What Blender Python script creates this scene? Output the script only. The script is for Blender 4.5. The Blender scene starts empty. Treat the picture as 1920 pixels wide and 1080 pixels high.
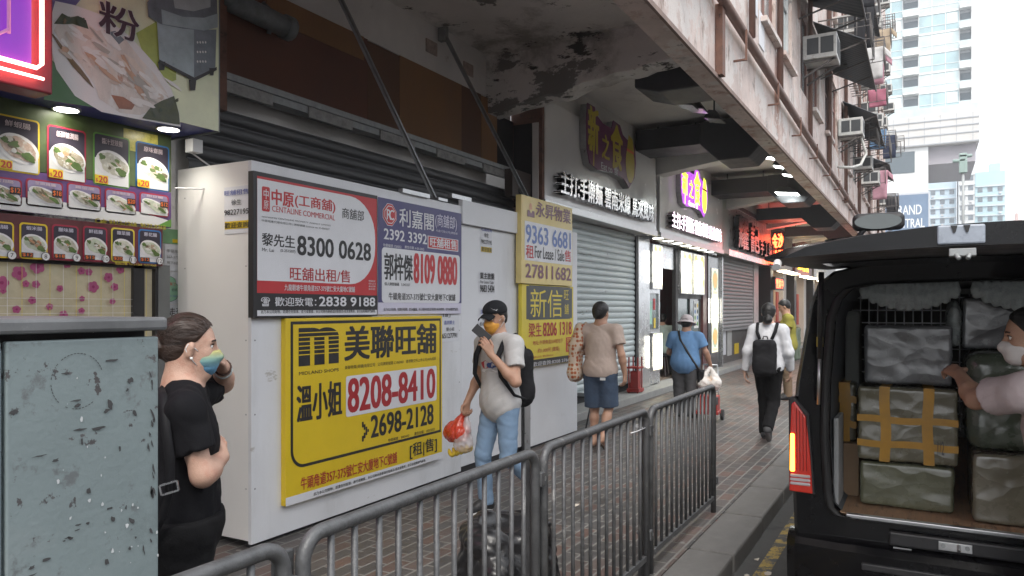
import bpy, math, random
import numpy as np
from mathutils import Vector, Matrix, noise as mnoise
random.seed(7)
S = bpy.context.scene
COL = S.collection
R = math.radians

# ---------------------------------------------------------------- camera, sky, sun, exposure
YAW = R(28.97)                      # the street (+X) vanishes right of the middle of the frame
FPX = 1400.0                        # focal length in photo pixels (1920 wide)
EYE = 1.62
cam_d = bpy.data.cameras.new("Camera")
cam = bpy.data.objects.new("Camera", cam_d); COL.objects.link(cam)
cam.location = (0, 0, EYE)
cam.rotation_euler = (R(90), 0, -math.pi/2 + YAW)
cam_d.sensor_width = 36; cam_d.lens = FPX/1920*36
cam_d.shift_y = 37/1920
cam_d.clip_start = 0.05; cam_d.clip_end = 3000
S.camera = cam

W = bpy.data.worlds.new("World"); S.world = W; W.use_nodes = True
nt = W.node_tree
bg = nt.nodes["Background"]
sky = nt.nodes.new("ShaderNodeTexSky"); sky.sky_type = 'NISHITA'; sky.sun_disc = False
SUN_EL, SUN_AZ = 52, 205            # degrees; azimuth of the sun measured from +X
sky.sun_elevation = R(SUN_EL); sky.sun_rotation = R(90-SUN_AZ)
sky.air_density = 1.0; sky.dust_density = 6.0; sky.ozone_density = 0.3
cloud = nt.nodes.new("ShaderNodeMix"); cloud.data_type = 'RGBA'       # a thin bright overcast over the blue
cloud.inputs["Factor"].default_value = .82; cloud.inputs["B"].default_value = (6.3, 6.5, 6.8, 1)
nt.links.new(sky.outputs[0], cloud.inputs["A"]); nt.links.new(cloud.outputs["Result"], bg.inputs[0]); bg.inputs[1].default_value = 0.15
sd = bpy.data.lights.new("Sun", 'SUN'); sd.energy = 1.3; sd.angle = R(25); sd.color = (1, .97, .92)
so = bpy.data.objects.new("Sun", sd); COL.objects.link(so)
_d = Vector((math.cos(R(SUN_EL))*math.cos(R(SUN_AZ)), math.cos(R(SUN_EL))*math.sin(R(SUN_AZ)), math.sin(R(SUN_EL))))
so.rotation_euler = _d.to_track_quat('Z', 'Y').to_euler(); so.location = (0, -5, 30)
S.view_settings.view_transform = 'Standard'; S.view_settings.look = 'None'
S.view_settings.exposure = 1.12; S.view_settings.gamma = 1
S.cycles.use_denoising = True
S.cycles.max_bounces = 8; S.cycles.diffuse_bounces = 6; S.cycles.glossy_bounces = 4
S.cycles.transmission_bounces = 6; S.cycles.transparent_max_bounces = 12
S.cycles.sample_clamp_indirect = 6
S.cycles.caustics_reflective = False; S.cycles.caustics_refractive = False

# ---------------------------------------------------------------- survey: photo measurement -> point of a wall
SN, CS = math.sin(YAW), math.cos(YAW)
def on_y(px, py, Y):                # where a measured point lies on the wall y = Y
    u = (px-960)/FPX; s = Y/(SN-u*CS)
    return (CS+u*SN)*s, EYE+(577-py)/FPX*s
def on_x(px, py, X):                # the same on a wall x = X -> (y, z)
    u = (px-960)/FPX; s = X/(CS+u*SN)
    return (SN-u*CS)*s, EYE+(577-py)/FPX*s

# ---------------------------------------------------------------- materials
MATS = {}
def mat(name, col=(.5, .5, .5), rough=.6, metal=0., var=.12, scale=6., bump=0., bscale=40., emit=None, es=1.,
        stain=None, alpha=1., trans=0., coat=0., stretch=(1, 1, 1), spec=.5, sheen=0., streak=0.):
    """base colour with two scales of value noise, optional stains (colour, scale, threshold, softness) and bump"""
    if name in MATS: return MATS[name]
    m = bpy.data.materials.new(name); MATS[name] = m; m.use_nodes = True
    t = m.node_tree; N = t.nodes; L = t.links
    b = N["Principled BSDF"]
    b.inputs["Roughness"].default_value = rough; b.inputs["Metallic"].default_value = metal
    b.inputs["Specular IOR Level"].default_value = spec
    if coat: b.inputs["Coat Weight"].default_value = coat; b.inputs["Coat Roughness"].default_value = .06
    if sheen: b.inputs["Sheen Weight"].default_value = sheen
    if trans: b.inputs["Transmission Weight"].default_value = trans
    if alpha < 1: b.inputs["Alpha"].default_value = alpha
    c4 = (*col, 1)
    if emit:
        b.inputs["Emission Color"].default_value = (*emit, 1); b.inputs["Emission Strength"].default_value = es
    tc = N.new("ShaderNodeTexCoord"); mp = N.new("ShaderNodeMapping"); mp.inputs["Scale"].default_value = stretch
    L.new(tc.outputs["Object"], mp.inputs[0])
    out = None
    if var > 0:
        n1 = N.new("ShaderNodeTexNoise"); n1.inputs["Scale"].default_value = scale; n1.inputs["Detail"].default_value = 8
        n1.inputs["Roughness"].default_value = .65
        L.new(mp.outputs[0], n1.inputs[0])
        mr = N.new("ShaderNodeMapRange"); mr.inputs[1].default_value = .3; mr.inputs[2].default_value = .7
        mr.inputs[3].default_value = 1-var; mr.inputs[4].default_value = 1+var
        L.new(n1.outputs[0], mr.inputs[0])
        mx = N.new("ShaderNodeVectorMath"); mx.operation = 'SCALE'; mx.inputs[0].default_value = col
        L.new(mr.outputs[0], mx.inputs[3]); out = mx.outputs[0]
        rr = N.new("ShaderNodeMapRange"); rr.inputs[1].default_value = .3; rr.inputs[2].default_value = .7
        rr.inputs[3].default_value = max(.02, rough-.1); rr.inputs[4].default_value = min(1, rough+.12)
        L.new(n1.outputs[0], rr.inputs[0]); L.new(rr.outputs[0], b.inputs["Roughness"])
    for st in (stain or []):
        scol, ssc, thr, soft = st[:4]
        n2 = N.new("ShaderNodeTexNoise"); n2.inputs["Scale"].default_value = ssc; n2.inputs["Detail"].default_value = 10
        n2.inputs["Roughness"].default_value = .7
        if len(st) > 4:
            mp2 = N.new("ShaderNodeMapping"); mp2.inputs["Scale"].default_value = st[4]; mp2.inputs["Location"].default_value = (ssc*3.1, 1.7, ssc)
            L.new(tc.outputs["Object"], mp2.inputs[0]); L.new(mp2.outputs[0], n2.inputs[0])
        else: L.new(mp.outputs[0], n2.inputs[0])
        r2 = N.new("ShaderNodeMapRange"); r2.inputs[1].default_value = thr; r2.inputs[2].default_value = thr+soft
        L.new(n2.outputs[0], r2.inputs[0])
        mm = N.new("ShaderNodeMix"); mm.data_type = 'RGBA'
        if out: L.new(out, mm.inputs["A"])
        else: mm.inputs["A"].default_value = c4
        mm.inputs["B"].default_value = (*scol, 1); L.new(r2.outputs[0], mm.inputs["Factor"]); out = mm.outputs["Result"]
    if out: L.new(out, b.inputs["Base Color"])
    else: b.inputs["Base Color"].default_value = c4
    if bump:
        n3 = N.new("ShaderNodeTexNoise"); n3.inputs["Scale"].default_value = bscale; n3.inputs["Detail"].default_value = 5
        L.new(mp.outputs[0], n3.inputs[0])
        bp = N.new("ShaderNodeBump"); bp.inputs["Strength"].default_value = bump; bp.inputs["Distance"].default_value = .01
        L.new(n3.outputs[0], bp.inputs["Height"]); L.new(bp.outputs[0], b.inputs["Normal"])
    return m
def ink(name, col, rough=.42): return mat(name, col, rough, var=.05, scale=3, bump=.22, bscale=5)
def glow(name, col, es): return mat(name, col, .4, var=0, emit=col, es=es)

# ---------------------------------------------------------------- object helpers
def tag(o, label=None, cat=None, group=None, kind=None):
    if label: o["label"] = label
    if cat: o["category"] = cat
    if group: o["group"] = group
    if kind: o["kind"] = kind
    return o
def thing(name, label, cat, loc=(0, 0, 0), rz=0., group=None):
    o = bpy.data.objects.new(name, None); COL.objects.link(o)
    o.location = loc; o.rotation_euler = (0, 0, rz); o.empty_display_size = .1
    return tag(o, label, cat, group)
def inv(o):
    m = Matrix.LocRotScale(o.location, o.rotation_euler, o.scale)
    if o.parent: m = inv(o.parent).inverted() @ o.matrix_parent_inverse @ m
    return m.inverted()
def adopt(o, parent, local=False):
    if parent:
        o.parent = parent
        if not local: o.matrix_parent_inverse = inv(parent)
    return o
def link_mesh(name, me, parent=None, local=False):
    o = bpy.data.objects.new(name, me); COL.objects.link(o)
    return adopt(o, parent, local)
def kids(o): return [c for c in COL.objects if c.parent == o]
def copy_tree(o, loc=None, rz=None, label=None, dloc=None):
    def rec(a, par):
        c = a.copy(); COL.objects.link(c)
        if par: c.parent = par
        for ch in kids(a): rec(ch, c)
        return c
    r = rec(o, o.parent)
    if loc is not None: r.location = loc
    if dloc is not None: r.location = Vector(o.location)+Vector(dloc)
    if rz is not None: r.rotation_euler = (0, 0, rz)
    if label: r["label"] = label
    return r

class MB:
    """collects faces with material slots, linked as one mesh object"""
    def __init__(s): s.v = []; s.f = []; s.mi = []; s.cur = 0; s.mats = []
    def use(s, m):
        if m not in s.mats: s.mats.append(m)
        s.cur = s.mats.index(m); return s
    def raw(s, vs, fs):
        o = len(s.v); s.v += [tuple(v) for v in vs]
        for f in fs: s.f.append([i+o for i in f]); s.mi.append(s.cur)
        return s
    def box(s, x0, x1, y0, y1, z0, z1):
        if x0 > x1: x0, x1 = x1, x0
        if y0 > y1: y0, y1 = y1, y0
        if z0 > z1: z0, z1 = z1, z0
        return s.raw([(x0, y0, z0), (x1, y0, z0), (x1, y1, z0), (x0, y1, z0), (x0, y0, z1), (x1, y0, z1), (x1, y1, z1), (x0, y1, z1)],
                     [(0, 3, 2, 1), (4, 5, 6, 7), (0, 1, 5, 4), (1, 2, 6, 5), (2, 3, 7, 6), (3, 0, 4, 7)])
    def obox(s, c, size, rot):          # oriented box
        hx, hy, hz = [a/2 for a in size]; rot = rot.to_matrix() if hasattr(rot, 'to_matrix') else rot
        vs = [Vector(c)+rot@Vector(p) for p in ((-hx, -hy, -hz), (hx, -hy, -hz), (hx, hy, -hz), (-hx, hy, -hz), (-hx, -hy, hz), (hx, -hy, hz), (hx, hy, hz), (-hx, hy, hz))]
        return s.raw(vs, [(0, 3, 2, 1), (4, 5, 6, 7), (0, 1, 5, 4), (1, 2, 6, 5), (2, 3, 7, 6), (3, 0, 4, 7)])
    def beam(s, a, b, w, h):            # square bar from a to b
        a, b = Vector(a), Vector(b); d = b-a
        return s.obox((a+b)/2, (w, h, d.length), d.to_track_quat('Z', 'Y').to_matrix())
    def prism(s, pts, a, b, axis='x'):  # closed outline of (p, q) pairs extruded between a and b
        n = len(pts)
        ar = sum(pts[i][0]*pts[(i+1) % n][1]-pts[(i+1) % n][0]*pts[i][1] for i in range(n))
        if ar < 0: pts = pts[::-1]
        mk = {'x': lambda p, t: (t, p[0], p[1]), 'y': lambda p, t: (p[0], t, p[1]), 'z': lambda p, t: (p[0], p[1], t)}[axis]
        vs = [mk(p, a) for p in pts]+[mk(p, b) for p in pts]
        fs = [list(range(n))[::-1], list(range(n, 2*n))]+[(i, (i+1) % n, n+(i+1) % n, n+i) for i in range(n)]
        if axis == 'y': fs = [f[::-1] for f in fs]
        if a > b: fs = [f[::-1] for f in fs]
        return s.raw(vs, fs)
    def tube(s, pts, r, n=8, caps=True):
        pts = [Vector(p) for p in pts]; rs = r if isinstance(r, (list, tuple)) else [r]*len(pts)
        vs = []; up = None
        for i, p in enumerate(pts):
            t = (pts[min(i+1, len(pts)-1)]-pts[max(i-1, 0)]).normalized()
            if up is None: up = Vector((0, 0, 1)) if abs(t.z) < .9 else Vector((1, 0, 0))
            sx = t.cross(up).normalized(); up = sx.cross(t).normalized()
            for k in range(n):
                a = 2*math.pi*k/n; vs.append(p+(sx*math.cos(a)+up*math.sin(a))*rs[i])
        fs = [(i*n+k, i*n+(k+1) % n, (i+1)*n+(k+1) % n, (i+1)*n+k) for i in range(len(pts)-1) for k in range(n)]
        if caps: fs += [list(range(n))[::-1], list(range((len(pts)-1)*n, len(pts)*n))]
        return s.raw(vs, fs)
    def disc(s, c, nrm, r, n=20, ry=None):
        q = Vector(nrm).to_track_quat('Z', 'Y').to_matrix(); ry = ry or r
        return s.raw([Vector(c)+q@Vector((r*math.cos(2*math.pi*k/n), ry*math.sin(2*math.pi*k/n), 0)) for k in range(n)], [list(range(n))])
    def grid(s, fn, nu, nv):
        vs = [fn(i/nu, j/nv) for j in range(nv+1) for i in range(nu+1)]
        return s.raw(vs, [(j*(nu+1)+i, j*(nu+1)+i+1, (j+1)*(nu+1)+i+1, (j+1)*(nu+1)+i) for j in range(nv) for i in range(nu)])
    def build(s, name, m=None, parent=None, bevel=0., smooth=False, seg=2, local=False, autosmooth=None, fix=True):
        me = bpy.data.meshes.new(name); me.from_pydata(s.v, [], s.f); me.update()
        if s.mats:
            for x in s.mats: me.materials.append(x)
            me.polygons.foreach_set("material_index", s.mi)
        elif m: me.materials.append(m)
        if fix:
            import bmesh
            bm = bmesh.new(); bm.from_mesh(me); bmesh.ops.recalc_face_normals(bm, faces=bm.faces); bm.to_mesh(me); bm.free()
        if smooth: me.polygons.foreach_set("use_smooth", [True]*len(me.polygons))
        o = link_mesh(name, me, parent, local)
        if bevel:
            md = o.modifiers.new("Bevel", 'BEVEL'); md.width = bevel; md.segments = seg; md.limit_method = 'ANGLE'; md.angle_limit = R(35)
        if autosmooth:
            me.polygons.foreach_set("use_smooth", [True]*len(me.polygons)); me.set_sharp_from_angle(angle=R(autosmooth))
        return o

# ---------------------------------------------------------------- lettering
_glyphs = {}
def glyph_mesh(s, bold=0., extrude=0.):
    key = (s, bold, extrude)
    if key not in _glyphs:
        cu = bpy.data.curves.new("txt", 'FONT'); cu.body = s; cu.offset = bold; cu.extrude = extrude; cu.resolution_u = 3
        o = bpy.data.objects.new("txt", cu); COL.objects.link(o)
        dg = bpy.context.evaluated_depsgraph_get()
        me = bpy.data.meshes.new_from_object(o.evaluated_get(dg))
        v = np.zeros(len(me.vertices)*3, np.float32); me.vertices.foreach_get("co", v); v = v.reshape(-1, 3)
        f = [list(p.vertices) for p in me.polygons]
        bpy.data.objects.remove(o); bpy.data.curves.remove(cu); bpy.data.meshes.remove(me)
        lo, hi = v.min(0), v.max(0)
        v[:, :2] = (v[:, :2]-lo[:2])/np.maximum(hi[:2]-lo[:2], 1e-6)
        _glyphs[key] = (v, f)
    return _glyphs[key]

class Board:
    """prints flat shapes and words on a vertical face; h runs to the reader's right, z up.
    face 'y': wall y = pos seen from -y (h = x);  face 'x': wall x = pos seen from -x (h = -y)"""
    def __init__(s, face, pos): s.face = face; s.pos = pos; s.art = MB(); s.let = MB(); s.conv = None; s.k = 0
    def P(s, h, z, d):
        return (h, s.pos-d, z) if s.face == 'y' else (s.pos-d, -h, z)
    def px(s, px, py):
        if s.conv: px, py = s.conv(px, py)
        if s.face == 'y': return on_y(px, py, s.pos)
        y, z = on_x(px, py, s.pos); return -y, z
    def box_px(s, xl, xr, yt, yb):      # measured at the left edge
        h0, z1 = s.px(xl, yt); _, z0 = s.px(xl, yb); h1, _ = s.px(xr, yt)
        return h0, h1, z0, z1
    def poly(s, pts, m, layer=1):
        s.k += 1; d = .0015*layer+.00004*s.k
        n = len(pts); ar = sum(pts[i][0]*pts[(i+1) % n][1]-pts[(i+1) % n][0]*pts[i][1] for i in range(n))
        if ar < 0: pts = pts[::-1]
        s.art.use(m).raw([s.P(h, z, d) for h, z in pts], [list(range(n))])
    def rect(s, h0, h1, z0, z1, m, layer=1): s.poly([(h0, z0), (h1, z0), (h1, z1), (h0, z1)], m, layer)
    def rrect(s, h0, h1, z0, z1, r, m, layer=1, corners=(1, 1, 1, 1)):   # radii flags: bl, br, tr, tl
        s.poly(rr_pts(h0, h1, z0, z1, r, corners), m, layer)
    def rect_px(s, xl, xr, yt, yb, m, layer=1, r=0):
        b = s.box_px(xl, xr, yt, yb)
        s.rrect(*b, r, m, layer) if r else s.rect(*b, m, layer)
    def ell(s, h, z, a, b, m, layer=1, rot=0., n=28, wob=0., seed=0):
        rs = random.Random(seed); ph = [rs.uniform(0, 6.3) for _ in range(4)]
        pts = []
        for k in range(n):
            t = 2*math.pi*k/n; w = 1+wob*(math.sin(3*t+ph[0])+.7*math.sin(5*t+ph[1])+.5*math.sin(9*t+ph[2]))
            x, y = a*w*math.cos(t), b*w*math.sin(t)
            pts.append((h+x*math.cos(rot)-y*math.sin(rot), z+x*math.sin(rot)+y*math.cos(rot)))
        s.poly(pts, m, layer)
    def text(s, t, h0, h1, z0, z1, m, layer=3, bold=0., extrude=0.):
        v, f = glyph_mesh(t, 0, extrude)
        d = .0015*layer; em = (z1-z0)/.78; q = 0      # heavier weights: the same letter printed a hair to each side
        wide = min(bold, .035)*em
        for ox, oz in (((-1, .5), (1, .5), (1, -.5), (-1, -.5), (0, 0)) if bold > 0 else ((0, 0),)):
            q += 1
            pts = [s.P(h0+(h1-h0)*a+ox*wide*.75, z0+(z1-z0)*b+oz*wide*.75, d+q*.00012+(c*1.0 if extrude else 0)) for a, b, c in v.tolist()]
            s.let.use(m).raw(pts, f)
    def tpx(s, t, xl, xr, yt, yb, m, layer=3, bold=0., extrude=0.):
        h0, h1, z0, z1 = s.box_px(xl, xr, yt, yb); s.text(t, h0, h1, z0, z1, m, layer, bold, extrude)
    def build(s, parent, art="artwork", let="lettering"):
        r = []
        if s.art.f: r.append(s.art.build(art, None, parent, fix=False))
        if s.let.f: r.append(s.let.build(let, None, parent, fix=False))
        return r
def rr_pts(h0, h1, z0, z1, r, corners=(1, 1, 1, 1), n=8):
    pts = []
    for (cx, cz, a0, on) in ((h0+r, z0+r, 180, corners[0]), (h1-r, z0+r, 270, corners[1]), (h1-r, z1-r, 0, corners[2]), (h0+r, z1-r, 90, corners[3])):
        if on:
            for k in range(n+1):
                a = R(a0+90*k/n); pts.append((cx+r*math.cos(a), cz+r*math.sin(a)))
        else:
            pts.append((cx+(r if cx > (h0+h1)/2 else -r), cz+(r if cz > (z0+z1)/2 else -r)))
    return pts

# ---------------------------------------------------------------- organic shapes: smooth-blended solids -> one surface
class Blob:
    def __init__(s, res=.008, k=.03): s.res = res; s.k = k; s.p = []; s.cl = []; s.sub = []
    def cone(s, a, b, ra, rb, k=None): s.p.append(('c', np.array(a, float), np.array(b, float), ra, rb, s.k if k is None else k)); return s
    def path(s, pts, rs, k=None):
        for i in range(len(pts)-1): s.cone(pts[i], pts[i+1], rs[i], rs[i+1], k)
        return s
    def ell(s, c, r, rot=None, k=None):
        rot = np.eye(3) if rot is None else np.array(rot)
        s.p.append(('e', np.array(c, float), np.array(r, float), rot, 0, s.k if k is None else k)); return s
    def flat(s, a, b, ra, rb, k=None): s.p.append(('f', np.array(a, float), np.array(b, float), ra, rb, s.k if k is None else k)); return s   # cut square at b
    def rbox(s, c, h, r, rot=None, k=None):
        rot = np.eye(3) if rot is None else np.array(rot)
        s.p.append(('b', np.array(c, float), np.array(h, float), rot, r, s.k if k is None else k)); return s
    def cut(s, p, n, soft=.004):        # keep the side the normal points away from
        n = np.array(n, float); s.cl.append((np.array(p, float), n/np.linalg.norm(n), soft)); return s
    def hole(s, c, r, k=.01, rot=None): s.sub.append((np.array(c, float), np.array(r, float), k, np.eye(3) if rot is None else np.array(rot))); return s
    @staticmethod
    def _d(p, X, Y, Z):
        if p[0] in 'cf':
            a, b, ra, rb = p[1:5]; ba = b-a; l2 = max(ba@ba, 1e-9)
            t = np.clip(((X-a[0])*ba[0]+(Y-a[1])*ba[1]+(Z-a[2])*ba[2])/l2, 0, 1)
            d = np.sqrt((X-a[0]-ba[0]*t)**2+(Y-a[1]-ba[1]*t)**2+(Z-a[2]-ba[2]*t)**2)-(ra+(rb-ra)*t)
            return d if p[0] == 'c' else np.maximum(d, ((X-b[0])*ba[0]+(Y-b[1])*ba[1]+(Z-b[2])*ba[2])/math.sqrt(l2))
        c, r, rot = p[1:4]
        x, y, z = X-c[0], Y-c[1], Z-c[2]
        q = [rot[0, i]*x+rot[1, i]*y+rot[2, i]*z for i in range(3)]
        if p[0] == 'e':
            k0 = np.sqrt(sum((q[i]/r[i])**2 for i in range(3))); k1 = np.sqrt(sum((q[i]/r[i]**2)**2 for i in range(3)))
            return k0*(k0-1)/np.maximum(k1, 1e-6)
        rr = p[4]; d = [np.abs(q[i])-(r[i]-rr) for i in range(3)]
        return np.sqrt(sum(np.maximum(e, 0)**2 for e in d))+np.minimum(np.maximum(np.maximum(d[0], d[1]), d[2]), 0)-rr
    def mesh(s, name, warp=None):
        lo = np.full(3, 1e9); hi = -lo; bbs = []
        for p in s.p:
            if p[0] in 'cf': a = np.minimum(p[1]-p[3], p[2]-p[4]); b = np.maximum(p[1]+p[3], p[2]+p[4])
            else:
                e = np.sqrt(((p[3]*p[2])**2).sum(1)) if p[0] == 'e' else np.abs(p[3])@p[2]
                a, b = p[1]-e, p[1]+e
            bbs.append((a, b)); lo = np.minimum(lo, a); hi = np.maximum(hi, b)
        h = s.res; lo = lo-4*h-.015; hi = hi+4*h+.015
        n = np.ceil((hi-lo)/h).astype(int)+1
        ax = [lo[i]+h*np.arange(n[i]) for i in range(3)]
        V = np.full(n, .2, np.float32)
        for p, (a, b) in zip(s.p, bbs):
            k = p[5]; mrg = k+3*h+.01
            i0 = np.clip(((a-mrg-lo)/h).astype(int), 0, n-1); i1 = np.clip(((b+mrg-lo)/h).astype(int)+2, 1, n)
            sl = tuple(slice(i0[i], i1[i]) for i in range(3))
            G = np.meshgrid(*[ax[i][sl[i]] for i in range(3)], indexing='ij', sparse=True)
            d = s._d(p, *G); o = V[sl]
            if k > 0:
                hh = np.maximum(k-np.abs(o-d), 0)/k; V[sl] = np.minimum(o, d)-hh*hh*k*.25
            else: V[sl] = np.minimum(o, d)
        G = np.meshgrid(*ax, indexing='ij', sparse=True)
        if warp is not None: V = V+warp(*G).astype(np.float32)
        for c, r, k, rot in s.sub:
            d = -s._d(('e', c, r, rot, 0, 0), *G); hh = np.maximum(k-np.abs(V-d), 0)/k; V = np.maximum(V, d)+hh*hh*k*.25
        for p, nn, k in s.cl:
            d = (G[0]-p[0])*nn[0]+(G[1]-p[1])*nn[1]+(G[2]-p[2])*nn[2]
            hh = np.maximum(k-np.abs(V-d), 0)/k; V = np.maximum(V, d)+hh*hh*k*.25
        # naive surface nets
        I = V < 0
        C = np.zeros(np.array(V.shape)-1, np.uint8)
        for dx in (0, 1):
            for dy in (0, 1):
                for dz in (0, 1): C += I[dx:I.shape[0]-1+dx, dy:I.shape[1]-1+dy, dz:I.shape[2]-1+dz]
        act = np.argwhere((C > 0) & (C < 8))
        idx = np.full(C.shape, -1, np.int64); idx[act[:, 0], act[:, 1], act[:, 2]] = np.arange(len(act))
        acc = np.zeros((len(act), 3)); cnt = np.zeros(len(act))
        cor = [(i, j, k) for i in (0, 1) for j in (0, 1) for k in (0, 1)]
        vals = {c: V[act[:, 0]+c[0], act[:, 1]+c[1], act[:, 2]+c[2]] for c in cor}
        for c in cor:
            for a in range(3):
                if c[a] == 0:
                    e = list(c); e[a] = 1; e = tuple(e); v0, v1 = vals[c], vals[e]
                    m = (v0 < 0) != (v1 < 0); t = np.where(m, v0/np.where(m, v0-v1, 1), 0)
                    pt = np.tile(np.array(c, float), (len(act), 1)); pt[:, a] += t
                    acc[m] += pt[m]; cnt[m] += 1
        P = lo+h*(act+acc/np.maximum(cnt, 1)[:, None])
        F = []
        for a in range(3):
            b, c = (a+1) % 3, (a+2) % 3
            sl0 = [slice(None)]*3; sl1 = [slice(None)]*3; sl0[a] = slice(0, -1); sl1[a] = slice(1, None)
            i0, i1 = I[tuple(sl0)], I[tuple(sl1)]
            e = np.argwhere(i0 != i1); e = e[(e[:, b] > 0) & (e[:, c] > 0) & (e[:, b] < V.shape[b]-1) & (e[:, c] < V.shape[c]-1)]
            q = []
            for db, dc in ((-1, -1), (0, -1), (0, 0), (-1, 0)):
                w = e.copy(); w[:, b] += db; w[:, c] += dc; q.append(idx[w[:, 0], w[:, 1], w[:, 2]])
            q = np.stack(q, 1); flip = ~i0[e[:, 0], e[:, 1], e[:, 2]]
            q[flip] = q[flip][:, ::-1]; F.append(q)
        F = np.concatenate(F); F = F[(F >= 0).all(1)]
        me = bpy.data.meshes.new(name)
        me.vertices.add(len(P)); me.vertices.foreach_set("co", P.astype(np.float32).ravel())
        me.loops.add(F.size); me.loops.foreach_set("vertex_index", F.astype(np.int32).ravel())
        me.polygons.add(len(F)); me.polygons.foreach_set("loop_start", np.arange(0, F.size, 4, dtype=np.int32))
        me.polygons.foreach_set("loop_total", np.full(len(F), 4, np.int32))
        me.polygons.foreach_set("use_smooth", np.ones(len(F), bool))
        me.update(calc_edges=True); me.validate()
        return me
    def build(s, name, m, parent, warp=None, local=True):
        me = s.mesh(name, warp); me.materials.append(m)
        return link_mesh(name, me, parent, local)
# ================================================================ ground
def paver_mat():
    m = bpy.data.materials.new("clay_pavers"); m.use_nodes = True; t = m.node_tree; N = t.nodes; L = t.links
    b = N["Principled BSDF"]; tc = N.new("ShaderNodeTexCoord")
    mp = N.new("ShaderNodeMapping"); mp.inputs["Rotation"].default_value = (0, 0, 0); L.new(tc.outputs["Object"], mp.inputs[0])
    br = N.new("ShaderNodeTexBrick"); L.new(mp.outputs[0], br.inputs[0])
    br.inputs["Scale"].default_value = 1; br.inputs["Brick Width"].default_value = .22; br.inputs["Row Height"].default_value = .11
    br.inputs["Mortar Size"].default_value = .008; br.inputs["Mortar Smooth"].default_value = .2; br.inputs["Bias"].default_value = 0
    br.inputs["Color1"].default_value = (0, 0, 0, 1); br.inputs["Color2"].default_value = (1, 1, 1, 1); br.inputs["Mortar"].default_value = (.5, .5, .5, 1)
    cr = N.new("ShaderNodeValToRGB"); e = cr.color_ramp; e.interpolation = 'LINEAR'
    e.elements[0].position = 0; e.elements[0].color = (.050, .048, .047, 1); e.elements[1].position = 1; e.elements[1].color = (.125, .078, .062, 1)
    for p, c in ((.35, (.075, .071, .069, 1)), (.55, (.062, .058, .056, 1)), (.76, (.105, .066, .055, 1)), (.9, (.085, .077, .073, 1))):
        x = e.elements.new(p); x.color = c
    L.new(br.outputs["Color"], cr.inputs[0])
    n = N.new("ShaderNodeTexNoise"); n.inputs["Scale"].default_value = 1.3; n.inputs["Detail"].default_value = 9; n.inputs["Roughness"].default_value = .7
    L.new(tc.outputs["Object"], n.inputs[0])
    mr = N.new("ShaderNodeMapRange"); mr.inputs[1].default_value = .3; mr.inputs[2].default_value = .7; mr.inputs[3].default_value = .7; mr.inputs[4].default_value = 1.35
    L.new(n.outputs[0], mr.inputs[0])
    mm = N.new("ShaderNodeMix"); mm.data_type = 'RGBA'; mm.inputs["B"].default_value = (.17, .165, .155, 1)
    L.new(br.outputs["Fac"], mm.inputs["Factor"]); L.new(cr.outputs[0], mm.inputs["A"])
    sc = N.new("ShaderNodeVectorMath"); sc.operation = 'SCALE'; L.new(mm.outputs["Result"], sc.inputs[0]); L.new(mr.outputs[0], sc.inputs[3])
    vo = N.new("ShaderNodeTexVoronoi"); vo.inputs["Scale"].default_value = 3.2; L.new(tc.outputs["Object"], vo.inputs[0])     # trodden gum
    vm = N.new("ShaderNodeMapRange"); vm.inputs[1].default_value = .075; vm.inputs[2].default_value = .06; L.new(vo.outputs["Distance"], vm.inputs[0])
    gm = N.new("ShaderNodeMix"); gm.data_type = 'RGBA'; gm.inputs["B"].default_value = (.20, .195, .185, 1); L.new(vm.outputs[0], gm.inputs["Factor"]); L.new(sc.outputs[0], gm.inputs["A"])
    L.new(gm.outputs["Result"], b.inputs["Base Color"])
    n2 = N.new("ShaderNodeTexNoise"); n2.inputs["Scale"].default_value = 60; L.new(tc.outputs["Object"], n2.inputs[0])
    ad = N.new("ShaderNodeMath"); ad.operation = 'MULTIPLY_ADD'; ad.inputs[1].default_value = -1.0
    L.new(br.outputs["Fac"], ad.inputs[0]); L.new(n2.outputs[0], ad.inputs[2])
    bp = N.new("ShaderNodeBump"); bp.inputs["Strength"].default_value = .5; bp.inputs["Distance"].default_value = .004
    L.new(ad.outputs[0], bp.inputs["Height"]); L.new(bp.outputs[0], b.inputs["Normal"])
    rr = N.new("ShaderNodeMapRange"); rr.inputs[1].default_value = .35; rr.inputs[2].default_value = .65; rr.inputs[3].default_value = .38; rr.inputs[4].default_value = .68
    L.new(n.outputs[0], rr.inputs[0]); L.new(rr.outputs[0], b.inputs["Roughness"])
    return m
M_pave = paver_mat()
M_asph = mat("asphalt", (.062, .061, .059), .8, var=.25, scale=3, bump=.6, bscale=160, stain=[((.11, .105, .1), 1.1, .55, .15), ((.04, .04, .04), 2.3, .6, .08)])
M_kerb = mat("granite_kerb", (.135, .131, .125), .75, var=.22, scale=9, bump=.3, bscale=90, stain=[((.12, .115, .105), 2.2, .52, .15)])
M_conc = mat("grey_concrete", (.3, .3, .29), .8, var=.15, scale=4, bump=.2)
M_far = mat("city_ground", (.13, .13, .125), .9, var=.1, scale=.05)
M_yel = mat("road_paint_yellow", (.34, .24, .055), .7, var=.3, scale=12, stain=[((.065, .064, .06), 9, .46, .08), ((.065, .064, .06), 30, .55, .05)])

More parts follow.
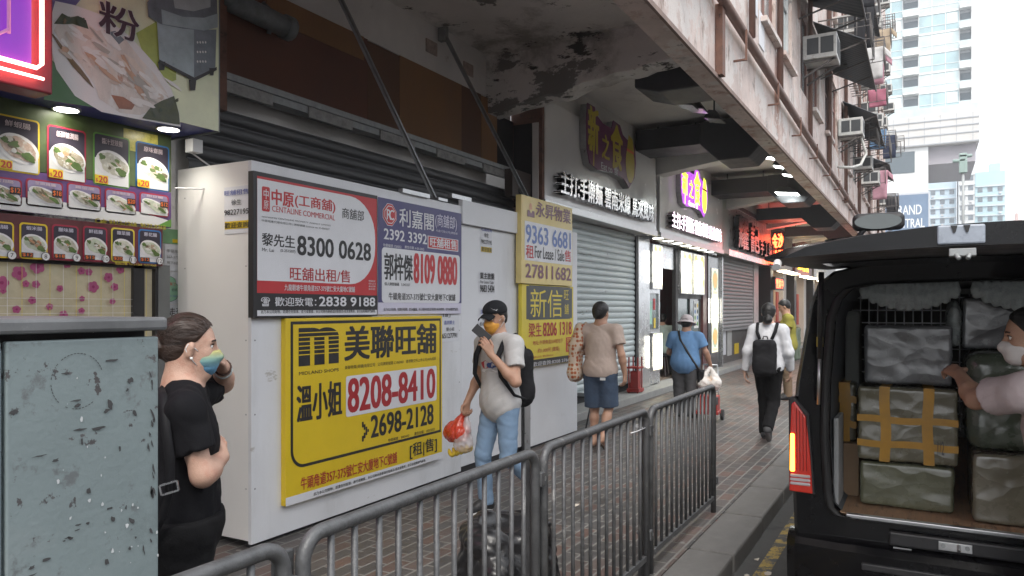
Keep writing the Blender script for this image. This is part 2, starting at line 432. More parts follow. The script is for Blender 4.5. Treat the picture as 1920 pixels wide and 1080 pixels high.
MB().box(-110, 560, -150, 150, -.6, -.15).build("ground", M_far)["kind"] = "structure"
MB().box(-12, 160, -13, 1.12, -.3, -.13).build("road", M_asph)["kind"] = "structure"
MB().box(-12, 160, 1.40, 9, -.3, 0).build("pavement", M_pave)["kind"] = "structure"
kb = MB(); x = -12.0
while x < 70:
    kb.box(x, x+.972, 1.10+random.uniform(-.004, .004), 1.402, -.28, .004+random.uniform(-.003, .003)); x += 1.0
kb.box(70, 160, 1.10, 1.40, -.28, .0)
kb.build("kerb", M_kerb, bevel=.018)["kind"] = "structure"
rm = MB()
for y in (.72, .94):
    x = -3.0
    while x < 60:
        n = 6; rm.raw([(x+i*.5, y+s*.045+random.uniform(-.004, .004), -.126) for i in range(n+1) for s in (-1, 1)],
                      [(2*i, 2*i+2, 2*i+3, 2*i+1) for i in range(n)]); x += 3.0
rm.build("road_marking", M_yel)["kind"] = "structure"
# litter and leaves in the gutter
M_litter = mat("pale_litter", (.5, .45, .38), .8)
def litter(x, y, z, label, s=.03):
    b = MB(); a = random.uniform(0, 6)
    pts = [(x+s*random.uniform(.6, 1.2)*math.cos(a+k*1.05), y+s*.6*random.uniform(.6, 1.2)*math.sin(a+k*1.05), z+random.uniform(.001, .008)) for k in range(6)]
    b.raw(pts+[(x, y, z+.012)], [(k, (k+1) % 6, 6) for k in range(6)])
    tag(b.build("paper_scrap", M_litter), label, "litter", "scraps of litter on the ground")
for i, (x, y, z) in enumerate([(4.9, 1.0, -.128), (5.35, 1.02, -.128), (5.1, .9, -.128), (7.9, 2.0, .002), (6.3, 2.2, .002), (5.6, 2.5, .002), (7.0, 2.7, .002), (5.0, 1.02, -.128)]):
    litter(x, y, z, "small pale scrap of litter in the gutter beside the kerb" if z < 0 else "small pale scrap of litter lying on the brick pavement", .02+.012*(i % 3))

# ================================================================ the tenement over the arcade
YW = 4.75                           # shop wall of the first bay
YS = 4.65                           # shop wall of the further bays
YE = 1.90                           # outer face of the overhang
XEND = 45.0
M_pink = mat("pink_render", (.61, .515, .475), .85, var=.22, scale=1.6, bump=.35, bscale=22,
             stain=[((.34, .175, .125), 1.7, .53, .12, (1, 1, .3)), ((.66, .61, .58), 1.9, .53, .03), ((.27, .20, .165), 5, .57, .08, (1, 1, .35)), ((.30, .28, .265), 2.6, .62, .02), ((.15, .12, .105), 1.1, .62, .12, (1, 1, .25))])
M_soff = mat("stained_soffit_paint", (.70, .69, .67), .85, var=.1, scale=1.2, bump=.15, bscale=12, stain=[((.36, .34, .32), .8, .56, .2)])
M_spall = mat("spalled_soffit", (.70, .68, .66), .88, var=.1, scale=1.5, bump=.5, bscale=9,
              stain=[((.36, .34, .32), .9, .50, .10), ((.20, .19, .18), 1.15, .545, .02, (1, 1, 2)), ((.05, .047, .046), 1.5, .585, .025, (1, .7, 2)), ((.36, .34, .32), 4.2, .62, .04), ((.07, .06, .055), 3.0, .66, .03)])
M_plast = mat("worn_white_plaster", (.72, .70, .68), .85, var=.1, scale=2, bump=.2, bscale=14, stain=[((.34, .30, .27), 2.1, .63, .1), ((.18, .14, .12), 4.2, .70, .05)])
M_dark = mat("recess_shade_black", (.02, .02, .022), .8, var=.2)
M_rust = mat("rusty_brown_paint", (.17, .085, .06), .7, var=.3, scale=9, stain=[((.08, .05, .04), 12, .55, .1)])
M_tan = mat("brown_board_tan", (.25, .125, .05), .65, var=.14, scale=2.5, stretch=(1, 1, .3))
M_brn = mat("brown_board_dark", (.13, .062, .032), .65, var=.18, scale=2.5, stretch=(1, 1, .3))
M_red = mat("brown_board_reddish", (.145, .06, .038), .65, var=.16, scale=2)
M_slat = mat("galvanised_slats_dark", (.105, .108, .112), .5, .35, var=.2, scale=5, stretch=(.3, 1, 4), stain=[((.08, .08, .085), 2, .55, .2)])
M_slat2 = mat("pale_shutter_slats", (.50, .56, .57), .45, .25, var=.12, scale=5, stretch=(.3, 1, 4), stain=[((.17, .18, .18), 7, .62, .06, (.5, 1, 2))])
M_slat3 = mat("grey_shutter_slats", (.30, .30, .30), .5, .3, var=.15, scale=5, stretch=(.3, 1, 4))
M_alu = mat("aluminium", (.55, .56, .57), .35, .9, var=.1, scale=8)
M_steel = mat("stainless_cladding", (.62, .63, .64), .22, .95, var=.08, scale=3, bump=.05, bscale=6)
M_wsteel = mat("weathered_steel", (.33, .345, .35), .55, .7, var=.22, scale=14)
M_white = mat("white_panel", (.80, .80, .80), .5, var=.03, scale=2)
M_fasc = mat("glossy_white_fascia", (.80, .80, .80), .18, var=.04, scale=2, coat=.3)
M_blk = mat("black_paint", (.02, .02, .022), .5, var=.2)

bld = thing("tenement_building", "old pink walk-up tenement block overhanging the shop arcade with peeling render", "building", (0, 4.8, 0))
# arcade ceiling and beams
def soffit(x0, x1, m, rough=0.):
    b = MB()
    nx, ny = max(2, int((x1-x0)/.12)), 24
    b.grid(lambda u, v: (x0+(x1-x0)*u, 2.1+(YW+.3-2.1)*v, 4.72+rough*mnoise.noise(Vector((x0+(x1-x0)*u, v*3, 0))*2.2)), nx, ny)
    b.build("arcade_soffit", m, bld, smooth=True, fix=False)
soffit(-6, 8.0, M_spall, .05)
soffit(8.0, XEND, M_soff)
BX = [2.4, 7.87, 13.3, 18.7, 24.1, 29.5, 34.9, 40.3]
def beam(x, m, rough=0.):
    b = MB(); n = 26; w = .34
    ys = [YW+.25-(YW+.25-2.1)*i/n for i in range(n+1)]
    zb = [4.0+(YW-y)*.137+(rough*(mnoise.noise(Vector((x, y*3.1, 1)))+.5*mnoise.noise(Vector((x, y*9, 5)))) if y < YW-.1 else 0) for y in ys]
    pts = [(y, 4.76) for y in (ys[0], ys[-1])]+[(ys[i], zb[i]) for i in range(n, -1, -1)]
    b.prism([(ys[0], 4.76)]+[(ys[i], zb[i]) for i in range(n+1)]+[(ys[-1], 4.76)], x, x+w, 'x')
    b.build("bracket_beam", m, bld, bevel=.012)
for x in BX: beam(x, M_spall if x < 8 else M_soff, .06 if 7 < x < 8 else 0.)

# upper facade with window openings
SILL, HEAD, STEP = 5.45, 6.95, 2.95
WX = []
x = -4.2
while x < XEND-2: WX.append((x, x+1.12)); WX.append((x+1.5, x+2.62)); x += 3.6
xs = sorted({-6.0, XEND, *[a for p in WX for a in p]}); NFL = 7
zs = sorted({4.0, 4.0+.001, *[SILL+i*STEP for i in range(NFL)], *[HEAD+i*STEP for i in range(NFL)], SILL+NFL*STEP})
fw = MB()
wset = {round(a, 3) for a, b in WX}
for i in range(len(xs)-1):
    for j in range(len(zs)-1):
        iswin = round(xs[i], 3) in wset and any(abs(zs[j]-(SILL+k*STEP)) < .01 for k in range(NFL))
        if not iswin: fw.box(xs[i], xs[i+1], YE, YE+.22, zs[j], zs[j+1])
fw.build("facade_wall", M_pink, bld, fix=False)
MB().box(-6, XEND, YE+.22, 14, SILL+NFL*STEP-.2, SILL+NFL*STEP).build("roof", M_conc, bld)
MB().box(XEND-.3, XEND, YE+.23, 14, 4.0, SILL+NFL*STEP-.21).build("end_wall", M_pink, bld)
MB().box(-6, XEND, 2.9, 3.0, 4.9, SILL+NFL*STEP-.21).build("inner_partition", mat("dim_room", (.10, .095, .09), .9), bld)
ej = MB(); ej.box(-6, XEND, YE-.03, YE-.002, 3.985, 4.03).build("drip_edge", mat("drip_edge_brown", (.26, .19, .165), .8, var=.3, scale=6), bld)
M_frame_r = mat("red_brown_window_frame", (.22, .115, .095), .6, var=.2)
M_frame_w = mat("grey_window_frame", (.55, .56, .56), .5, .3, var=.1)
M_glass = mat("window_glass", (.30, .38, .40), .08, var=.1, scale=.6, spec=.8, coat=.6)
M_curt = mat("pale_curtain", (.62, .60, .55), .8, var=.12, scale=2)
nwin = 0
for (a, b) in WX:
    for k in range(NFL):
        z0, z1 = SILL+k*STEP, HEAD+k*STEP
        c = (a+b)/2
        s = on = c*CS+YE*SN
        if c < 6 or (577-(z1-EYE)/s*FPX) < -420: continue
        if nwin >= 88: break
        nwin += 1
        f = MB(); t = .06; fm = M_frame_r if (int(c*3)+k) % 3 else M_frame_w
        y0, y1 = YE+.05, YE+.13
        f.box(a, b, y0, y1, z0, z0+t); f.box(a, b, y0, y1, z1-t, z1); f.box(a, a+t, y0, y1, z0+t, z1-t); f.box(b-t, b, y0, y1, z0+t, z1-t)
        f.box(c-.03, c+.03, y0+.01, y1-.01, z0+t, z1-t); f.box(a+t, c-.03, y0+.015, y1-.015, z0+.95, z0+1.0); f.box(c+.03, b-t, y0+.015, y1-.015, z0+.95, z0+1.0)
        w = f.build("window", fm, bld)
        MB().box(a+t, b-t, YE+.085, YE+.095, z0+t, z1-t).build("pane", M_glass, w)
        if (int(c*7)+k) % 2: MB().box(a-.05, b+.05, YE-.09, YE+.04, z0-.07, z0-.002).build("sill", M_pink, w)
# pipes on the facade
def pipe(pts, r, m): MB().tube(pts, r, 8).build("drain_pipe", m, bld, smooth=True)
M_pipe = mat("brown_drain_pipe", (.21, .125, .10), .55, var=.2, scale=8)
pipe([(4.0, YE-.09, 4.86), (9, YE-.09, 4.74), (16, YE-.09, 4.60), (30, YE-.09, 4.42), (44, YE-.09, 4.3)], .055, M_pipe)
for x, r, zt, zb in ((9.35, .04, 12, 4.9), (11.35, .045, 14, 4.75), (14.6, .04, 16, 4.7), (17.7, .05, 22, 4.65), (21.6, .045, 22, 4.4), (26.2, .05, 22, 4.4), (31, .05, 22, 4.4), (37, .05, 24, 4.4)):
    pipe([(x, YE-.06, zt), (x, YE-.06, zb)], r, M_pipe)
for x in np.arange(6.5, 40, 2.1): cl = MB(); cl.box(x, x+.03, YE-.15, YE-.001, 4.40, 4.42); cl.box(x, x+.03, YE-.15, YE-.13, 4.42, 4.80-(x-4)*.012); cl.build("pipe_bracket", M_rust, bld)

# shop wall behind the arcade: bay by bay
MB().box(-6, 3.55, YW, YW+.3, 0, 4.72).build("shop_wall", M_plast, bld)
MB().box(3.55, 8.02, YW+.06, YW+.3, 4.2, 4.75).box(3.55, 8.02, YW+.06, YW+.3, 0, 4.19).build("shop_wall", M_plast, bld)
MB().box(3.55, 8.02, YW-.03, YW+.06, 4.21, 4.74).build("plaster_band", M_plast, bld)
# broad brown boards above the first shutter
for x0, x1, m, z1 in ((3.6, 5.62, M_red, 4.205), (5.62, 6.12, M_brn, 4.19), (6.12, 7.28, M_tan, 4.2), (7.28, 7.72, M_brn, 4.2), (7.72, 8.1, M_tan, 4.19)):
    MB().box(x0+.002, x1-.002, YW-.05-.003*(m is M_tan), YW-.03, 3.36, z1).build("cover_board", m, bld)
MB().prism([(4.35, 4.20), (4.35, 3.98), (5.55, 3.98), (5.55, 4.205)], YW-.062, YW-.055, 'y').build("cover_board", M_tan, bld)
def shutter(x0, x1, y, z0, z1, m, pitch=.095, name="roller_shutter", depth=.022):
    b = MB(); n = int((z1-z0)/pitch); prof = []
    for i in range(n):
        zb = z0+i*pitch
        for k, (dz, dy) in enumerate(((0, 0), (.12, .75), (.3, 1), (.6, 1), (.85, .7), (.93, 0))): prof.append((y-depth*dy, zb+dz*pitch))
    prof.append((y, z0+n*pitch)); vs = []; fs = []
    for (yy, zz) in prof: vs += [(x0, yy, zz), (x1, yy, zz)]
    for i in range(len(prof)-1): fs.append((2*i, 2*i+1, 2*i+3, 2*i+2))
    b.raw(vs, fs)
    b.box(x0, x1, y-.03, y+.02, z0-.06, z0)
    return b.build(name, m, bld, autosmooth=50, fix=False)
shutter(3.62, 8.55, YW-.02, .1, 3.24, M_slat, .105, depth=.035)
hd = MB(); hd.box(3.62, 8.6, YW-.17, YW-.03, 3.27, 3.36); hd.box(3.62, 8.6, YW-.19, YW-.17, 3.33, 3.38)
hb = hd.build("shutter_hood", M_wsteel, bld)
x = 3.75
while x < 8.3: MB().box(x, x+.55, YW-.185, YW-.172, 3.235, 3.325).build("hood_strip", mat("pale_strip", (.27, .27, .265), .6, var=.35, scale=15), hb); x += .95
MB().box(8.05, 8.6, YW-.3, YW-.19, 3.0, 3.34).build("shutter_motor_box", mat("brown_black_box", (.05, .035, .03), .6), bld)
# rusty post and grey pipe stub at the left end of the boards
MB().box(3.72, 3.82, YW-.22, YW-.07, 3.08, 4.72).build("steel_post", M_rust, bld)
st = MB(); st.tube([(3.8, YW-.18, 3.93), (4.4, YW-.2, 3.90)], .085, 14); st.tube([(4.4, YW-.2, 3.90), (4.47, YW-.2, 3.90)], .10, 14)
st.tube([(4.2, YW-.18, 4.02), (4.23, YW-.25, 3.95), (4.26, YW-.18, 3.8)], .02, 6)
st.build("pipe_stub", mat("grey_pipe_plastic", (.17, .19, .20), .5, var=.3, scale=14), bld, smooth=True)
# socket boxes and old fixings on the plaster band
for x, z in ((6.6, 4.45), (7.35, 4.42)):
    s_ = MB(); s_.box(x, x+.2, YW-.045, YW-.03, z-.06, z+.08); s_.build("socket_plate", mat("old_plate", (.38, .30, .26), .7, var=.3, scale=25), bld)
# near-black slabs painted as the shade of an opening by the boards, white jamb
MB().box(8.12, 8.555, YW-.03, YW+.05, 3.36, 4.05).box(8.545, 8.558, 4.44, YW-.04, 2.93, 4.0).build("opening_shade", M_dark, bld)
MB().box(8.54, 8.558, 4.345, 4.43, 2.93, 4.0).build("white_jamb", M_plast, bld)
MB().box(8.02, 8.5, YW-.02, YW+.06, 4.06, 4.73).build("plaster_band", M_plast, bld)
# columns at the beam lines and the return wall where the fascia starts
for x in BX[2:]:
    MB().box(x-.28, x+.42, YS-.02, YS+.3, 0, 4.3).build("column", M_steel if x < 20 else M_soff, bld, bevel=.01)
MB().box(8.56, 8.64, 4.3, YS+.1, 2.93, 4.38).box(8.56, 8.66, 4.45, YS+.1, 0, 2.92).build("end_pier", M_rust, bld)
MB().box(8.64, XEND, YS+.9, YS+1.2, 0, 4.73).build("shop_wall", M_plast, bld)
MB().box(8.9, XEND, 4.3, YS+.9, 0, .12).build("shop_step", M_conc, bld, bevel=.01)
MB().box(8.64, XEND, 4.36, 4.40, 4.34, 4.74).build("upper_shop_wall", M_soff, bld)
# bay 2: fascia, shutter
def fascia(x0, x1, z0, z1, m):
    return MB().box(x0, x1, 4.30, YS+.2, z0, z1).build("fascia_box", m, bld, bevel=.006)
fascia(8.62, 13.18, 2.96, 4.33, M_fasc)
fascia(13.42, 18.3, 2.96, 4.45, M_fasc)
MB().box(8.6, 13.2, 4.27, 4.30, 2.92, 3.02).build("fascia_trim", M_alu, bld, bevel=.004)
MB().box(13.4, 18.32, 4.27, 4.30, 2.92, 3.02).build("fascia_trim", M_alu, bld, bevel=.004)
MB().box(13.18, 13.30, 4.33, YS, 2.95, 4.7).build("fascia_gap", M_steel, bld)
shutter(8.7, 12.98, YS, .34, 2.94, M_slat2, .1)
MB().box(8.7, 12.98, YS+.1, YS+.2, .12, .3).build("shutter_gap_shade", M_dark, bld)  # near-black slab stands in for the shade below the shutter
MB().box(12.98, 13.06, YS-.05, YS+.1, .12, 2.92).build("shutter_guide", M_blk, bld)
# ================================================================ the white hoarding in front of the first shutter
YH = 3.95
HX0, HX1, HT = 3.53, 8.88, 2.61
M_hw = mat("hoarding_white", (.74, .75, .77), .55, var=.04, scale=1.5, bump=.05, bscale=8, stain=[((.60, .605, .61), 1.2, .52, .2, (1, 1, .3)), ((.50, .49, .47), 6, .655, .03, (.5, 1, 1.4)), ((.42, .41, .39), 15, .70, .02, (1, 1, .3))])
M_hw2 = mat("hoarding_side_lit", (.80, .79, .76), .6, var=.03, scale=1.5)  # lighter, warmer copy of the front white, tinted for the downlight on it
M_ply = mat("plywood_edge", (.34, .24, .14), .8, var=.2, scale=20)
h = thing("shop_hoarding", "white boarded hoarding closing off the empty shop, with a flush door", "hoarding", (HX0, YH, 0))
MB().box(HX0, 6.11, YH, YH+.03, .03, HT).build("front_panel", M_hw, h, bevel=.002)
MB().box(7.55, HX1, YH, YH+.03, .03, HT-.02).build("front_panel", M_hw, h, bevel=.002)
MB().box(6.111, 7.66, YH-.02, YH+.03, 2.44, HT+.06).build("door_header", M_hw, h, bevel=.002)
d_ = MB().box(6.15, 7.42, YH+.025, YH+.05, .06, 2.435).build("door", M_hw, h, bevel=.003)
MB().box(7.42, 7.55, YH-.012, YH+.03, .0, 2.44).build("door_jamb", M_alu, h, bevel=.004)
MB().box(7.395, 7.42, YH+.0, YH+.03, .0, 2.44).build("door_gap", M_blk, h)
MB().tube([(7.3, YH+.02, 1.05), (7.3, YH-.04, 1.05), (7.2, YH-.04, 1.05)], .012).build("handle", M_alu, d_, smooth=True)
MB().box(HX0, HX0+.028, YH+.031, YW-.05, .05, HT).build("side_panel", M_hw2, h, bevel=.002)
MB().box(HX0+.005, 6.11, YH+.032, YH+.075, HT-.055, HT-.004).build("top_batten", M_ply, h)
MB().box(HX1-.03, HX1-.002, YH+.031, YW-.05, .05, HT-.02).build("side_panel", M_hw2, h)
MB().box(HX0+.02, HX1-.02, YH+.04, YH+.07, .0, .05).build("base_gap_shadow", M_blk, h)  # black strip painted as the shadow in the gap below the panels
MB().box(5.15, 5.55, YH-.03, YH+.02, HT, HT+.035).build("angle_bracket", M_alu, h)
MB().box(6.0, 6.35, YH+.03, YH+.08, HT+.07, HT+.11).build("angle_bracket", M_alu, h)
sc = MB()
for z in (.4, .9, 1.4, 1.9, 2.4):
    for x in (3.56, 6.08): sc.disc((x, YH-.001, z), (0, -1, 0), .006, 8)
    for y in (4.0, 4.62): sc.disc((HX0-.001, y, z), (-1, 0, 0), .005, 8)
sc.build("screw_heads", mat("screw_grey", (.15, .15, .15), .4), h)
# raking struts from the wall to the hoarding
for (xa, za, xb, w) in ((4.93, 4.68, 5.75, 1), (6.86, 4.62, 7.92, 0)):
    s = thing("raking_strut", "grey steel angle strut leaning from the ceiling to the %s of the hoarding" % ("middle" if w else "far end"), "strut", (xb, YH, HT), group="steel struts propping the hoarding")
    b = MB(); a_, b_ = (xa, YW-.12, za), (xb, YH+.05, HT+.03)
    b.beam(a_, b_, .05, .006); b.beam((a_[0]+.022, a_[1]+.022, a_[2]), (b_[0]+.022, b_[1]+.022, b_[2]), .006, .05)
    b.build("angle_bar", M_wsteel, s)
    MB().box(xb-.05, xb+.1, YH-.02, YH+.08, HT+.005, HT+.03).build("foot_plate", M_alu, s)
    MB().box(xa-.03, xa+.03, YW-.13, YW-.035, za-.05, za+.12).build("wall_plate", M_wsteel, s)
s = thing("raking_strut", "dark steel strut leaning behind the cream estate agent board", "strut", (8.4, YH, HT), group="steel struts propping the hoarding")
MB().beam((8.1, YW-.2, 3.2), (8.82, YH+.1, HT-.1), .06, .03).build("angle_bar", M_blk, s)

# ---------------------------------------------------------------- printing inks
K = ink("ink_black", (.025, .024, .026)); WH = ink("ink_white", (.74, .745, .77)); RD = ink("ink_red", (.52, .035, .04)); DR = ink("ink_deep_red", (.42, .03, .035))
YL = ink("ink_yellow", (.74, .53, .02)); NV = ink("ink_navy", (.075, .07, .19)); LV = ink("ink_lilac", (.66, .64, .76)); CR = ink("ink_cream", (.74, .60, .25))
BL = ink("ink_blue", (.12, .20, .48)); PU = ink("ink_plum", (.19, .08, .12)); GR = ink("ink_charcoal", (.07, .075, .075)); LE = ink("ink_lemon", (.72, .58, .06)); SM = ink("ink_grey", (.25, .25, .25))
DISC = "此乃本公司財物，若遭任何毀壞、塗污或覆蓋，本公司將向違者追討賠償及/或清潔費用，並交由相關部門處理。"
ADDR = "牛頭角道357-375號仁安大廈地下C號舖"
M_foam = mat("sign_foamboard", (.6, .6, .6), .6)
def board(name, label, px4, Yf, m, depth=.02, tilt=0., group="estate agents' boards on the hoarding"):
    """px4 = left, right, top at left, bottom at left (photo pixels); returns the thing and its printing face"""
    bd = Board('y', Yf); h0, h1, z0, z1 = bd.box_px(*px4)
    t = thing(name, label, "sign board", ((h0+h1)/2, Yf, z0), group=group)
    nu, nv = 24, 16
    MB().box(h0, h1, Yf, Yf+depth, z0, z1).build("backing_board", m, t, bevel=.003)
    return t, bd, (h0, h1, z0, z1)

# -- red and white board
t, B, (h0, h1, z0, z1) = board("sign_board", "large red and white to-let board with black frame reading 8300 0628", (475, 708, 319.5, 596), YH-.05, K, .05)
B.conv = lambda x, y: (460+x/3.376, 300+y/3.376)
w, hh = h1-h0, z1-z0
B.rect(h0+.03, h1-.012, z1-.83*hh, z1-.03, RD, 1)
B.rrect(h0+.03, h1-.035, z1-.745*hh, z1-.047, .30, WH, 2, corners=(0, 1, 1, 0))
B.rect(h0+.03, h1-.012, z0+.012, z0+.05, WH, 2)
B.rrect(*B.box_px(102, 152, 165, 322), .012, RD, 3)
B.tpx("中", 112, 143, 182, 245, WH, 4, .01); B.tpx("原", 112, 143, 255, 310, WH, 4)
B.tpx("中原", 165, 302, 182, 280, RD, 3, .035); B.tpx("(工商舖)", 312, 566, 212, 300, RD, 3, .02)
B.tpx("CENTALINE COMMERCIAL", 166, 564, 288, 325, RD, 3, .005)
B.tpx("operated by CENTALINE PROPERTY AGENCY LIMITED", 101, 537, 351, 364, K, 3)
B.tpx("中原地產代理有限公司 | 牌照號碼 Licence no. C-000227", 101, 530, 374, 392, K, 3)
B.tpx("商舖部", 610, 748, 300, 368, K, 3, .005)
B.tpx("黎先生", 103, 311, 460, 540, K, 3, .02); B.tpx("Mr. Lai", 103, 178, 555, 577, K, 3, .01); B.tpx("(S-251507)", 220, 313, 563, 585, K, 3, .01)
B.tpx("8300 0628", 328, 790, 478, 600, K, 3, .035)
B.tpx("旺舖出租/售", 280, 660, 675, 760, DR, 3, .015)
B.tpx("九龍觀塘"+ADDR[:17]+"C號舖", 245, 690, 786, 826, WH, 3, .01)
for i, q in enumerate(("物業編號", "031211", "廣告日期", "28/03/2022")): B.tpx(q, 778, 820, 760+17*i, 771+17*i, WH, 3)
B.tpx("☎", 97, 152, 868, 925, WH, 3, .02); B.tpx("歡迎致電：", 185, 446, 868, 925, WH, 3, .012); B.tpx("2838 9188", 465, 818, 865, 925, WH, 3, .035)
B.tpx(DISC, 95, 822, 950, 972, K, 3, .008)
B.build(t)
# -- navy board
t, B, (h0, h1, z0, z1) = board("sign_board", "navy blue to-let board with red octagon logo reading 2392 3392", (708.5, 865, 369, 590), YH-.025, LV, .02)
B.conv = lambda x, y: (460+x/3.376, 300+y/3.376)
B.rect(h0, h1, z0+.10, z1, NV, 1)
def octa(cx, cz, a, b, m, l):
    c = .32; B.poly([(cx-a, cz-b+2*b*c), (cx-a+2*a*c, cz-b), (cx+a-2*a*c, cz-b), (cx+a, cz-b+2*b*c), (cx+a, cz+b-2*b*c), (cx+a-2*a*c, cz+b), (cx-a+2*a*c, cz+b), (cx-a, cz+b-2*b*c)], m, l)
o0, o1, oz0, oz1 = B.box_px(868, 956, 268, 410); cx, cz, a, b = (o0+o1)/2, (oz0+oz1)/2, (o1-o0)/2, (oz1-oz0)/2
octa(cx, cz, a, b, WH, 2); octa(cx, cz, a*.95, b*.95, RD, 3); octa(cx, cz, a*.80, b*.80, WH, 4); octa(cx, cz, a*.72, b*.72, RD, 5)
B.text("R", cx-a*.5, cx+a*.12, cz-b*.45, cz+b*.45, WH, 6, .02); B.text("C", cx-a*.1, cx+a*.5, cz-b*.45, cz+b*.45, WH, 6, .02)
B.tpx("利嘉閣", 973, 1190, 302, 418, WH, 3, .012); B.tpx("(商舖部)", 1200, 1336, 336, 432, LV, 3, .005)
B.tpx("地產代理(公司)牌照號碼 C-012345"[:11], 1204, 1340, 438, 456, LV, 3)
B.tpx("2392 3392", 875, 1146, 432, 500, WH, 3, .03)
B.rect_px(1152, 1346, 478, 558, WH, 2); B.rect_px(1157, 1341, 483, 553, RD, 3); B.tpx("旺舖租售", 1166, 1334, 487, 548, WH, 4, .025)
B.tpx("物業編號: 020552", 870, 985, 527, 548, WH, 3); B.tpx("廣告日期: 4-03-2022", 1006, 1130, 541, 560, WH, 3)
B.rect_px(862, 1356, 550, 902, WH, 2, r=.035)
B.tpx("郭梓傑", 877, 1055, 586, 755, K, 3, .02); B.tpx("8109 0880", 1066, 1336, 590, 778, RD, 3, .04)
B.tpx("個人牌照號碼   S-042327", 878, 1040, 772, 794, K, 3, .005); B.tpx(ADDR, 905, 1326, 838, 886, K, 3, .018)
B.tpx(DISC, 873, 1345, 936, 956, K, 3, .008)
B.build(t)
# -- yellow board
t, B, (h0, h1, z0, z1) = board("sign_board", "big yellow vinyl to-let board with black rounded border reading 8208-8410", (535.5, 829, 597, 950), YH-.045, YL, .045)
B.conv = lambda x, y: (500+x/2.842, 580+y/2.842)
hh = z1-z0
B.rect(h0, h1, z0, z0+.045*hh, WH, 1)
f0, f1, fz0, fz1 = B.box_px(127, 927, 65, 858)
B.rrect(f0, f1, fz0, fz1, .13, K, 1, corners=(1, 0, 0, 0)); B.rrect(f0+.022, f1-.022, fz0+.022, fz1-.022, .11, YL, 2, corners=(1, 0, 0, 0))
m0, m1, mz0, mz1 = B.box_px(168, 382, 100, 305); mw = (m1-m0); mh = mz1-mz0
for a, c in ((0, .27), (.37, .63), (.73, 1.0)):
    B.rect(m0+a*mw, m0+c*mw, mz0, mz1-.22*mh, K, 3)
for a, c in ((0, .63), (.37, 1.0)):
    n = 14; cxm = m0+(a+c)/2*mw; rx = (c-a)/2*mw; rz = .26*mh
    B.poly([(cxm+rx*math.cos(math.pi*k/n), mz1-.26*mh+rz*math.sin(math.pi*k/n)) for k in range(n+1)], K, 3)
B.rect(m0, m0+.27*mw, mz1-.26*mh, mz1, K, 3)
for i in range(6): B.rect(m0, m1, mz1-(.14+.115*i)*mh, mz1-(.115+.115*i)*mh, YL, 4)
B.rect(m0+.27*mw, m0+.37*mw, mz0, mz1-.45*mh, YL, 4); B.rect(m0+.63*mw, m0+.73*mw, mz0, mz1-.45*mh, YL, 4)
B.tpx("MIDLAND SHOPS", 170, 381, 334, 352, K, 3, .015)
B.tpx("美聯旺舖", 415, 900, 92, 275, K, 3, .045)
B.tpx("美聯物業(商舖)有限公司   公司牌照號碼 C-065901   香港聯交所上市公司(459)成員", 414, 900, 301, 325, K, 3)
B.rect_px(420, 903, 357, 575, WH, 3, r=.02); B.tpx("8208-8410", 432, 893, 372, 552, DR, 4, .04)
B.tpx("溫小姐", 160, 397, 407, 605, K, 3, .025)
B.tpx("2698-2128", 555, 885, 568, 685, K, 3, .035)
ax, _, az0, az1 = B.box_px(505, 545, 600, 705); q = (az1-az0)/7
for i, j in ((0, 0), (0, 1), (1, 1), (1, 2), (2, 2), (2, 3), (3, 3), (1, 4), (2, 4), (1, 5), (0, 5), (0, 6)): B.rect(ax+i*q*1.0, ax+(i+1)*q*.95, az1-(j+1)*q, az1-j*q, K, 3)
B.tpx("物業編號：S003443", 645, 757, 690, 707, K, 3, .004); B.tpx("廣告日期：1/03/2022", 785, 893, 655, 673, K, 3, .004)
B.tpx("[租|售]", 762, 905, 716, 800, K, 3, .012)
B.tpx(ADDR, 180, 692, 897, 966, DR, 3, .01); B.tpx(DISC, 248, 846, 976, 994, K, 3, .008)
B.build(t)
# -- cream board
t, B, (h0, h1, z0, z1) = board("sign_board", "tall cream yellow to-let board with blue number 9363 6681", (977.5, 1073, 364, 531), YH-.07, CR, .07)
B.conv = lambda x, y: (820+x/3, 340+y/3)
B.rect_px(491, 756, 220, 442, WH, 1)
B.tpx("永昇物業", 553, 748, 112, 195, PU, 3, .03)
B.ell(*B.px(524, 150), .035, .055, ink("ink_peach", (.7, .35, .2)), 2); B.rect_px(505, 545, 160, 196, PU, 3); B.poly([B.px(515, 160), B.px(525, 182), B.px(535, 158)], CR, 4)
B.tpx("9363 6681", 497, 748, 240, 342, BL, 3, .03); B.tpx("租", 497, 540, 355, 430, RD, 3, .02); B.tpx("For Lease / Sale", 547, 712, 362, 430, K, 3, .012); B.tpx("售", 715, 749, 386, 450, RD, 3, .02)
B.tpx("27811682", 495, 750, 462, 540, PU, 3, .035)
B.build(t)
# -- lemon board
t, B, (h0, h1, z0, z1) = board("sign_board", "lemon yellow to-let board with charcoal plaque above red number 8206 1318", (978.5, 1075, 532, 692), YH-.045, LE, .045)
B.conv = lambda x, y: (820+x/3, 340+y/3)
B.rect_px(500, 757, 588, 776, GR, 1); B.rect_px(514, 745, 584, 780, GR, 2)
B.tpx("新信", 522, 701, 604, 768, LE, 3, -.008); B.tpx("旺", 711, 737, 612, 666, LE, 3); B.tpx("舖", 714, 737, 690, 748, LE, 3)
B.tpx("梁生", 512, 585, 798, 878, DR, 3, .015); B.tpx("8206 1318", 594, 753, 795, 872, DR, 3, .03)
B.tpx("地址:牛頭角道359號地下", 535, 705, 897, 923, DR, 3); B.tpx("約1,000呎 (建築)", 563, 685, 940, 970, DR, 3)
B.rect_px(723, 757, 878, 960, RD, 2); B.tpx("旺", 728, 752, 884, 912, LE, 3); B.tpx("舖", 728, 752, 920, 952, LE, 3)
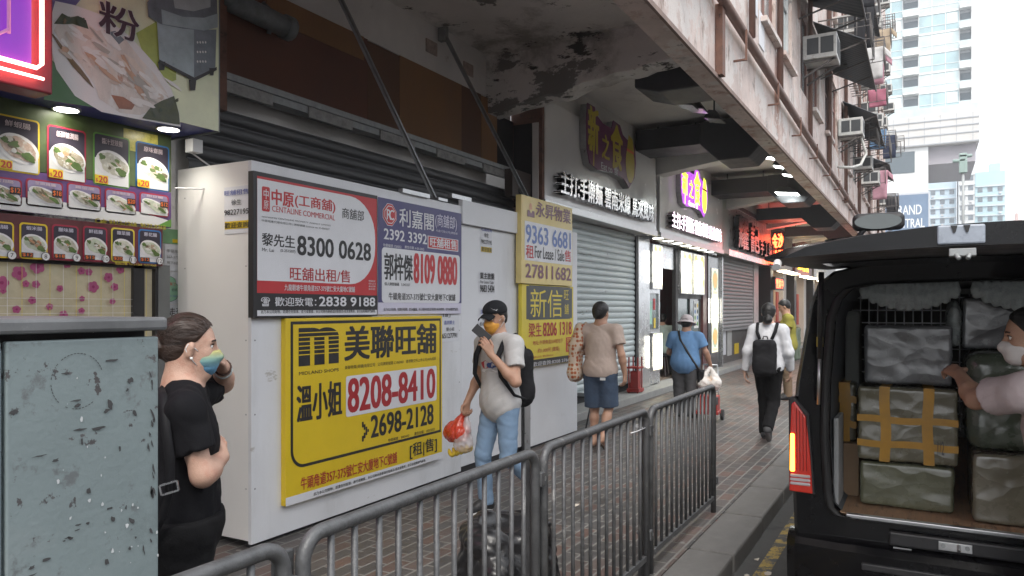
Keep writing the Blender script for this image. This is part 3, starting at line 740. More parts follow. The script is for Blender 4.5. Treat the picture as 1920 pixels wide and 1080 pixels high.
B.tpx("物業編號:C20122   廣告日期:2022-02", 522, 650, 986, 998, DR, 3)
B.rect(h0+.005, h1-.005, z0+.004, z0+.085, K, 2); B.tpx("歡迎查詢:8208 2766", 535, 741, 1018, 1044, WH, 3, .008)
B.build(t)

# ---------------------------------------------------------------- paper notices
M_paper = mat("white_paper", (.70, .71, .74), .7, var=.03)
BI = ink("ink_pale_blue", (.13, .16, .42))
def notice(label, face, pos, box, rows, conv=None, m=None, group="paper notices stuck on the hoarding"):
    B = Board(face, pos); B.conv = conv; h0, h1, z0, z1 = B.box_px(*box)
    loc = B.P((h0+h1)/2, z0, 0); t = thing("paper_notice", label, "notice", loc, group=group)
    q = MB(); n = 6
    q.grid(lambda u, v: B.P(h0+(h1-h0)*u, z0+(z1-z0)*v, .0015+.0012*math.sin(u*5+v*3)), n, n); q.build("sheet", m or M_paper, t, fix=False)
    for r in rows:
        if r[0] == 'r': B.rect_px(*r[1:5], r[5], 2)
        else: B.tpx(r[0], *r[1:5], r[5], 4, r[6] if len(r) > 6 else .01)
    B.build(t); return t
c3 = lambda x, y: (x/3, 340+y/3)
notice("paper notice with the number 98227195 on the hoarding's side panel", 'x', HX0-.002, (1263, 1406, 36, 298),
       [("旺舖租售", 1266, 1402, 54, 84, BI), ("徐生", 1305, 1362, 104, 136, K), ("98227195", 1266, 1402, 163, 193, K, .02), ('r', 1266, 1404, 228, 272, YL), ("歡迎查詢", 1268, 1402, 234, 267, K, .015)], c3)
c6 = lambda x, y: (820+x/3, 340+y/3)
notice("small paper notice with a yellow strip, highest on the hoarding door", 'y', YH+.024, (243, 306, 246, 398),
       [("旺舖租售", 245, 304, 252, 277, BI), ("徐生", 262, 286, 289, 313, K), ("98227195", 245, 304, 326, 349, K, .01), ('r', 245, 305, 366, 395, YL), ("歡迎查詢", 247, 303, 368, 393, K)], c6)
notice("paper notice reading For Lease / Sale with 9683 5434, in the middle of the hoarding door", 'y', YH+.024, (232, 322, 508, 632),
       [("業主放盤", 238, 318, 512, 548, K, .03), ("For Lease / Sale", 240, 314, 556, 573, K, .01), ("9683 5434", 238, 318, 582, 622, K, .03)], c6)
notice("paper notice half hidden behind the man in the cap, lowest on the hoarding door", 'y', YH+.024, (232, 300, 712, 826),
       [("直到業主", 240, 292, 722, 746, BI), ("楚小姐", 250, 285, 760, 782, K), ("65127791", 237, 298, 790, 812, K, .02)], c6)
notice("paper notice reading 65127791 beside the big yellow board", 'y', YH-.002, (22, 122, 742, 905),
       [("18」", 30, 70, 745, 765, K), ("直到業主", 36, 95, 783, 806, BI), ("楚小姐", 48, 92, 822, 842, K), ("65127791", 24, 108, 856, 884, K, .02)], c6)
# ================================================================ the rice roll shop at the left
YB = 4.68
shop = thing("rice_roll_shop", "rice roll shop with lit photo menu boards under a big picture sign", "shop", (2.6, YB, 0))
M_fr = mat("painted_frame_grey", (.16, .17, .17), .5, .2, var=.15)
M_blue = mat("royal_blue_panel", (.035, .04, .20), .4, var=.1)
P_pale = mat("print_pale_green", (.70, .74, .52), .35, var=.22, scale=1.2, stain=[((.50, .52, .56), .9, .5, .25), ((.70, .66, .60), 1.3, .55, .2)])
P_green = mat("print_green", (.05, .15, .045), .35, var=.3, scale=3); P_purple = mat("print_violet", (.13, .10, .26), .35, var=.2, scale=3)
P_dish = mat("print_dish_white", (.76, .74, .74), .35, var=.05, scale=3)
P_roll = mat("print_rice_roll", (.68, .61, .56), .35, var=.22, scale=7, stretch=(1.2, 1, .7), stain=[((.42, .20, .12), 6, .58, .1), ((.70, .68, .66), 9, .55, .08, (1, 1, .3)), ((.20, .18, .10), 11, .66, .04), ((.74, .73, .70), 5, .60, .12)])
P_leaf = mat("print_leaf", (.05, .06, .02), .35, var=.5, scale=16); P_sauce = mat("print_sauce", (.16, .09, .03), .35, var=.4, scale=12)
P_herb2 = mat("print_seaweed", (.03, .05, .02), .35, var=.4, scale=20)
P_mach = mat("print_machine", (.34, .42, .45), .35, var=.25, scale=6); P_machd = mat("print_machine_dark", (.17, .20, .23), .35, var=.3, scale=8)
# sign box: picture front, blue underside
MB().box(-.5, 3.46, 4.2, YB+.06, 2.82, 5.2).build("sign_box", M_blue, shop)
MB().box(3.46, 3.475, 4.19, YB+.06, 2.81, 5.2).build("sign_edge", M_fr, shop)
B = Board('y', 4.197)
def PX(*a): return [B.px(x, y) for x, y in a]
MB().box(2.20, 3.46, 4.185, 4.198, 2.815, 5.2).build("sign_face", P_pale, shop); B.pos = 4.184
B.poly(PX((80, -40), (185, -40), (140, 12), (90, 55), (82, 60)), P_purple, 1)
B.poly(PX((82, 70), (95, 110), (180, 202), (82, 187)), P_green, 1)
B.poly(PX((255, 62), (330, 20), (330, 150), (290, 165)), mat("print_lime", (.42, .50, .10), .35, var=.3, scale=3), 1)
B.poly(PX((103, 2), (140, 10), (190, 28), (245, 70), (290, 120), (320, 165), (335, 210), (338, 238), (250, 222), (190, 210), (140, 180), (105, 130), (92, 80), (90, 50)), P_dish, 2)
B.poly(PX((110, 36), (135, 30), (165, 46), (180, 58), (205, 55), (235, 75), (262, 110), (290, 140), (312, 175), (318, 190), (300, 205), (275, 210), (262, 216), (225, 212), (185, 185), (178, 160), (150, 120), (115, 80), (100, 58)), P_roll, 3)
B.poly(PX((100, 45), (115, 25), (130, 33), (145, 30), (160, 38), (165, 55), (150, 50), (135, 45), (118, 46)), P_leaf, 4)
B.poly(PX((92, 58), (105, 72), (130, 105), (150, 128), (165, 148), (175, 166), (160, 152), (135, 125), (112, 92)), P_sauce, 4)
B.poly(PX((282, 200), (300, 190), (325, 180), (334, 212), (336, 234), (300, 228), (265, 222)), P_leaf, 5)
B.poly(PX((195, 62), (215, 58), (232, 75), (220, 85), (205, 80)), P_machd, 4)
B.poly(PX((207, 178), (230, 182), (252, 196), (246, 206), (222, 204)), mat("print_rust", (.30, .12, .07), .35, var=.3, scale=9), 4)
WB = ink("ink_white_board", (.7, .7, .7))
B.tpx("粉", 184, 258, -2, 58, WH, 6, .09); B.tpx("粉", 184, 258, -2, 58, ink("ink_brush", (.05, .012, .03)), 7, .02)
rs = random.Random(11); STR = [mat("print_roll_%d" % i, c, .35, var=.12, scale=9) for i, c in enumerate(((.76, .72, .69), (.58, .47, .40), (.80, .78, .76), (.54, .33, .22), (.42, .39, .35), (.70, .60, .52)))]
for k in range(70):
    t_, o_ = rs.uniform(.02, .98), rs.gauss(0, .42); cx = 130+165*t_+o_*42; cy = 62+128*t_-o_*34; ln, wd = rs.uniform(8, 30), rs.uniform(1.5, 6); a = math.atan2(128, 165)+rs.gauss(0, .22)
    if abs(o_) > .85: continue
    pts = []
    for j in range(10):
        q = 6.283*j/10; r = rs.uniform(.7, 1.15); ex, ey = ln*r*math.cos(q), wd*r*math.sin(q); pts.append(B.px(cx+ex*math.cos(a)-ey*math.sin(a), cy+ex*math.sin(a)+ey*math.cos(a)))
    B.poly(pts, STR[rs.choice((0, 0, 1, 2, 2, 3, 4, 5))], 4)
for k in range(9):
    a = rs.uniform(0, 6); x, y = rs.choice(((140, 36), (155, 45), (120, 35), (300, 205), (315, 215), (322, 200), (290, 215)))
    B.ell(*B.px(x+rs.gauss(0, 7), y+rs.gauss(0, 5)), rs.uniform(.012, .03), rs.uniform(.006, .014), rs.choice((P_leaf, P_sauce, P_herb2)), 5, rot=a, wob=.15, seed=k)
B.poly(PX((292, 36), (362, 56), (362, 146), (297, 112)), P_mach, 4); B.poly(PX((362, 56), (404, 56), (402, 128), (362, 146)), P_machd, 4)
B.poly(PX((274, 5), (292, -30), (330, -40), (404, -40), (406, 50), (380, 58), (340, 54), (300, 46), (276, 32)), P_machd, 5)
B.poly(PX((300, 18), (340, 32), (380, 34), (406, 26), (406, 52), (380, 58), (340, 52), (302, 46)), P_mach, 6)
B.poly(PX((316, -40), (392, -40), (392, 14), (360, 22), (325, 16)), mat("print_machine_pale", (.40, .46, .48), .35, var=.2, scale=5), 7)
for p in ((294, 116, 308, 132), (352, 150, 366, 170), (390, 128, 400, 142)): B.poly(PX((p[0], p[1]), (p[2], p[1]), (p[2]-2, p[3]), (p[0]+2, p[3])), K, 5)
B.poly(PX((296, 112), (362, 146), (404, 126), (404, 132), (362, 153), (296, 118)), K, 6)
for i in range(4):
    for j in range(3): B.ell(*B.px(368+i*5, 80+j*18), .006, .008, WB, 6)
B.build(shop, "picture_print", "lettering")
# neon framed violet box at the far left
nb = thing("neon_sign", "violet light box edged with a glowing pink neon tube", "neon sign", (1.6, 4.05, 2.75))
MB().box(.3, 2.27, 4.02, 4.18, 2.74, 5).build("casing", mat("dark_red_casing", (.22, .03, .045), .4, var=.2), nb, bevel=.01)
MB().box(.3, 2.15, 4.0, 4.019, 2.86, 5).build("lit_panel", mat("violet_panel", (.10, .03, .22), .4, var=.1, emit=(.12, .02, .26), es=.75), nb)
G_neon = glow("neon_pink", (1, .30, .26), 5.5)
MB().tube([(.3, 3.97, 2.845), (2.16, 3.97, 2.845), (2.185, 3.97, 2.87), (2.185, 3.97, 5)], .011, 8).build("neon_tube", G_neon, nb, smooth=True)
MB().tube([(.3, 3.98, 2.80), (2.20, 3.98, 2.80)], .008, 8).build("neon_tube", G_neon, nb, smooth=True)
MB().tube([(2.03, 3.975, 2.98), (2.03, 3.975, 5)], .009, 8).tube([(.3, 3.975, 2.96), (1.98, 3.975, 2.96), (2.03, 3.975, 3.0)], .009, 8).build("neon_tube", mat("neon_glass_off", (.5, .35, .5), .2, emit=(.6, .2, .5), es=.25), nb, smooth=True)
# menu cards
P_night = mat("print_night", (.035, .028, .045), .35, var=.3, scale=5); P_lil = mat("print_lilac", (.30, .25, .40), .35, var=.2, scale=4)
P_food = [mat("print_food_%s" % n, c, .35, var=.25, scale=26, stain=[((.70, .69, .64), 22, .52, .1), ((.14, .12, .06), 34, .62, .06), (s2, 17, .62, .08)]) for n, c, s2 in
          (("shrimp", (.52, .38, .30), (.40, .18, .10)), ("beef", (.38, .33, .24), (.16, .13, .08)), ("pork", (.46, .44, .36), (.10, .12, .05)), ("egg", (.60, .60, .50), (.42, .38, .12)), ("herb", (.50, .54, .42), (.12, .24, .05)))]
P_herb = mat("print_herb_green", (.09, .15, .035), .35, var=.4, scale=20)
FSP = [mat("print_speck_%d" % i, c, .35, var=.1) for i, c in enumerate(((.70, .68, .64), (.62, .58, .50), (.40, .30, .22), (.16, .13, .08), (.12, .18, .05), (.50, .26, .14)))]
def card(B, mb_parent, x0, x1, yt, yb, frame, bgm, food, price, title, ptag, num=None, tagcol=None):
    h0, h1, z0, z1 = B.box_px(x0, x1, yt, yb); w, hh = h1-h0, z1-z0
    C = Board('y', B.pos)
    C.rrect(h0, h1, z0, z1, .022, frame, 1); t = .010
    C.rrect(h0+t, h1-t, z0+t, z1-t, .016, bgm, 2)
    C.poly([(h0+t, z0+t), (h1-t, z0+t), (h1-t, z0+.30*hh), (h0+w*.5, z0+.46*hh), (h0+t, z0+.52*hh)], WB, 3)
    C.ell(h0+w*.52, z0+hh*.43, w*.47, hh*.25, P_dish, 4, rot=-.32); C.ell(h0+w*.53, z0+hh*.43, w*.41, hh*.19, P_food[food], 5, rot=-.38, wob=.06, seed=food+int(x0))
    rs = random.Random(int(x0*7+yt)); 
    for k in range(16):
        u_, v_ = rs.gauss(0, .42), rs.gauss(0, .42)
        if u_*u_+v_*v_ < .8: C.ell(h0+w*(.53+.36*u_), z0+hh*(.43-.13*u_+.16*v_), w*rs.uniform(.03, .14), hh*rs.uniform(.015, .05), FSP[rs.randrange(6)], 6, rot=rs.gauss(-.4, .4), wob=.12, seed=k, n=9)
    C.ell(h0+w*.74, z0+hh*.30, w*.16, hh*.07, P_herb, 6, rot=-.5, wob=.1, seed=int(x0)); C.ell(h0+w*.22, z0+hh*.55, w*.09, hh*.05, P_herb, 6, rot=-.5, wob=.15, seed=int(x0)+3)
    C.text(title, h0+w*.22, h0+w*.78, z1-.20*hh, z1-.09*hh, LV if num else mat("ink_pale_pink", (.6, .5, .52), .5), 5, .01)
    if ptag == 'big':
        C.rect(h0+w*.03, h0+w*.38, z0+.03*hh, z0+.19*hh, YL, 6); C.text("$", h0+w*.05, h0+w*.11, z0+.05*hh, z0+.12*hh, RD, 7); C.text(price, h0+w*.13, h0+w*.36, z0+.05*hh, z0+.17*hh, RD, 7, .04)
    elif ptag == 'mid':
        C.rect(h0+w*.68, h1-t, z0+.42*hh, z0+.70*hh, K, 6); C.text("$"+price, h0+w*.70, h1-t-.005, z0+.46*hh, z0+.66*hh, OR, 7, .03)
    else:
        C.rect(h0+w*.05, h0+w*.46, z0+.04*hh, z0+.17*hh, K, 6); C.text("$"+price, h0+w*.08, h0+w*.44, z0+.055*hh, z0+.155*hh, OR, 7, .03)
        C.ell(h0+w*.90, z0+.09*hh, .026, .026, K, 6); C.ell(h0+w*.90, z0+.09*hh, .023, .023, WB, 7); C.text(num, h0+w*.90-.008*len(num), h0+w*.90+.008*len(num), z0+.09*hh-.012, z0+.09*hh+.012, K, 8)
    o = C.art.build("menu_card", None, mb_parent, fix=False); C.let.build("lettering", None, o, fix=False)
OR = ink("ink_orange", (.72, .16, .03)); GN = ink("ink_green", (.12, .30, .05)); AZ = ink("ink_azure", (.03, .16, .42)); MG = ink("ink_crimson", (.36, .02, .05))
def menu(label, xr, yt, yb, back, Y=YB-.08):
    B = Board('y', Y); h1, z1 = B.px(xr, yt); _, z0 = B.px(xr, yb)
    t = thing("menu_board", label, "menu board", (2.8, Y, z0), group="photo menu boards of the rice roll shop")
    MB().box(1.2, h1, Y+.001, Y+.06, z0, z1).build("backing_board", back, t); return t, B, (1.2, h1, z0, z1)
t, B, q = menu("top photo menu board of four large dishes each priced 20", 321, 251, 360, mat("print_board_olive", (.07, .10, .035), .4, var=.4, scale=5))
TI = ("鮮蝦腸", "新鮮豬潤腸", "醬汁豆豉腸", "原味齋腸")
for i, (x0, x1, yt, yb, f) in enumerate(((-12, 74, 210, 317, YL), (88, 161, 232, 335, MG), (174, 243, 246, 345, GN), (254, 317, 263, 352, AZ))):
    card(B, t, x0, x1, yt, yb, f, P_night, i, "20", TI[i], 'big')
B.build(t)
t, B, q = menu("narrow middle photo menu board of small dishes on violet with a phone number", 321, 361, 427, mat("print_board_violet", (.12, .06, .20), .4, var=.3, scale=4), YB-.082)
B.poly([(1.2, q[2]), (q[1]-.002, q[2]+.004), (q[1]-.03, q[2]+.05), (q[1]-.25, q[2]+.085), (1.2, q[2]+.085)], WB, 1)
B.poly([(q[1]-.11, q[2]+.004), (q[1]-.002, q[2]+.004), (q[1]-.002, q[2]+.06)], GN, 2)
for i, (x0, x1, yt, yb, p) in enumerate(((-38, 41, 326, 379, "12"), (48, 118, 333, 385, "18"), (125, 189, 341, 391, "15"), (196, 255, 352, 398, "20"), (261, 316, 359, 402, "12"))):
    card(B, t, x0, x1, yt, yb, MG, P_lil, (1, 1, 2, 3, 4)[i], p, ("豬腸", "芝麻雞腸", "雞蛋腸", "雞蛋瘦肉腸", "甜豆腸")[i], 'mid')
B.tpx("Call: 9312-1268  9577-9368", 178, 310, 409, 418, mat("ink_gold", (.42, .36, .03), .4), 3, .02); B.tpx("36 日式廣東腸粉·招牌·原味·秘製", 63, 176, 398, 407, SM, 3, .01)
B.build(t)
t, B, q = menu("lowest photo menu board with dishes numbered 7 to 12", 305, 430, 499, mat("print_board_maroon", (.13, .025, .03), .4, var=.4, scale=3), YB-.1)
for i, (x0, x1, p, f) in enumerate(((-30, 26, "12", YL), (36, 89, "12", YL), (97, 147, "18", MG), (155, 201, "15", MG), (208, 252, "20", LE), (259, 302, "12", AZ))):
    card(B, t, x0, x1, 414+x0*.057, 483+x0*.038, f, P_night, (3, 4, 2, 4, 3, 4)[i], p, ("齋腸", "蝦米腸", "臘味腸", "鮮菇腸", "雜菜腸", "蔥花腸")[i], 'num', str(7+i))
B.tpx("電話訂購  9312-1268  9577-9368", 215, 292, 491, 496, LE, 3)
B.build(t)
# window with flowered curtain, frame post, wall notices
M_curtain = mat("flower_curtain_glow", (.42, .38, .27), .7, var=.25, scale=4, emit=(.5, .42, .26), es=.07, stain=[((.40, .38, .28), 9, .55, .1)])  # slight glow put into the cloth for the lit room behind
def flower_window():
    B = Board('y', YB-.02); h1, z1 = B.px(290, 497); z0 = .9
    c = MB(); c.grid(lambda u, v: (1.0+(h1-1.0)*u, YB-.02+.008*math.sin(u*60), z0+(z1-z0)*v), 80, 6); o = c.build("window_curtain", M_curtain, shop, smooth=True, fix=False)
    B.pos = YB-.034
    FP = ink("petal_pink", (.42, .08, .20)); FD = ink("petal_dark", (.30, .02, .12))
    for k, (x, y, r) in enumerate(((3, 530, 15), (36, 512, 16), (70, 500, 16), (125, 495, 10), (48, 532, 8), (67, 533, 9), (112, 541, 8), (60, 563, 9), (152, 508, 9), (166, 510, 9), (174, 538, 14), (203, 520, 12), (225, 505, 11), (153, 560, 7), (152, 583, 8), (210, 565, 8), (5, 545, 7), (214, 538, 10), (92, 575, 8), (30, 580, 9), (118, 590, 10))):
        hx, z = B.px(x, y); rr = r*.0026
        for a in range(5): B.ell(hx+rr*.55*math.cos(a*1.257+k), z+rr*.55*math.sin(a*1.257+k), rr*.52, rr*.5, FP, 1, n=10)
        B.ell(hx, z, rr*.28, rr*.28, FD, 2, n=8)
    for k in range(26): hx = 1.4+k*.08; B.rect(hx, hx+.0025, z0, z1, LE if k % 2 else WB, 1)
    for k in range(16): B.rect(1.2, h1-.15, z0+.1+k*.045, z0+.102+k*.045, WB, 1)
    B.art.build("flower_print", None, o, fix=False)
    MB().box(h1-.18, h1-.10, YB-.055, YB-.01, .6, z1).box(h1-.02, h1+.0, YB-.055, YB, .6, z1).box(1, h1-.02, YB-.055, YB-.01, z1-.03, z1+.01).build("window_frame", M_blk, shop)
    MB().box(h1-.0, h1+.09, YB-.06, YB+.05, 0, z1).build("frame_post", M_fr, shop)
    MB().box(1, h1+.09, YB-.07, YB+.05, .05, .9).build("counter_front", M_alu, shop)
flower_window()
def downlight(x, y, z, label, r=.066, es=8, power=9, grp="round downlights under the shop sign"):
    t = thing("downlight", label, "lamp", (x, y, z), group=grp)
    b = MB(); b.tube([(x, y, z), (x, y, z-.012)], r*1.2, 20); b.build("trim_ring", M_alu, t, smooth=False)
    MB().disc((x, y, z-.0135), (0, 0, -1), r, 20).build("lens", glow("downlight_lens", (1, .95, .85), es), t, fix=False)
    ld = bpy.data.lights.new("downlight_bulb", 'SPOT'); ld.energy = power; ld.spot_size = R(130); ld.spot_blend = .8; ld.shadow_soft_size = .08; ld.color = (1, .94, .83)
    lo = bpy.data.objects.new("bulb", ld); COL.objects.link(lo); lo.location = (x, y, z-.03); adopt(lo, t)
downlight(2.63, 4.52, 2.82, "warm round downlight under the sign above the second large menu dish"); downlight(3.25, 4.42, 2.82, "round downlight under the sign corner nearest the hoarding", power=9)
sw = MB().box(3.05, 3.30, 4.60, 4.63, 2.66, 2.80); o = sw.build("printed_flap", mat("yellow_film", (.55, .50, .10), .3, var=.3, scale=30), shop)
cb = MB(); cb.tube([(3.46, 4.5, 2.72), (3.62, 4.45, 2.62), (3.66, 4.42, 2.55), (3.52, 4.42, 2.45), (3.36, 4.5, 2.44)], .006, 6); tag(cb.build("loose_cable", WB, None, smooth=True), "thin white cable looping from the sign corner above the hoarding", "cable")
lamp = MB(); lamp.box(3.44, 3.52, 4.42, 4.5, 2.70, 2.79); lamp.build("cable_clamp", WB, shop)
notice("green cloud-shaped poster on the shop wall beside the post", 'y', YW-.006, (283, 342, 508, 570), [], None, M_paper, "shop wall posters")
B = Board('y', YW-.008); hx, z = B.px(316, 541)
pt = [o for o in COL.objects if o.name.startswith("paper_notice")][-1]
for a, m, l in ((1.0, K, 3), (.95, ink("ink_mint", (.28, .50, .34)), 4)): B.ell(hx, z-.02, .085*a, .075*a, m, l, wob=.03); B.ell(hx, z+.03, .06*a, .06*a, m, l, wob=.04)
B.tpx("誠聘幫工", 305, 328, 529, 535, RD, 6); B.tpx("「樓面」·廚師」", 301, 333, 540, 546, K, 6); B.tpx("張先生 67176606", 300, 333, 552, 557, BI, 6); B.build(pt)
notice("handwritten paper sign about spring onion above the woman's head", 'y', YW-.006, (283, 342, 571, 605), [("如需走葱", 288, 341, 577, 594, K, .01)], None, M_paper, "shop wall posters")
notice("small address paper reading 357-375 on the shop wall", 'y', YW-.006, (308, 342, 457, 508), [("牛頭角道", 312, 340, 467, 473, SM), ("357-375號", 312, 340, 478, 484, SM), ("地下B號舖", 312, 340, 489, 495, SM)], None, M_paper, "shop wall posters")
notice("green leaflet stuck highest on the shop wall beside the menus", 'y', YW-.006, (305, 342, 428, 456), [('r', 323, 336, 448, 455, YL)], None, mat("green_leaflet", (.20, .38, .20), .6), "shop wall posters")

# ================================================================ signs of the noodle shops
M_plaq = mat("plaque_plum", (.16, .03, .11), .35, var=.1); M_gold = mat("plaque_yellow", (.55, .44, .03), .35, var=.1); M_chrome = mat("letter_steel", (.72, .72, .74), .22, .9, var=.05)
L_purple = mat("lit_plaque_violet", (.30, .06, .42), .3, emit=(.36, .07, .55), es=.8); L_yel = mat("lit_yellow", (.7, .75, .05), .3, emit=(.75, .80, .06), es=1.0)
L_white = mat("lit_letter", (.9, .8, .85), .3, emit=(1, .85, .95), es=1.6)
def noodle_sign(x0, sc, zc, lit, label, lab2, words):
    y = 4.18
    t = thing("plaque_sign", label, "shop sign", (x0+1.2*sc, y, zc-.6))
    pm, gm = (L_purple, L_yel) if lit else (M_plaq, M_gold)
    o = [(0, .38), (.04, .72), (.30, .72), (.34, .60), (.62, .50), (.95, .50), (1.02, .68), (1.3, .66), (1.42, .50), (1.62, .45), (1.85, .50), (1.98, .35), (2.02, .05), (1.95, -.28), (1.70, -.52), (1.45, -.38), (1.0, -.34), (.4, -.42), (.12, -.36), (.02, -.1)]
    pts = [(x0+a*sc, zc+b*.78) for a, b in o]
    MB().prism([(x0+.01+a*sc, zc-.01+b*.78) for a, b in o], 4.295, y+.012, 'y').build("plaque_body", mat("plaque_side_steel", (.32, .32, .33), .35, .6, var=.2), t)
    MB().prism(pts, y+.012, y, 'y').build("plaque_face", pm, t)
    B = Board('y', y-.001)
    X = lambda a: x0+a*sc
    B.ell(X(1.74), zc-.02, .20*sc, .30, gm, 1); B.poly([(X(1.60), zc+.22), (X(1.66), zc+.44), (X(1.84), zc+.40), (X(1.92), zc+.20)], gm, 2); B.poly([(X(1.58), zc+.17), (X(1.9), zc+.16), (X(1.9), zc+.20), (X(1.58), zc+.215)], OR, 3)
    B.text("新", X(.06), X(.42), zc-.10, zc+.54, gm, 3, .05); B.text("之", X(.56), X(.84), zc-.12, zc+.24, gm, 3, .04); B.text("食", X(.92), X(1.38), zc-.20, zc+.48, gm, 3, .05)
    B.text("Eat to 食", X(.52), X(1.2), zc-.30, zc-.17, WH if not lit else L_white, 3, .01)
    B.poly([(X(.22), zc-.3), (X(.26), zc-.3), (X(.28), zc+.1), (X(.24), zc+.1)], gm, 3)
    B.build(t)
    t2 = thing("letter_sign", lab2, "shop letters", (x0, 4.2, zc-1))
    xa, xb, za, zb = words; B = Board('y', 4.22)
    B.text("主打:手擀麵 雲南米線 馬來風味", xa, xb, za, zb, M_chrome if not lit else mat("letter_side", (.5, .42, .46), .4, .3), 1, .03, .055)
    if lit:
        B2 = Board('y', 4.162); B2.text("主打:手擀麵 雲南米線 馬來風味", xa, xb, za, zb, L_white, 1, .03); B2.build(t2, let="lit_letter_faces")
    B.let.build("steel_letters", None, t2, fix=False)
noodle_sign(9.72, 1.02, 3.96, False, "unlit plum and yellow plaque sign on the nearer white fascia", "row of brushed steel characters standing off the nearer fascia", (8.85, 12.65, 3.12, 3.42))
noodle_sign(14.4, 1.0, 3.98, True, "lit violet and yellow plaque sign on the second white fascia", "row of glowing white characters on the second fascia", (13.75, 17.6, 3.14, 3.44))

# ---------------------------------------------------------------- bay 3: the open noodle shop
L_menu = []
noo = thing("noodle_shop", "open noodle shop front with glowing menu light boxes and dark red door frame", "shop", (16, YS, .12))
M_dred = mat("dark_red_frame", (.085, .02, .02), .4, var=.2); M_black_st = mat("black_stone", (.025, .026, .028), .12, var=.3, scale=5, coat=.4)
MB().box(13.45, 18.36, 4.45, YS+.2, 2.90, 2.955).build("ceiling_panel", M_steel, noo)
MB().box(13.5, 18.3, YS+.85, YS+.89, .12, 2.9).build("back_wall", mat("shop_red_wall", (.22, .025, .02), .5, var=.15), noo)
MB().box(13.5, 18.3, YS+.1, YS+.85, .125, .14).build("shop_floor", mat("shop_tiles", (.22, .17, .13), .4, var=.2), noo)
MB().box(13.72, 14.34, YS-.03, YS+.05, .14, .42).box(13.72, 14.34, YS-.03, YS+.05, 1.14, 1.20).box(13.72, 13.78, YS-.03, YS+.05, .42, 2.88).box(14.34, 14.42, YS-.03, YS+.05, .14, 2.88).box(13.78, 14.34, YS-.03, YS+.05, 1.9, 1.98).build("window_frame", M_steel, noo)
MB().box(15.5, 15.66, YS-.03, YS+.05, .14, 2.88).box(15.66, 17.6, YS-.03, YS+.05, 1.82, 1.92).box(16.55, 16.6, YS-.03, YS+.05, .2, 2.88).box(15.66, 17.6, YS-.03, YS+.05, .14, .95).build("window_frame", M_blk, noo)
MB().box(17.6, 18.0, YS-.06, YS+.06, .14, 2.9).build("door_jamb", M_dred, noo)
MB().box(14.42, 15.5, YS+.0, YS+.03, 2.42, 2.88).build("door_transom", M_steel, noo)
MB().box(13.78, 14.34, YS+.0, YS+.012, 1.2, 1.9).build("glass_pane", mat("shop_glass", (.10, .14, .14), .06, var=.2, scale=2, spec=.7, coat=.5), noo)
MB().box(15.66, 17.6, YS+.0, YS+.012, .95, 1.82).build("glass_pane", mat("shop_glass"), noo)
MB().box(18.0, 19.22, YS-.08, YS+.2, .12, 2.9).build("stone_pier", M_black_st, noo, bevel=.01)
MB().box(19.18, 19.26, YS-.14, YS+.1, .0, 2.92).build("pier_trim", M_steel, noo)
MB().box(12.98+.1, 13.72, YS-.06, YS+.1, .12, 2.92).build("steel_pier", M_steel, noo, bevel=.01)
def lightbox(x0, x1, z0, z1, label, nx, nz, es=.42):
    t = thing("menu_lightbox", label, "light box", ((x0+x1)/2, YS-.06, z0), group="glowing menu light boxes of the noodle shop")
    MB().box(x0, x1, YS-.10, YS-.02, z0, z1).build("casing", M_steel, t)
    B = Board('y', YS-.101)
    B.rect(x0+.02, x1-.02, z0+.02, z1-.02, mat("lightbox_print", (.8, .78, .55), .4, emit=(.95, .92, .68), es=es), 1)
    for i in range(nx):
        for j in range(nz):
            cx, cz = x0+(x1-x0)*(i+.5)/nx, z0+(z1-z0)*(j+.5)/nz; a = (x1-x0)/nx*.40; b = (z1-z0)/nz*.36
            B.ell(cx, cz+.04, a, b, mat("lightbox_bowl", (.3, .4, .3), .4, emit=(.45, .52, .40), es=es*.9), 2); B.ell(cx, cz+.05, a*.8, b*.75, mat("lightbox_food_%d" % ((i+j) % 2), (.5, .3, .1), .4, emit=((.95, .62, .22), (.55, .50, .15))[(i+j) % 2], es=es*.75), 3, wob=.08, seed=i*7+j)
            B.text(("雲南米線", "手擀拉麵")[(i+j) % 2], cx-a*.7, cx+a*.7, cz-b*1.15, cz-b*.9, RD, 4)
    B.build(t)
    ld = bpy.data.lights.new("lightbox_glow", 'AREA'); ld.energy = 8; ld.size = .6; ld.color = (1, .95, .8)
    lo = bpy.data.objects.new("tube_light", ld); COL.objects.link(lo); lo.location = ((x0+x1)/2, YS-.14, (z0+z1)/2); lo.rotation_euler = (R(90), 0, 0); adopt(lo, t)
lightbox(13.78, 14.36, 1.98, 2.84, "narrow menu light box over the serving window left of the shop door", 2, 2)
lightbox(13.78, 14.36, .40, 1.14, "low menu light box showing dark bowls below the serving window", 2, 2, .5)
lightbox(15.66, 16.54, 1.92, 2.84, "menu light box just right of the shop door opening", 2, 2)
lightbox(16.62, 17.58, 1.92, 2.84, "menu light box beside the dark red door frame", 2, 2)
lightbox(18.25, 18.9, .5, 2.6, "tall dim glowing panel imitating a reflection in the black stone pier", 1, 3, .2)  # glowing panel put in as the polished pier's reflection
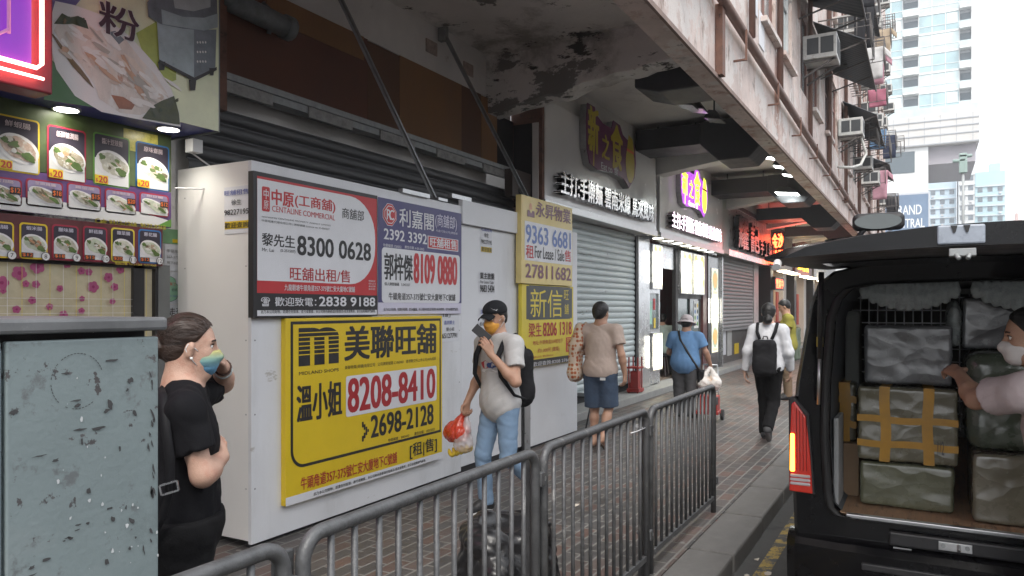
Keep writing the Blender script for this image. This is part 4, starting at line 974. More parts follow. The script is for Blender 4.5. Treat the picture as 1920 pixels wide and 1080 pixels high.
for i in range(7): 
    x = 13.8+i*.65
    t = thing("downlight", "glowing round downlight under the noodle shop fascia, one of a row of seven", "lamp", (x, 4.42, 2.9), group="downlights in the noodle shop canopy")
    MB().tube([(x, 4.42, 2.96), (x, 4.42, 2.945)], .11, 18).build("trim_ring", M_alu, t)
    MB().disc((x, 4.42, 2.943), (0, 0, -1), .09, 18).build("lens", glow("canopy_lens", (1, .98, .92), 7), t, fix=False)
    if i in (1, 3, 5):
        ld = bpy.data.lights.new("canopy_bulb", 'SPOT'); ld.energy = 28; ld.spot_size = R(140); ld.spot_blend = .8; ld.shadow_soft_size = .1; ld.color = (1, .96, .88)
        lo = bpy.data.objects.new("bulb", ld); COL.objects.link(lo); lo.location = (x, 4.40, 2.90); adopt(lo, t)
# inside: drink poster, counter sign, stool
B = Board('y', YS+.845); B.rect(14.6, 15.45, 1.25, 2.1, ink("poster_red", (.30, .03, .02)), 1); B.rect(14.68, 15.4, 1.35, 2.05, ink("poster_tan", (.50, .40, .30)), 2); B.ell(15.02, 1.7, .12, .18, ink("poster_cola", (.12, .04, .02)), 3); B.rect(14.6, 15.45, 1.0, 1.2, K, 1); B.text("Eat 食", 14.7, 15.4, 1.03, 1.16, WH, 3)
B.rect(16.7, 17.2, 1.0, 1.75, WB, 1)
o = [c for c in kids(noo) if c.name.startswith("back_wall")][0]; B.build(o, "wall_poster")
B = Board('y', YS-.005); B.rect(17.0, 17.4, 1.15, 1.78, WB, 1)
for i in range(4):
    for j in range(2): B.ell(17.1+.2*j, 1.25+i*.14, .06, .05, (YL, GN, AZ, K)[(i+j) % 4], 2)
B.rect(13.82, 14.0, 1.3, 1.75, ink("sticker_mint", (.35, .6, .5)), 1); B.rect(14.08, 14.2, 1.58, 1.8, RD, 1); B.rect(14.1, 14.22, 1.22, 1.42, YL, 1)
gp = [c for c in kids(noo) if c.name.startswith("glass_pane")][0]; B.build(gp, "window_sticker")
fe = thing("fire_extinguisher_stand", "small red metal stand at the foot of the pale shutter by the steel pier", "stand", (12.6, 4.5, .12))
b = MB(); [b.box(x, x+.02, y, y+.02, .12, .75) for x in (12.5, 12.72) for y in (4.40, 4.56)]; b.box(12.48, 12.76, 4.38, 4.6, .14, .2); b.box(12.48, 12.76, 4.38, 4.6, .55, .58)
b.build("red_frame", mat("red_enamel", (.32, .03, .025), .4, var=.2), fe); MB().box(12.52, 12.7, 4.42, 4.55, .2, .5).build("red_box", mat("red_enamel"), fe)
# ---------------------------------------------------------------- bay 4: half closed grey shutter, papers, third fascia
g4 = thing("closed_shop", "shop with half lowered grey shutter, papers under it and dark metal characters above", "shop", (21.5, YS, 0))
def mv(o): o.parent = None; o.matrix_parent_inverse.identity(); adopt(o, g4); return o
mv(shutter(19.3, 23.6, YS, 1.06, 3.0, M_slat3, .1))
MB().box(19.3, 23.6, YS+.1, YS+.2, .12, 1.1).build("dark_counter", mat("dim_counter", (.09, .08, .075), .5, var=.3), g4)
MB().box(18.95, 24.9, 4.32, YS+.1, 2.96, 4.2).build("fascia_panel", mat("grey_fascia", (.36, .36, .36), .3, var=.1), g4)
MB().box(18.95, 24.9, 4.29, 4.318, 2.93, 3.08).build("fascia_trim", M_steel, g4)
MB().box(18.32, 18.95, 4.30, YS, 2.96, 4.35).build("pier_cladding", mat("pale_green_cladding", (.38, .42, .39), .4, var=.06), g4)
MB().box(18.9, 24.9, 4.28, 4.31, 4.2, 4.3).build("fascia_cap", M_blk, g4)
B = Board('y', 4.21); MK = mat("dark_letter", (.05, .05, .055), .3, .5)
for i, (ch, x0, w, z0, hh) in enumerate((("耀", 19.4, 1.2, 3.15, .85), ("記", 20.9, 1.2, 3.15, .8), ("手", 22.3, .5, 3.15, .45), ("工", 22.95, .5, 3.15, .45), ("麵", 23.6, .5, 3.15, .45), ("食", 24.2, .5, 3.15, .45))):
    B.text(ch, x0, x0+w, z0, z0+hh, MK, 1, .03, .06)
    if i < 2:
        B.text(ch, x0, x0+w, z0, z0+hh*.5, WB, 42, .02)
B.let.build("metal_letters", None, g4, fix=False)
for i, (x, z0, z1, m) in enumerate(((19.5, .7, 1.05, mat("red_paper", (.45, .08, .06), .6)), (20.0, .35, 1.0, M_paper), (20.7, .3, 1.05, mat("foil_paper", (.5, .5, .48), .4)), (21.6, .3, .6, YL), (19.55, .5, .68, CR))):
    MB().box(x, x+.55, YS+.088, YS+.098, z0, z1).build("pasted_paper", m, g4)
# ---------------------------------------------------------------- further shops: faintly glowing interiors, lit signs
M_int = mat("shop_interior_glow", (.32, .20, .12), .7, var=.3, scale=3, emit=(.45, .24, .10), es=.18)  # back wall colour glows by itself to imitate warm indoor light
for i, (x0, x1, lab) in enumerate(((25.0, 29.3, "dim shop beyond the closed one with a red lit sign column"), (30.0, 34.7, "bright stall shop beyond the red sign with hanging goods"), (35.4, 44.6, "farthest shop fronts under the arcade"))):
    t = thing("far_shop", lab, "shop", (x0, YS, 0))
    MB().box(x0, x1, YS+.7, YS+.8, .12, 3.0).build("back_wall", M_int, t)
    MB().box(x0, x1, 4.32, YS+.1, 2.9, 4.3).build("fascia_panel", (mat("dark_fascia", (.06, .05, .05), .4, var=.2), mat("maroon_fascia", (.16, .035, .03), .4, var=.2), mat("grey_fascia"))[i], t)
    MB().box(x0, x0+.5, 4.35, YS+.2, .12, 2.9).build("shop_pier", M_blk, t)
    for k in range(5): MB().box(x0+.8+k*.7, x0+1.2+k*.7, YS+.1, YS+.3, .9+.2*(k % 2), 2.2).build("hanging_goods", (mat("goods_tan", (.45, .30, .18), .7), mat("goods_red", (.42, .08, .06), .7), mat("goods_pale", (.6, .58, .5), .7))[k % 3], t)
    for k in range(3): MB().box(x0+.9+k*1.1, x0+1.7+k*1.1, 4.0, 4.3, 2.82, 2.86).build("tube_lamp", glow("warm_tube", (1, .85, .6), 5), t)
G_led = glow("led_red", (1, .10, .03), 4.5)
t = thing("led_sign", "vertical black sign with glowing red characters beyond the closed shop", "led sign", (24.95, 4.0, 3))
MB().box(24.95, 25.05, 3.93, 4.29, 2.95, 4.05).build("casing", M_blk, t)
B = Board('x', 24.948)
for ch, h, z in (("金", 0, 1), ("沙", 1, 1), ("美", 0, 0), ("髮", 1, 0)): B.text(ch, -4.28+.17*h, -4.13+.17*h, 3.02+.52*z, 3.46+.52*z, G_led, 2, .03)
B.build(t)
t = thing("led_sign", "small red glowing sign low beside the far shop door", "led sign", (25.3, 4.2, 2.2)); MB().box(25.0, 26.6, 4.2, 4.3, 2.2, 2.62).build("casing", M_blk, t)
B = Board('y', 4.198); B.text("營業中", 25.1, 26.5, 2.26, 2.56, G_led, 2, .02); B.build(t)
t = thing("led_sign", "amber glowing characters on the maroon fascia far along the arcade", "led sign", (31, 4.28, 3.2)); B = Board('y', 4.30); B.text("金山小食", 30.6, 33.5, 3.1, 3.9, glow("led_amber", (1, .55, .02), 3.5), 2, .03); B.build(t)
ld = bpy.data.lights.new("led_spill", 'POINT'); ld.energy = 22; ld.color = (1, .12, .08); ld.shadow_soft_size = .4
lo = bpy.data.objects.new("led_spill", ld); COL.objects.link(lo); lo.location = (24.3, 3.4, 3.7)
# ================================================================ under the arcade: ducts and floodlights
M_duct = mat("black_duct_paint", (.022, .023, .027), .55, 0., var=.3, scale=4)
def duct(x, ya, yb, z, w, label, drop=.30):
    t = thing("exhaust_duct", label, "duct", (x, (ya+yb)/2, z), group="black exhaust ducts under the arcade ceiling")
    MB().box(x, x+w, yb+.25, ya, z, z+.34).build("duct_run", M_duct, t, bevel=.01)
    p = [(yb-.26, z-drop*.2), (yb-.02, z-drop), (yb+.45, z-drop), (yb+.75, z-.01), (yb+.75, z+.345), (yb-.05, z+.36), (yb-.30, z+.2)]
    MB().prism(p, x-.06, x+w+.07, 'x').build("outlet_hood", M_duct, t, bevel=.02)
    MB().box(x+w*.4, x+w*.4+.02, yb+.9, yb+.92, z+.34, 4.72).box(x+w*.4, x+w*.4+.02, ya-.3, ya-.28, z+.34, 4.72).build("hanger_rod", M_blk, t)
duct(8.45, 3.0, 2.25, 4.22, .55, "black exhaust duct nearest the spalled beam", .1)
duct(12.1, 4.3, 2.45, 4.28, .75, "long black exhaust duct above the second fascia"); duct(17.2, 4.3, 2.3, 4.2, .8, "black exhaust duct behind the lit floodlight"); duct(22.4, 4.3, 2.3, 4.15, .9, "black exhaust duct above the dark metal characters"); duct(27.5, 4.3, 2.3, 4.1, .9, "farthest black exhaust duct near the red light")
def flood(x, y, z, label, lit, s=1.):
    t = thing("floodlight", label, "lamp", (x, y, z), group="floodlights under the arcade edge")
    w, d = .34*s, .26*s
    b = MB(); vs = [(x-w/2, y-d/2, z), (x+w/2, y-d/2, z), (x+w/2, y+d/2, z+.05), (x-w/2, y+d/2, z+.05), (x-w*.22, y-d*.1, z+.16), (x+w*.22, y-d*.1, z+.16), (x+w*.22, y+d*.3, z+.18), (x-w*.22, y+d*.3, z+.18)]
    b.raw(vs, [(0, 1, 2, 3), (4, 5, 6, 7), (0, 1, 5, 4), (1, 2, 6, 5), (2, 3, 7, 6), (3, 0, 4, 7)]); b.build("housing", M_duct, t, bevel=.008)
    g = MB(); k = .45; g.raw([(x-w*k, y-d*k, z-.004+.0), (x+w*k, y-d*k, z-.004), (x+w*k, y+d*k, z+.041), (x-w*k, y+d*k, z+.041)], [(0, 3, 2, 1)])
    g.build("lens", glow("flood_lens", (.93, 1, .96), 12) if lit else mat("flood_glass", (.5, .52, .52), .1, .4, var=.3, scale=30), t)
    MB().box(x-.01, x+.01, y, y+.02, z+.16, 4.72).build("hanger_rod", M_blk, t)
    if lit:
        ld = bpy.data.lights.new("flood_bulb", 'SPOT'); ld.energy = 40*s; ld.spot_size = R(150); ld.spot_blend = .7; ld.shadow_soft_size = .15; ld.color = (.93, 1, .97)
        lo = bpy.data.objects.new("bulb", ld); COL.objects.link(lo); lo.location = (x, y-.02, z-.04); lo.rotation_euler = (R(-14), 0, 0); adopt(lo, t)
flood(9.75, 2.75, 4.25, "unlit square floodlight just beyond the first black duct", 0, .9); flood(10.4, 2.8, 4.36, "unlit floodlight, nearer of the pair under the pale ceiling", 0); flood(11.1, 2.72, 4.36, "unlit floodlight, farther of the pair under the pale ceiling", 0)
flood(13.55, 2.35, 4.20, "lit floodlight nearest under the second duct hood", 1, .9); flood(14.5, 2.35, 4.2, "lit floodlight in the middle of the row of three", 1, .9); flood(15.5, 2.35, 4.2, "lit floodlight third along the arcade edge", 1, .9); flood(17.0, 2.6, 4.05, "biggest and brightest lit floodlight under the third duct", 1, 1.9)
# ================================================================ pedestrian railings
M_rail = mat("worn_railing_grey", (.105, .108, .112), .5, .35, var=.3, scale=14, bump=.25, bscale=60, stain=[((.24, .24, .235), 9, .60, .06, (1, 1, .4)), ((.10, .07, .055), 13, .66, .05)])
YR = 1.47
def railing(x0, x1, label, n):
    t = thing("pedestrian_railing", label, "railing", ((x0+x1)/2, YR, 0), group="grey pedestrian railings along the kerb")
    top, r = 1.0, .07
    def arc(cx, cz, a0, a1, k=6): return [(cx+r*math.cos(R(a0+(a1-a0)*i/k)), YR, cz+r*math.sin(R(a0+(a1-a0)*i/k))) for i in range(k+1)]
    b = MB(); b.tube([(x0, YR, 0)]+arc(x0+r, top-r, 180, 90)+arc(x1-r, top-r, 90, 0)+[(x1, YR, 0)], .0215, 10)
    b.build("frame", M_rail, t, smooth=True)
    MB().box(x0+.02, x1-.02, YR-.012, YR+.012, .10, .135).build("bottom_rail", M_rail, t, bevel=.003)
    for i in range(n):
        x = x0+(x1-x0)*(i+1)/(n+1)+random.uniform(-.003, .003)
        MB().tube([(x, YR, .13), (x+random.uniform(-.004, .004), YR, top)], .0105, 8).build("bar", M_rail, t, smooth=True)
    for z in (.25, .88):
        q = MB(); q.box(x1+.003, x1+.04, YR-.03, YR+.03, z-.03, z+.03); q.build("clamp", M_rail, t, bevel=.004)
for x0, x1, lb, n in ((.06, 1.42, "nearest railing panel, ending at the bottom of the picture beside the woman", 12), (1.49, 2.86, "railing panel in front of the man in the cap and the yellow board", 12),
                      (2.94, 4.32, "railing panel right of the black rubbish bag", 12), (4.40, 5.95, "farthest railing panel, ending beside the van", 13)):
    railing(x0, x1, lb, n)
for x, lb in ((1.455, "grey flat post between the nearest two railing panels"), (2.90, "grey flat post by the black rubbish bag joining two railing panels"), (4.36, "grey post with a white cable tie joining the two farthest railing panels")):
    t = thing("railing_post", lb, "post", (x, YR, 0), group="posts between the railing panels")
    MB().box(x-.03, x+.03, YR+.025, YR+.055, 0, .97).build("flat_bar", M_rail, t, bevel=.006)
    q = MB(); [q.tube([(x, YR-.03, z), (x, YR+.07, z)], .011, 8) for z in (.25, .88)]; q.build("bolt", M_wsteel, t)
tie = MB(); tie.tube([(4.36+.055*math.cos(a*.5), YR+.03+.05*math.sin(a*.5), .90) for a in range(14)], .004, 6); tie.tube([(4.33, YR, .90), (4.1, YR-.02, .91), (4.0, YR-.02, .915)], .003, 6)
tag(tie.build("cable_tie", WH, None, smooth=True), "white cable tie looped round the farther railing post", "cable tie")

# ================================================================ street cabinet
def cabinet_mat():
    m = mat("cabinet_paint_grey_green", (.19, .235, .242), .5, var=.07, scale=2, bump=.12, bscale=70,
            stain=[((.125, .155, .16), 3.0, .55, .2), ((.215, .25, .256), 1.8, .54, .15), ((.13, .145, .15), 9, .57, .06), ((.095, .09, .092), 14, .625, .012, (1, 1, 1.25)), ((.07, .066, .068), 24, .635, .012, (1, 1, .8)), ((.06, .055, .055), 30, .66, .01, (.35, 1, 1.6))])
    return m
c = thing("street_cabinet", "chipped grey-green metal street cabinet with a darker lid, at the left edge", "utility cabinet", (.7, 1.85, 0))
M_cab = cabinet_mat()
MB().box(.0, 1.155, 1.615, 2.12, .05, 1.535).build("body", M_cab, c, bevel=.006)
MB().box(.812, 1.150, 1.60, 1.618, .08, 1.552).build("door", M_cab, c, bevel=.004)
MB().box(.06, .804, 1.60, 1.618, .08, 1.552).build("door", M_cab, c, bevel=.004)
MB().box(-.02, 1.168, 1.588, 2.14, 1.566, 1.598).build("lid", mat("cabinet_lid_grey", (.13, .135, .14), .6, .2, var=.3, scale=8, stain=[((.26, .26, .26), 11, .6, .08)]), c, bevel=.008)
MB().box(.02, 1.14, 1.64, 2.1, 1.53, 1.568).build("lid_neck", M_blk, c)
MB().box(-.03, 1.17, 1.59, 2.14, 0, .05).build("plinth", M_conc, c)
fl = MB(); rs = random.Random(5)
for k in range(30):
    if k < 20: x, z, s = rs.gauss(1.02, .05), rs.gauss(1.15, .17), rs.uniform(.002, .006)
    else: x, z, s = rs.uniform(.85, 1.13), rs.uniform(1.0, 1.5), rs.uniform(.001, .003)
    a0 = rs.uniform(0, 6); fl.raw([(x+s*rs.uniform(.5, 1.3)*math.cos(a0+j*1.05)*.7, 1.5985, z+s*rs.uniform(.5, 1.5)*math.sin(a0+j*1.05)) for j in range(6)], [list(range(6))])
d0 = [o for o in kids(c) if o.name.startswith("door")][0]
fl.build("paper_remnants", mat("paper_remnant", (.5, .52, .53), .7), d0, fix=False)
sk = MB(); M_scuff = mat("scuff_dark", (.05, .05, .052), .7)
def chip(x, z, w, h, n=9):
    a = rs.uniform(0, .4); pts = []
    for j in range(n):
        t = 2*math.pi*j/n; r = rs.uniform(.35, 1.1); pts.append((x+w*r*math.cos(t)*math.cos(a)-h*r*math.sin(t)*math.sin(a), 1.5982, z+h*r*math.sin(t)+w*.2*math.cos(t)*a))
    sk.raw(pts+[(x, 1.5982, z)], [(j, (j+1) % n, n) for j in range(n)])
for k in range(15): chip(rs.gauss(1.055, .035), rs.uniform(1.05, 1.52), rs.uniform(.003, .010), rs.uniform(.004, .016))
for k in range(9): chip(rs.gauss(.93, .05), rs.choice((1.495, 1.36, 1.30, 1.42))+rs.gauss(0, .012), rs.uniform(.006, .022), rs.uniform(.002, .005))
for k in range(10): t_ = rs.random(); chip(.86+.17*t_, 1.09+.09*t_+rs.gauss(0, .008), rs.uniform(.004, .014), rs.uniform(.002, .006))
for k in range(16): chip(1.13+rs.gauss(0, .004), rs.uniform(1.05, 1.5), rs.uniform(.002, .005), rs.uniform(.006, .02))
for i in range(40):
    a = R(20+i*7.4); b_ = a+R(5); r0, r1 = .056, .0575
    if rs.random() < .75: sk.raw([(.955+rr*1.0*math.cos(q), 1.5984, 1.462+rr*1.05*math.sin(q)) for rr, q in ((r0, a), (r1, a), (r1, b_), (r0, b_))], [(0, 1, 2, 3)])
sk.build("paint_chips", M_scuff, d0, fix=False)

# ================================================================ black rubbish bag
def ridged(sc, amp, seed=0., sx=1, sy=1, sz=1):
    rs = np.random.RandomState(int(seed)+3); D = rs.randn(9, 3)*np.array([sx, sy, sz]); P = rs.uniform(0, 6.3, 9)
    def f(X, Y, Z):
        w = 0
        for i in range(9):
            s = sc*(1 if i < 4 else 2.1); q = s*(D[i, 0]*X+D[i, 1]*Y+D[i, 2]*Z)+P[i]+1.3*np.sin(.6*s*(D[(i+3) % 9, 0]*X+D[(i+3) % 9, 1]*Y+D[(i+3) % 9, 2]*Z)+P[i-1])
            w = w+(1-np.abs(np.sin(q))*2)*(1 if i < 4 else .5)
        return amp*w/5
    return f
M_bag = mat("black_bin_liner", (.010, .010, .011), .34, var=.2, scale=20, bump=.3, bscale=18, spec=.5, coat=.08)
t = thing("rubbish_bag", "shiny black bin liner spread over a bin behind the railing", "rubbish bag", (3.42, 1.93, 0))
b = Blob(.010, .05)
b.rbox((0.02, 0, .22), (.24, .19, .22), .10); b.ell((-.12, .03, .44), (.12, .13, .13)); b.ell((.14, -.04, .43), (.12, .12, .12)); b.ell((.05, .14, .46), (.10, .07, .11)); b.ell((-.2, -.05, .28), (.10, .12, .16)); b.ell((.0, -.17, .2), (.2, .08, .18)); b.ell((.02, .02, .50), (.24, .21, .06)); b.ell((-.16, -.08, .12), (.16, .16, .14)); b.ell((.2, .1, .42), (.12, .12, .10)); b.ell((.14, -.1, .1), (.16, .13, .12)); b.ell((.29, .06, .30), (.10, .10, .14)); b.ell((.30, -.02, .12), (.10, .12, .12))
b.hole((0.0, 0, .60), (.17, .15, .10)); b.cut((0, 0, .002), (0, 0, -1))
b.build("bag", M_bag, t, ridged(13, .034, 1, sz=.5)).scale = (1.05, 1, .88)

# ================================================================ the van
YV = -.24
vn = thing("van", "black delivery van parked at the kerb with its tailgate raised over wrapped parcels", "van", (6.2, YV, -.13))
M_vb = mat("van_black_paint", (.003, .003, .004), .22, var=.05, scale=4, coat=.15, spec=.22)
M_vt = mat("van_black_trim", (.02, .02, .022), .45, var=.15, scale=12, bump=.1)
M_vi = mat("van_grey_lining", (.10, .11, .12), .7, var=.15, scale=6)
M_rub = mat("rubber_seal", (.012, .012, .012), .55); M_tyre = mat("tyre_rubber", (.025, .025, .025), .8, bump=.2)
HALF = [(0, .16), (.72, .16), (.82, .20), (.85, .34), (.86, .62), (.862, .95), (.845, 1.22), (.775, 1.64), (.735, 1.75), (.66, 1.81), (.50, 1.845), (0, 1.87)]
INN = [(0, .535), (.56, .535), (.63, .545), (.665, .58), (.675, .66), (.69, .95), (.685, 1.22), (.66, 1.56), (.63, 1.66), (.58, 1.715), (.46, 1.74), (0, 1.75)]
def full(h): return [(YV+a, z) for a, z in h]+[(YV-a, z) for a, z in h[::-1][1:-1]]
O, I_ = full(HALF), full(INN); n = len(O)
def loft(secs, closed_ends=(0, 0)):
    vs = [p for s in secs for p in s]; m = len(secs[0]); fs = []
    for i in range(len(secs)-1):
        for k in range(m): fs.append((i*m+k, i*m+(k+1) % m, (i+1)*m+(k+1) % m, (i+1)*m+k))
    if closed_ends[0]: fs.append(list(range(m)))
    if closed_ends[1]: fs.append(list(range((len(secs)-1)*m, len(secs)*m)))
    return vs, fs
def sec(o, x, sy=1., z0=0., zs=1., rake=0.): return [(x-rake*max(0, z-.9), YV+(y-YV)*sy, .16+(z-.16)*zs) for y, z in o]
b = MB()
vs, fs = loft([sec(I_, 4.36), sec(I_, 4.23), sec(O, 4.20, .975, 0, .995), sec(O, 4.235, 1.0), sec(O, 5.5), sec(O, 7.6), sec(O, 8.4, .985, 0, 1, .55), sec(O, 8.95, .90, 0, .92, .75), sec(O, 9.05, .80, 0, .80, .75)], (0, 1))
b.raw(vs, fs); b.build("body", M_vb, vn, autosmooth=38)
b = MB(); vs, fs = loft([sec(I_, 4.30, .99), sec(I_, 7.4, .99)], (0, 1)); b.raw(vs, [f[::-1] for f in fs]); b.build("cargo_lining", M_vi, vn, fix=False)
b = MB(); vs, fs = loft([sec(I_, 4.215, .985), sec(I_, 4.200, 1.005), sec(I_, 4.200, 1.045), sec(I_, 4.235, 1.05)]); b.raw(vs, fs); b.build("door_seal", M_rub, vn, smooth=True)
# side windows
for s in (1, -1):
    for x0, x1 in ((4.55, 5.6), (5.7, 6.9), (7.0, 7.75)):
        b = MB(); yy = lambda z: YV+s*((.845-(z-1.22)*.1667)+.004); b.raw([(x0, yy(1.08), 1.08), (x1, yy(1.08), 1.08), (x1-.06, yy(1.58), 1.58), (x0+.06, yy(1.58), 1.58)], [(0, 1, 2, 3)]); b.build("side_window", mat("van_dark_glass", (.02, .022, .025), .05, spec=.8, coat=.6), vn)
# floor, sill plate
M_floor = mat("worn_floor_board", (.36, .22, .13), .6, var=.25, scale=8, stretch=(1, 6, 1), stain=[((.14, .08, .05), 5, .55, .1, (1, 8, 1))])
MB().box(4.27, 7.3, YV-.66, YV+.66, .515, .548).build("load_floor", M_floor, vn, bevel=.003)
MB().box(4.225, 4.268, YV-.60, YV+.60, .53, .552).build("sill_plate", M_alu, vn, bevel=.004)
# bumper with step and latch plate
b = MB()
bo = [(.89, .0), (.885, .045), (.84, .085), (.70, .10), (.40, .115), (0, .12)]
out = [(YV+a, 4.25-d) for a, d in bo]+[(YV-a, 4.25-d) for a, d in bo[::-1][1:]]
def ring(z, g): return [(x-g, YV+(y-YV)*(1+g*.1), z) for y, x in out]+[(4.32, YV-.86, z), (4.32, YV+.86, z)]
vs, fs = loft([[(p[0], p[1], p[2]) for p in ring(z, g)] for z, g in ((.10, -.035), (.13, .0), (.30, .015), (.385, .012), (.415, -.01), (.43, -.05))], (1, 1)); b.raw(vs, fs); b.build("bumper", M_vb, vn, autosmooth=30)
MB().box(4.105, 4.14, YV-.42, YV+.52, .31, .345).build("bumper_step", M_vt, vn, bevel=.006)
MB().box(4.165, 4.2, YV-.55, YV+.40, .435, .505).build("tail_panel", M_vt, vn, bevel=.01)
lp = MB(); lp.box(4.15, 4.166, YV+.045, YV+.185, .452, .492); lp.tube([(4.155, YV+.10, .485), (4.13, YV+.10, .47), (4.155, YV+.10, .455)], .008, 8); lp.build("latch_plate", M_alu, vn, bevel=.003)
lp = MB(); [lp.tube([(4.152, YV+y, .475), (4.143, YV+y, .475)], .010, 10) for y in (.065, .165)]; lp.build("latch_bolts", M_wsteel, vn)
MB().box(4.17, 4.175, YV+.30, YV+.38, .40, .43).build("reflector_clip", M_wsteel, vn)
# tail lights
M_tl = mat("tail_light_red", (.36, .015, .012), .12, var=.1, scale=30, coat=.8, emit=(.6, .03, .01), es=.12); M_tlw = mat("tail_light_clear", (.55, .54, .56), .15, coat=.8)
G_amb = glow("indicator_amber", (1, .34, .03), 6)
for s in (1, -1):
    Y_ = lambda a: YV+s*a
    def pr(pts, x0, x1, nm, m, par): 
        q = MB(); q.prism([(Y_(a), z) for a, z in pts], x0, x1, 'x'); return q.build(nm, m, par, bevel=.006)
    tl = pr([(.872, .65), (.868, .95), (.862, 1.11), (.846, 1.125), (.79, 1.045), (.77, .86), (.757, .645)], 4.178, 4.30, "tail_light", M_tl, vn)
    pr([(.868, .755), (.866, .955), (.846, .955), (.844, .755)], 4.170, 4.20, "indicator_strip", G_amb if s > 0 else mat("indicator_off", (.5, .2, .02), .2), tl)
    for k in range(4): pr([(.836-.016*k, .76), (.838-.016*k, 1.09-.012*k), (.834-.016*k, 1.09-.012*k), (.832-.016*k, .76)], 4.1765, 4.2, "lamp_rib", mat("lamp_dark_red", (.12, .005, .005), .2), tl)
    for k in range(3): pr([(.868, .742-.021*k), (.768, .742-.021*k), (.766, .726-.021*k), (.868, .726-.021*k)], 4.171, 4.2, "clear_stripe", M_tlw, tl)
    pr([(.875, .645), (.878, 1.14), (.85, 1.15), (.775, 1.06), (.745, .64)], 4.19, 4.26, "light_surround", M_vt, tl)
# wheels
for x in (5.05, 8.05):
    for s in (1, -1):
        w = MB(); yo = YV+s*.80; w.tube([(x, yo, .20), (x, yo-s*.04, .20), (x, yo-s*.2, .20)], [.31, .33, .33], 28); wo = w.build("wheel", M_tyre, vn, autosmooth=40)
        MB().tube([(x, yo+s*.012, .20), (x, yo-s*.01, .20)], [.19, .20], 24).build("rim", M_alu, wo)
# raised tailgate
def gate():
    M_ut = mat("tailgate_inner_trim", (.035, .036, .04), .5, var=.2)
    hw = lambda t: .70+.11*min(1, t*3) if t < .9 else .81-.10*((t-.9)/.1)**2
    top = lambda x, a: 1.945-.075*(a**2)-.035*((4.30-x)/1.3)**2-.05*max(0, abs(a)-.88)*8*.4
    bot = lambda x, a: 1.845-.022*a*a-.014*((4.30-x)/1.3)
    def P(u, v, f, off=0):
        a = -1+2*v; t = u; x = 4.33-1.33*t-.05*(1-a*a)*t; return (x, YV+a*hw(t), f(x, a)+off)
    nu, nv = 14, 18; b = MB(); m = M_vb
    b.use(M_vb).grid(lambda u, v: P(u, v, top), nu, nv); b.use(M_ut).grid(lambda u, v: P(u, v, bot), nu, nv)
    b.use(M_vb)
    for (u0, v0, u1, v1, k) in ((1, 0, 1, 1, nv), (0, 0, 1, 0, nu), (0, 1, 1, 1, nu), (0, 0, 0, 1, nv)):
        for i in range(k):
            p = [(u0+(u1-u0)*q/k, v0+(v1-v0)*q/k) for q in (i, i+1)]
            b.raw([P(*p[0], bot), P(*p[1], bot), P(*p[1], top), P(*p[0], top)], [(0, 1, 2, 3)])
    g = b.build("tailgate", None, vn, autosmooth=40, bevel=.012)
    q = MB(); q.grid(lambda u, v: P(.08+.45*u, .1+.8*v, bot, -.006), 8, 10); q.build("rear_glass", mat("van_dark_glass"), g)
    q = MB(); q.raw([P(u, v, top, .006) for u, v in ((.12, .1), (.12, .9), (.55, .9), (.55, .1))], [(0, 1, 2, 3)]); q.build("rear_glass", mat("van_dark_glass"), g)
    x = 2.945
    MB().box(x-.012, x+.01, -.175, -.035, 1.835, 1.90).build("plate_light_cover", mat("frosted_cover", (.30, .34, .40), .3, var=.15, scale=30), g, bevel=.006)
    q = MB(); [q.prism([(y-.010, 1.898), (y+.010, 1.898), (y+.002, 1.874), (y-.004, 1.874)], x-.016, x-.011, 'x') for y in (-.085, -.122)]; q.build("cover_notch", M_blk, g)
    q = MB(); q.box(x+.0, x+.05, -.15, -.07, 1.795, 1.822); q.tube([(x, -.09, 1.80), (x-.015, -.10, 1.785)], .008); q.tube([(x, -.13, 1.80), (x-.015, -.125, 1.785)], .008); q.build("latch", M_wsteel, g, bevel=.003)
    q = MB(); q.tube([(3.03, YV+.74, 1.795), (3.0, YV+.74, 1.775)], .016, 10); q.build("bump_stop", mat("stop_white", (.6, .6, .6), .5), g)
    # blue patch painted on the raised gate as a reflection of posters
    q = MB(); q.raw([P(u, v, top, .004) for u, v in ((.62, .62), (.62, .9), (.94, .86), (.94, .62))], [(0, 1, 2, 3)]); q.build("blue_reflection_patch", mat("painted_blue_reflection", (.18, .36, .55), .3, var=.3, scale=20), g)
    # parking mirror on its stalk
    e = Blob(.006, .02); e.rbox((3.72, .185, 2.005), (.022, .108, .042), .03); mo = e.build("parking_mirror", M_vt, g, local=False)
    MB().tube([(3.72, .24, 1.975), (3.74, .27, 1.94), (3.78, .28, 1.88)], .012, 8).build("stalk", M_vt, mo, smooth=True)
    e = MB(); e.raw([(3.697, .185+.095*math.cos(2*math.pi*k/24), 2.005+.034*math.sin(2*math.pi*k/24)) for k in range(24)], [list(range(24))]); e.build("mirror_glass", mat("mirror_glass", (.05, .065, .065), .05, 0, var=.1, spec=1.), mo)
    return g
gate()
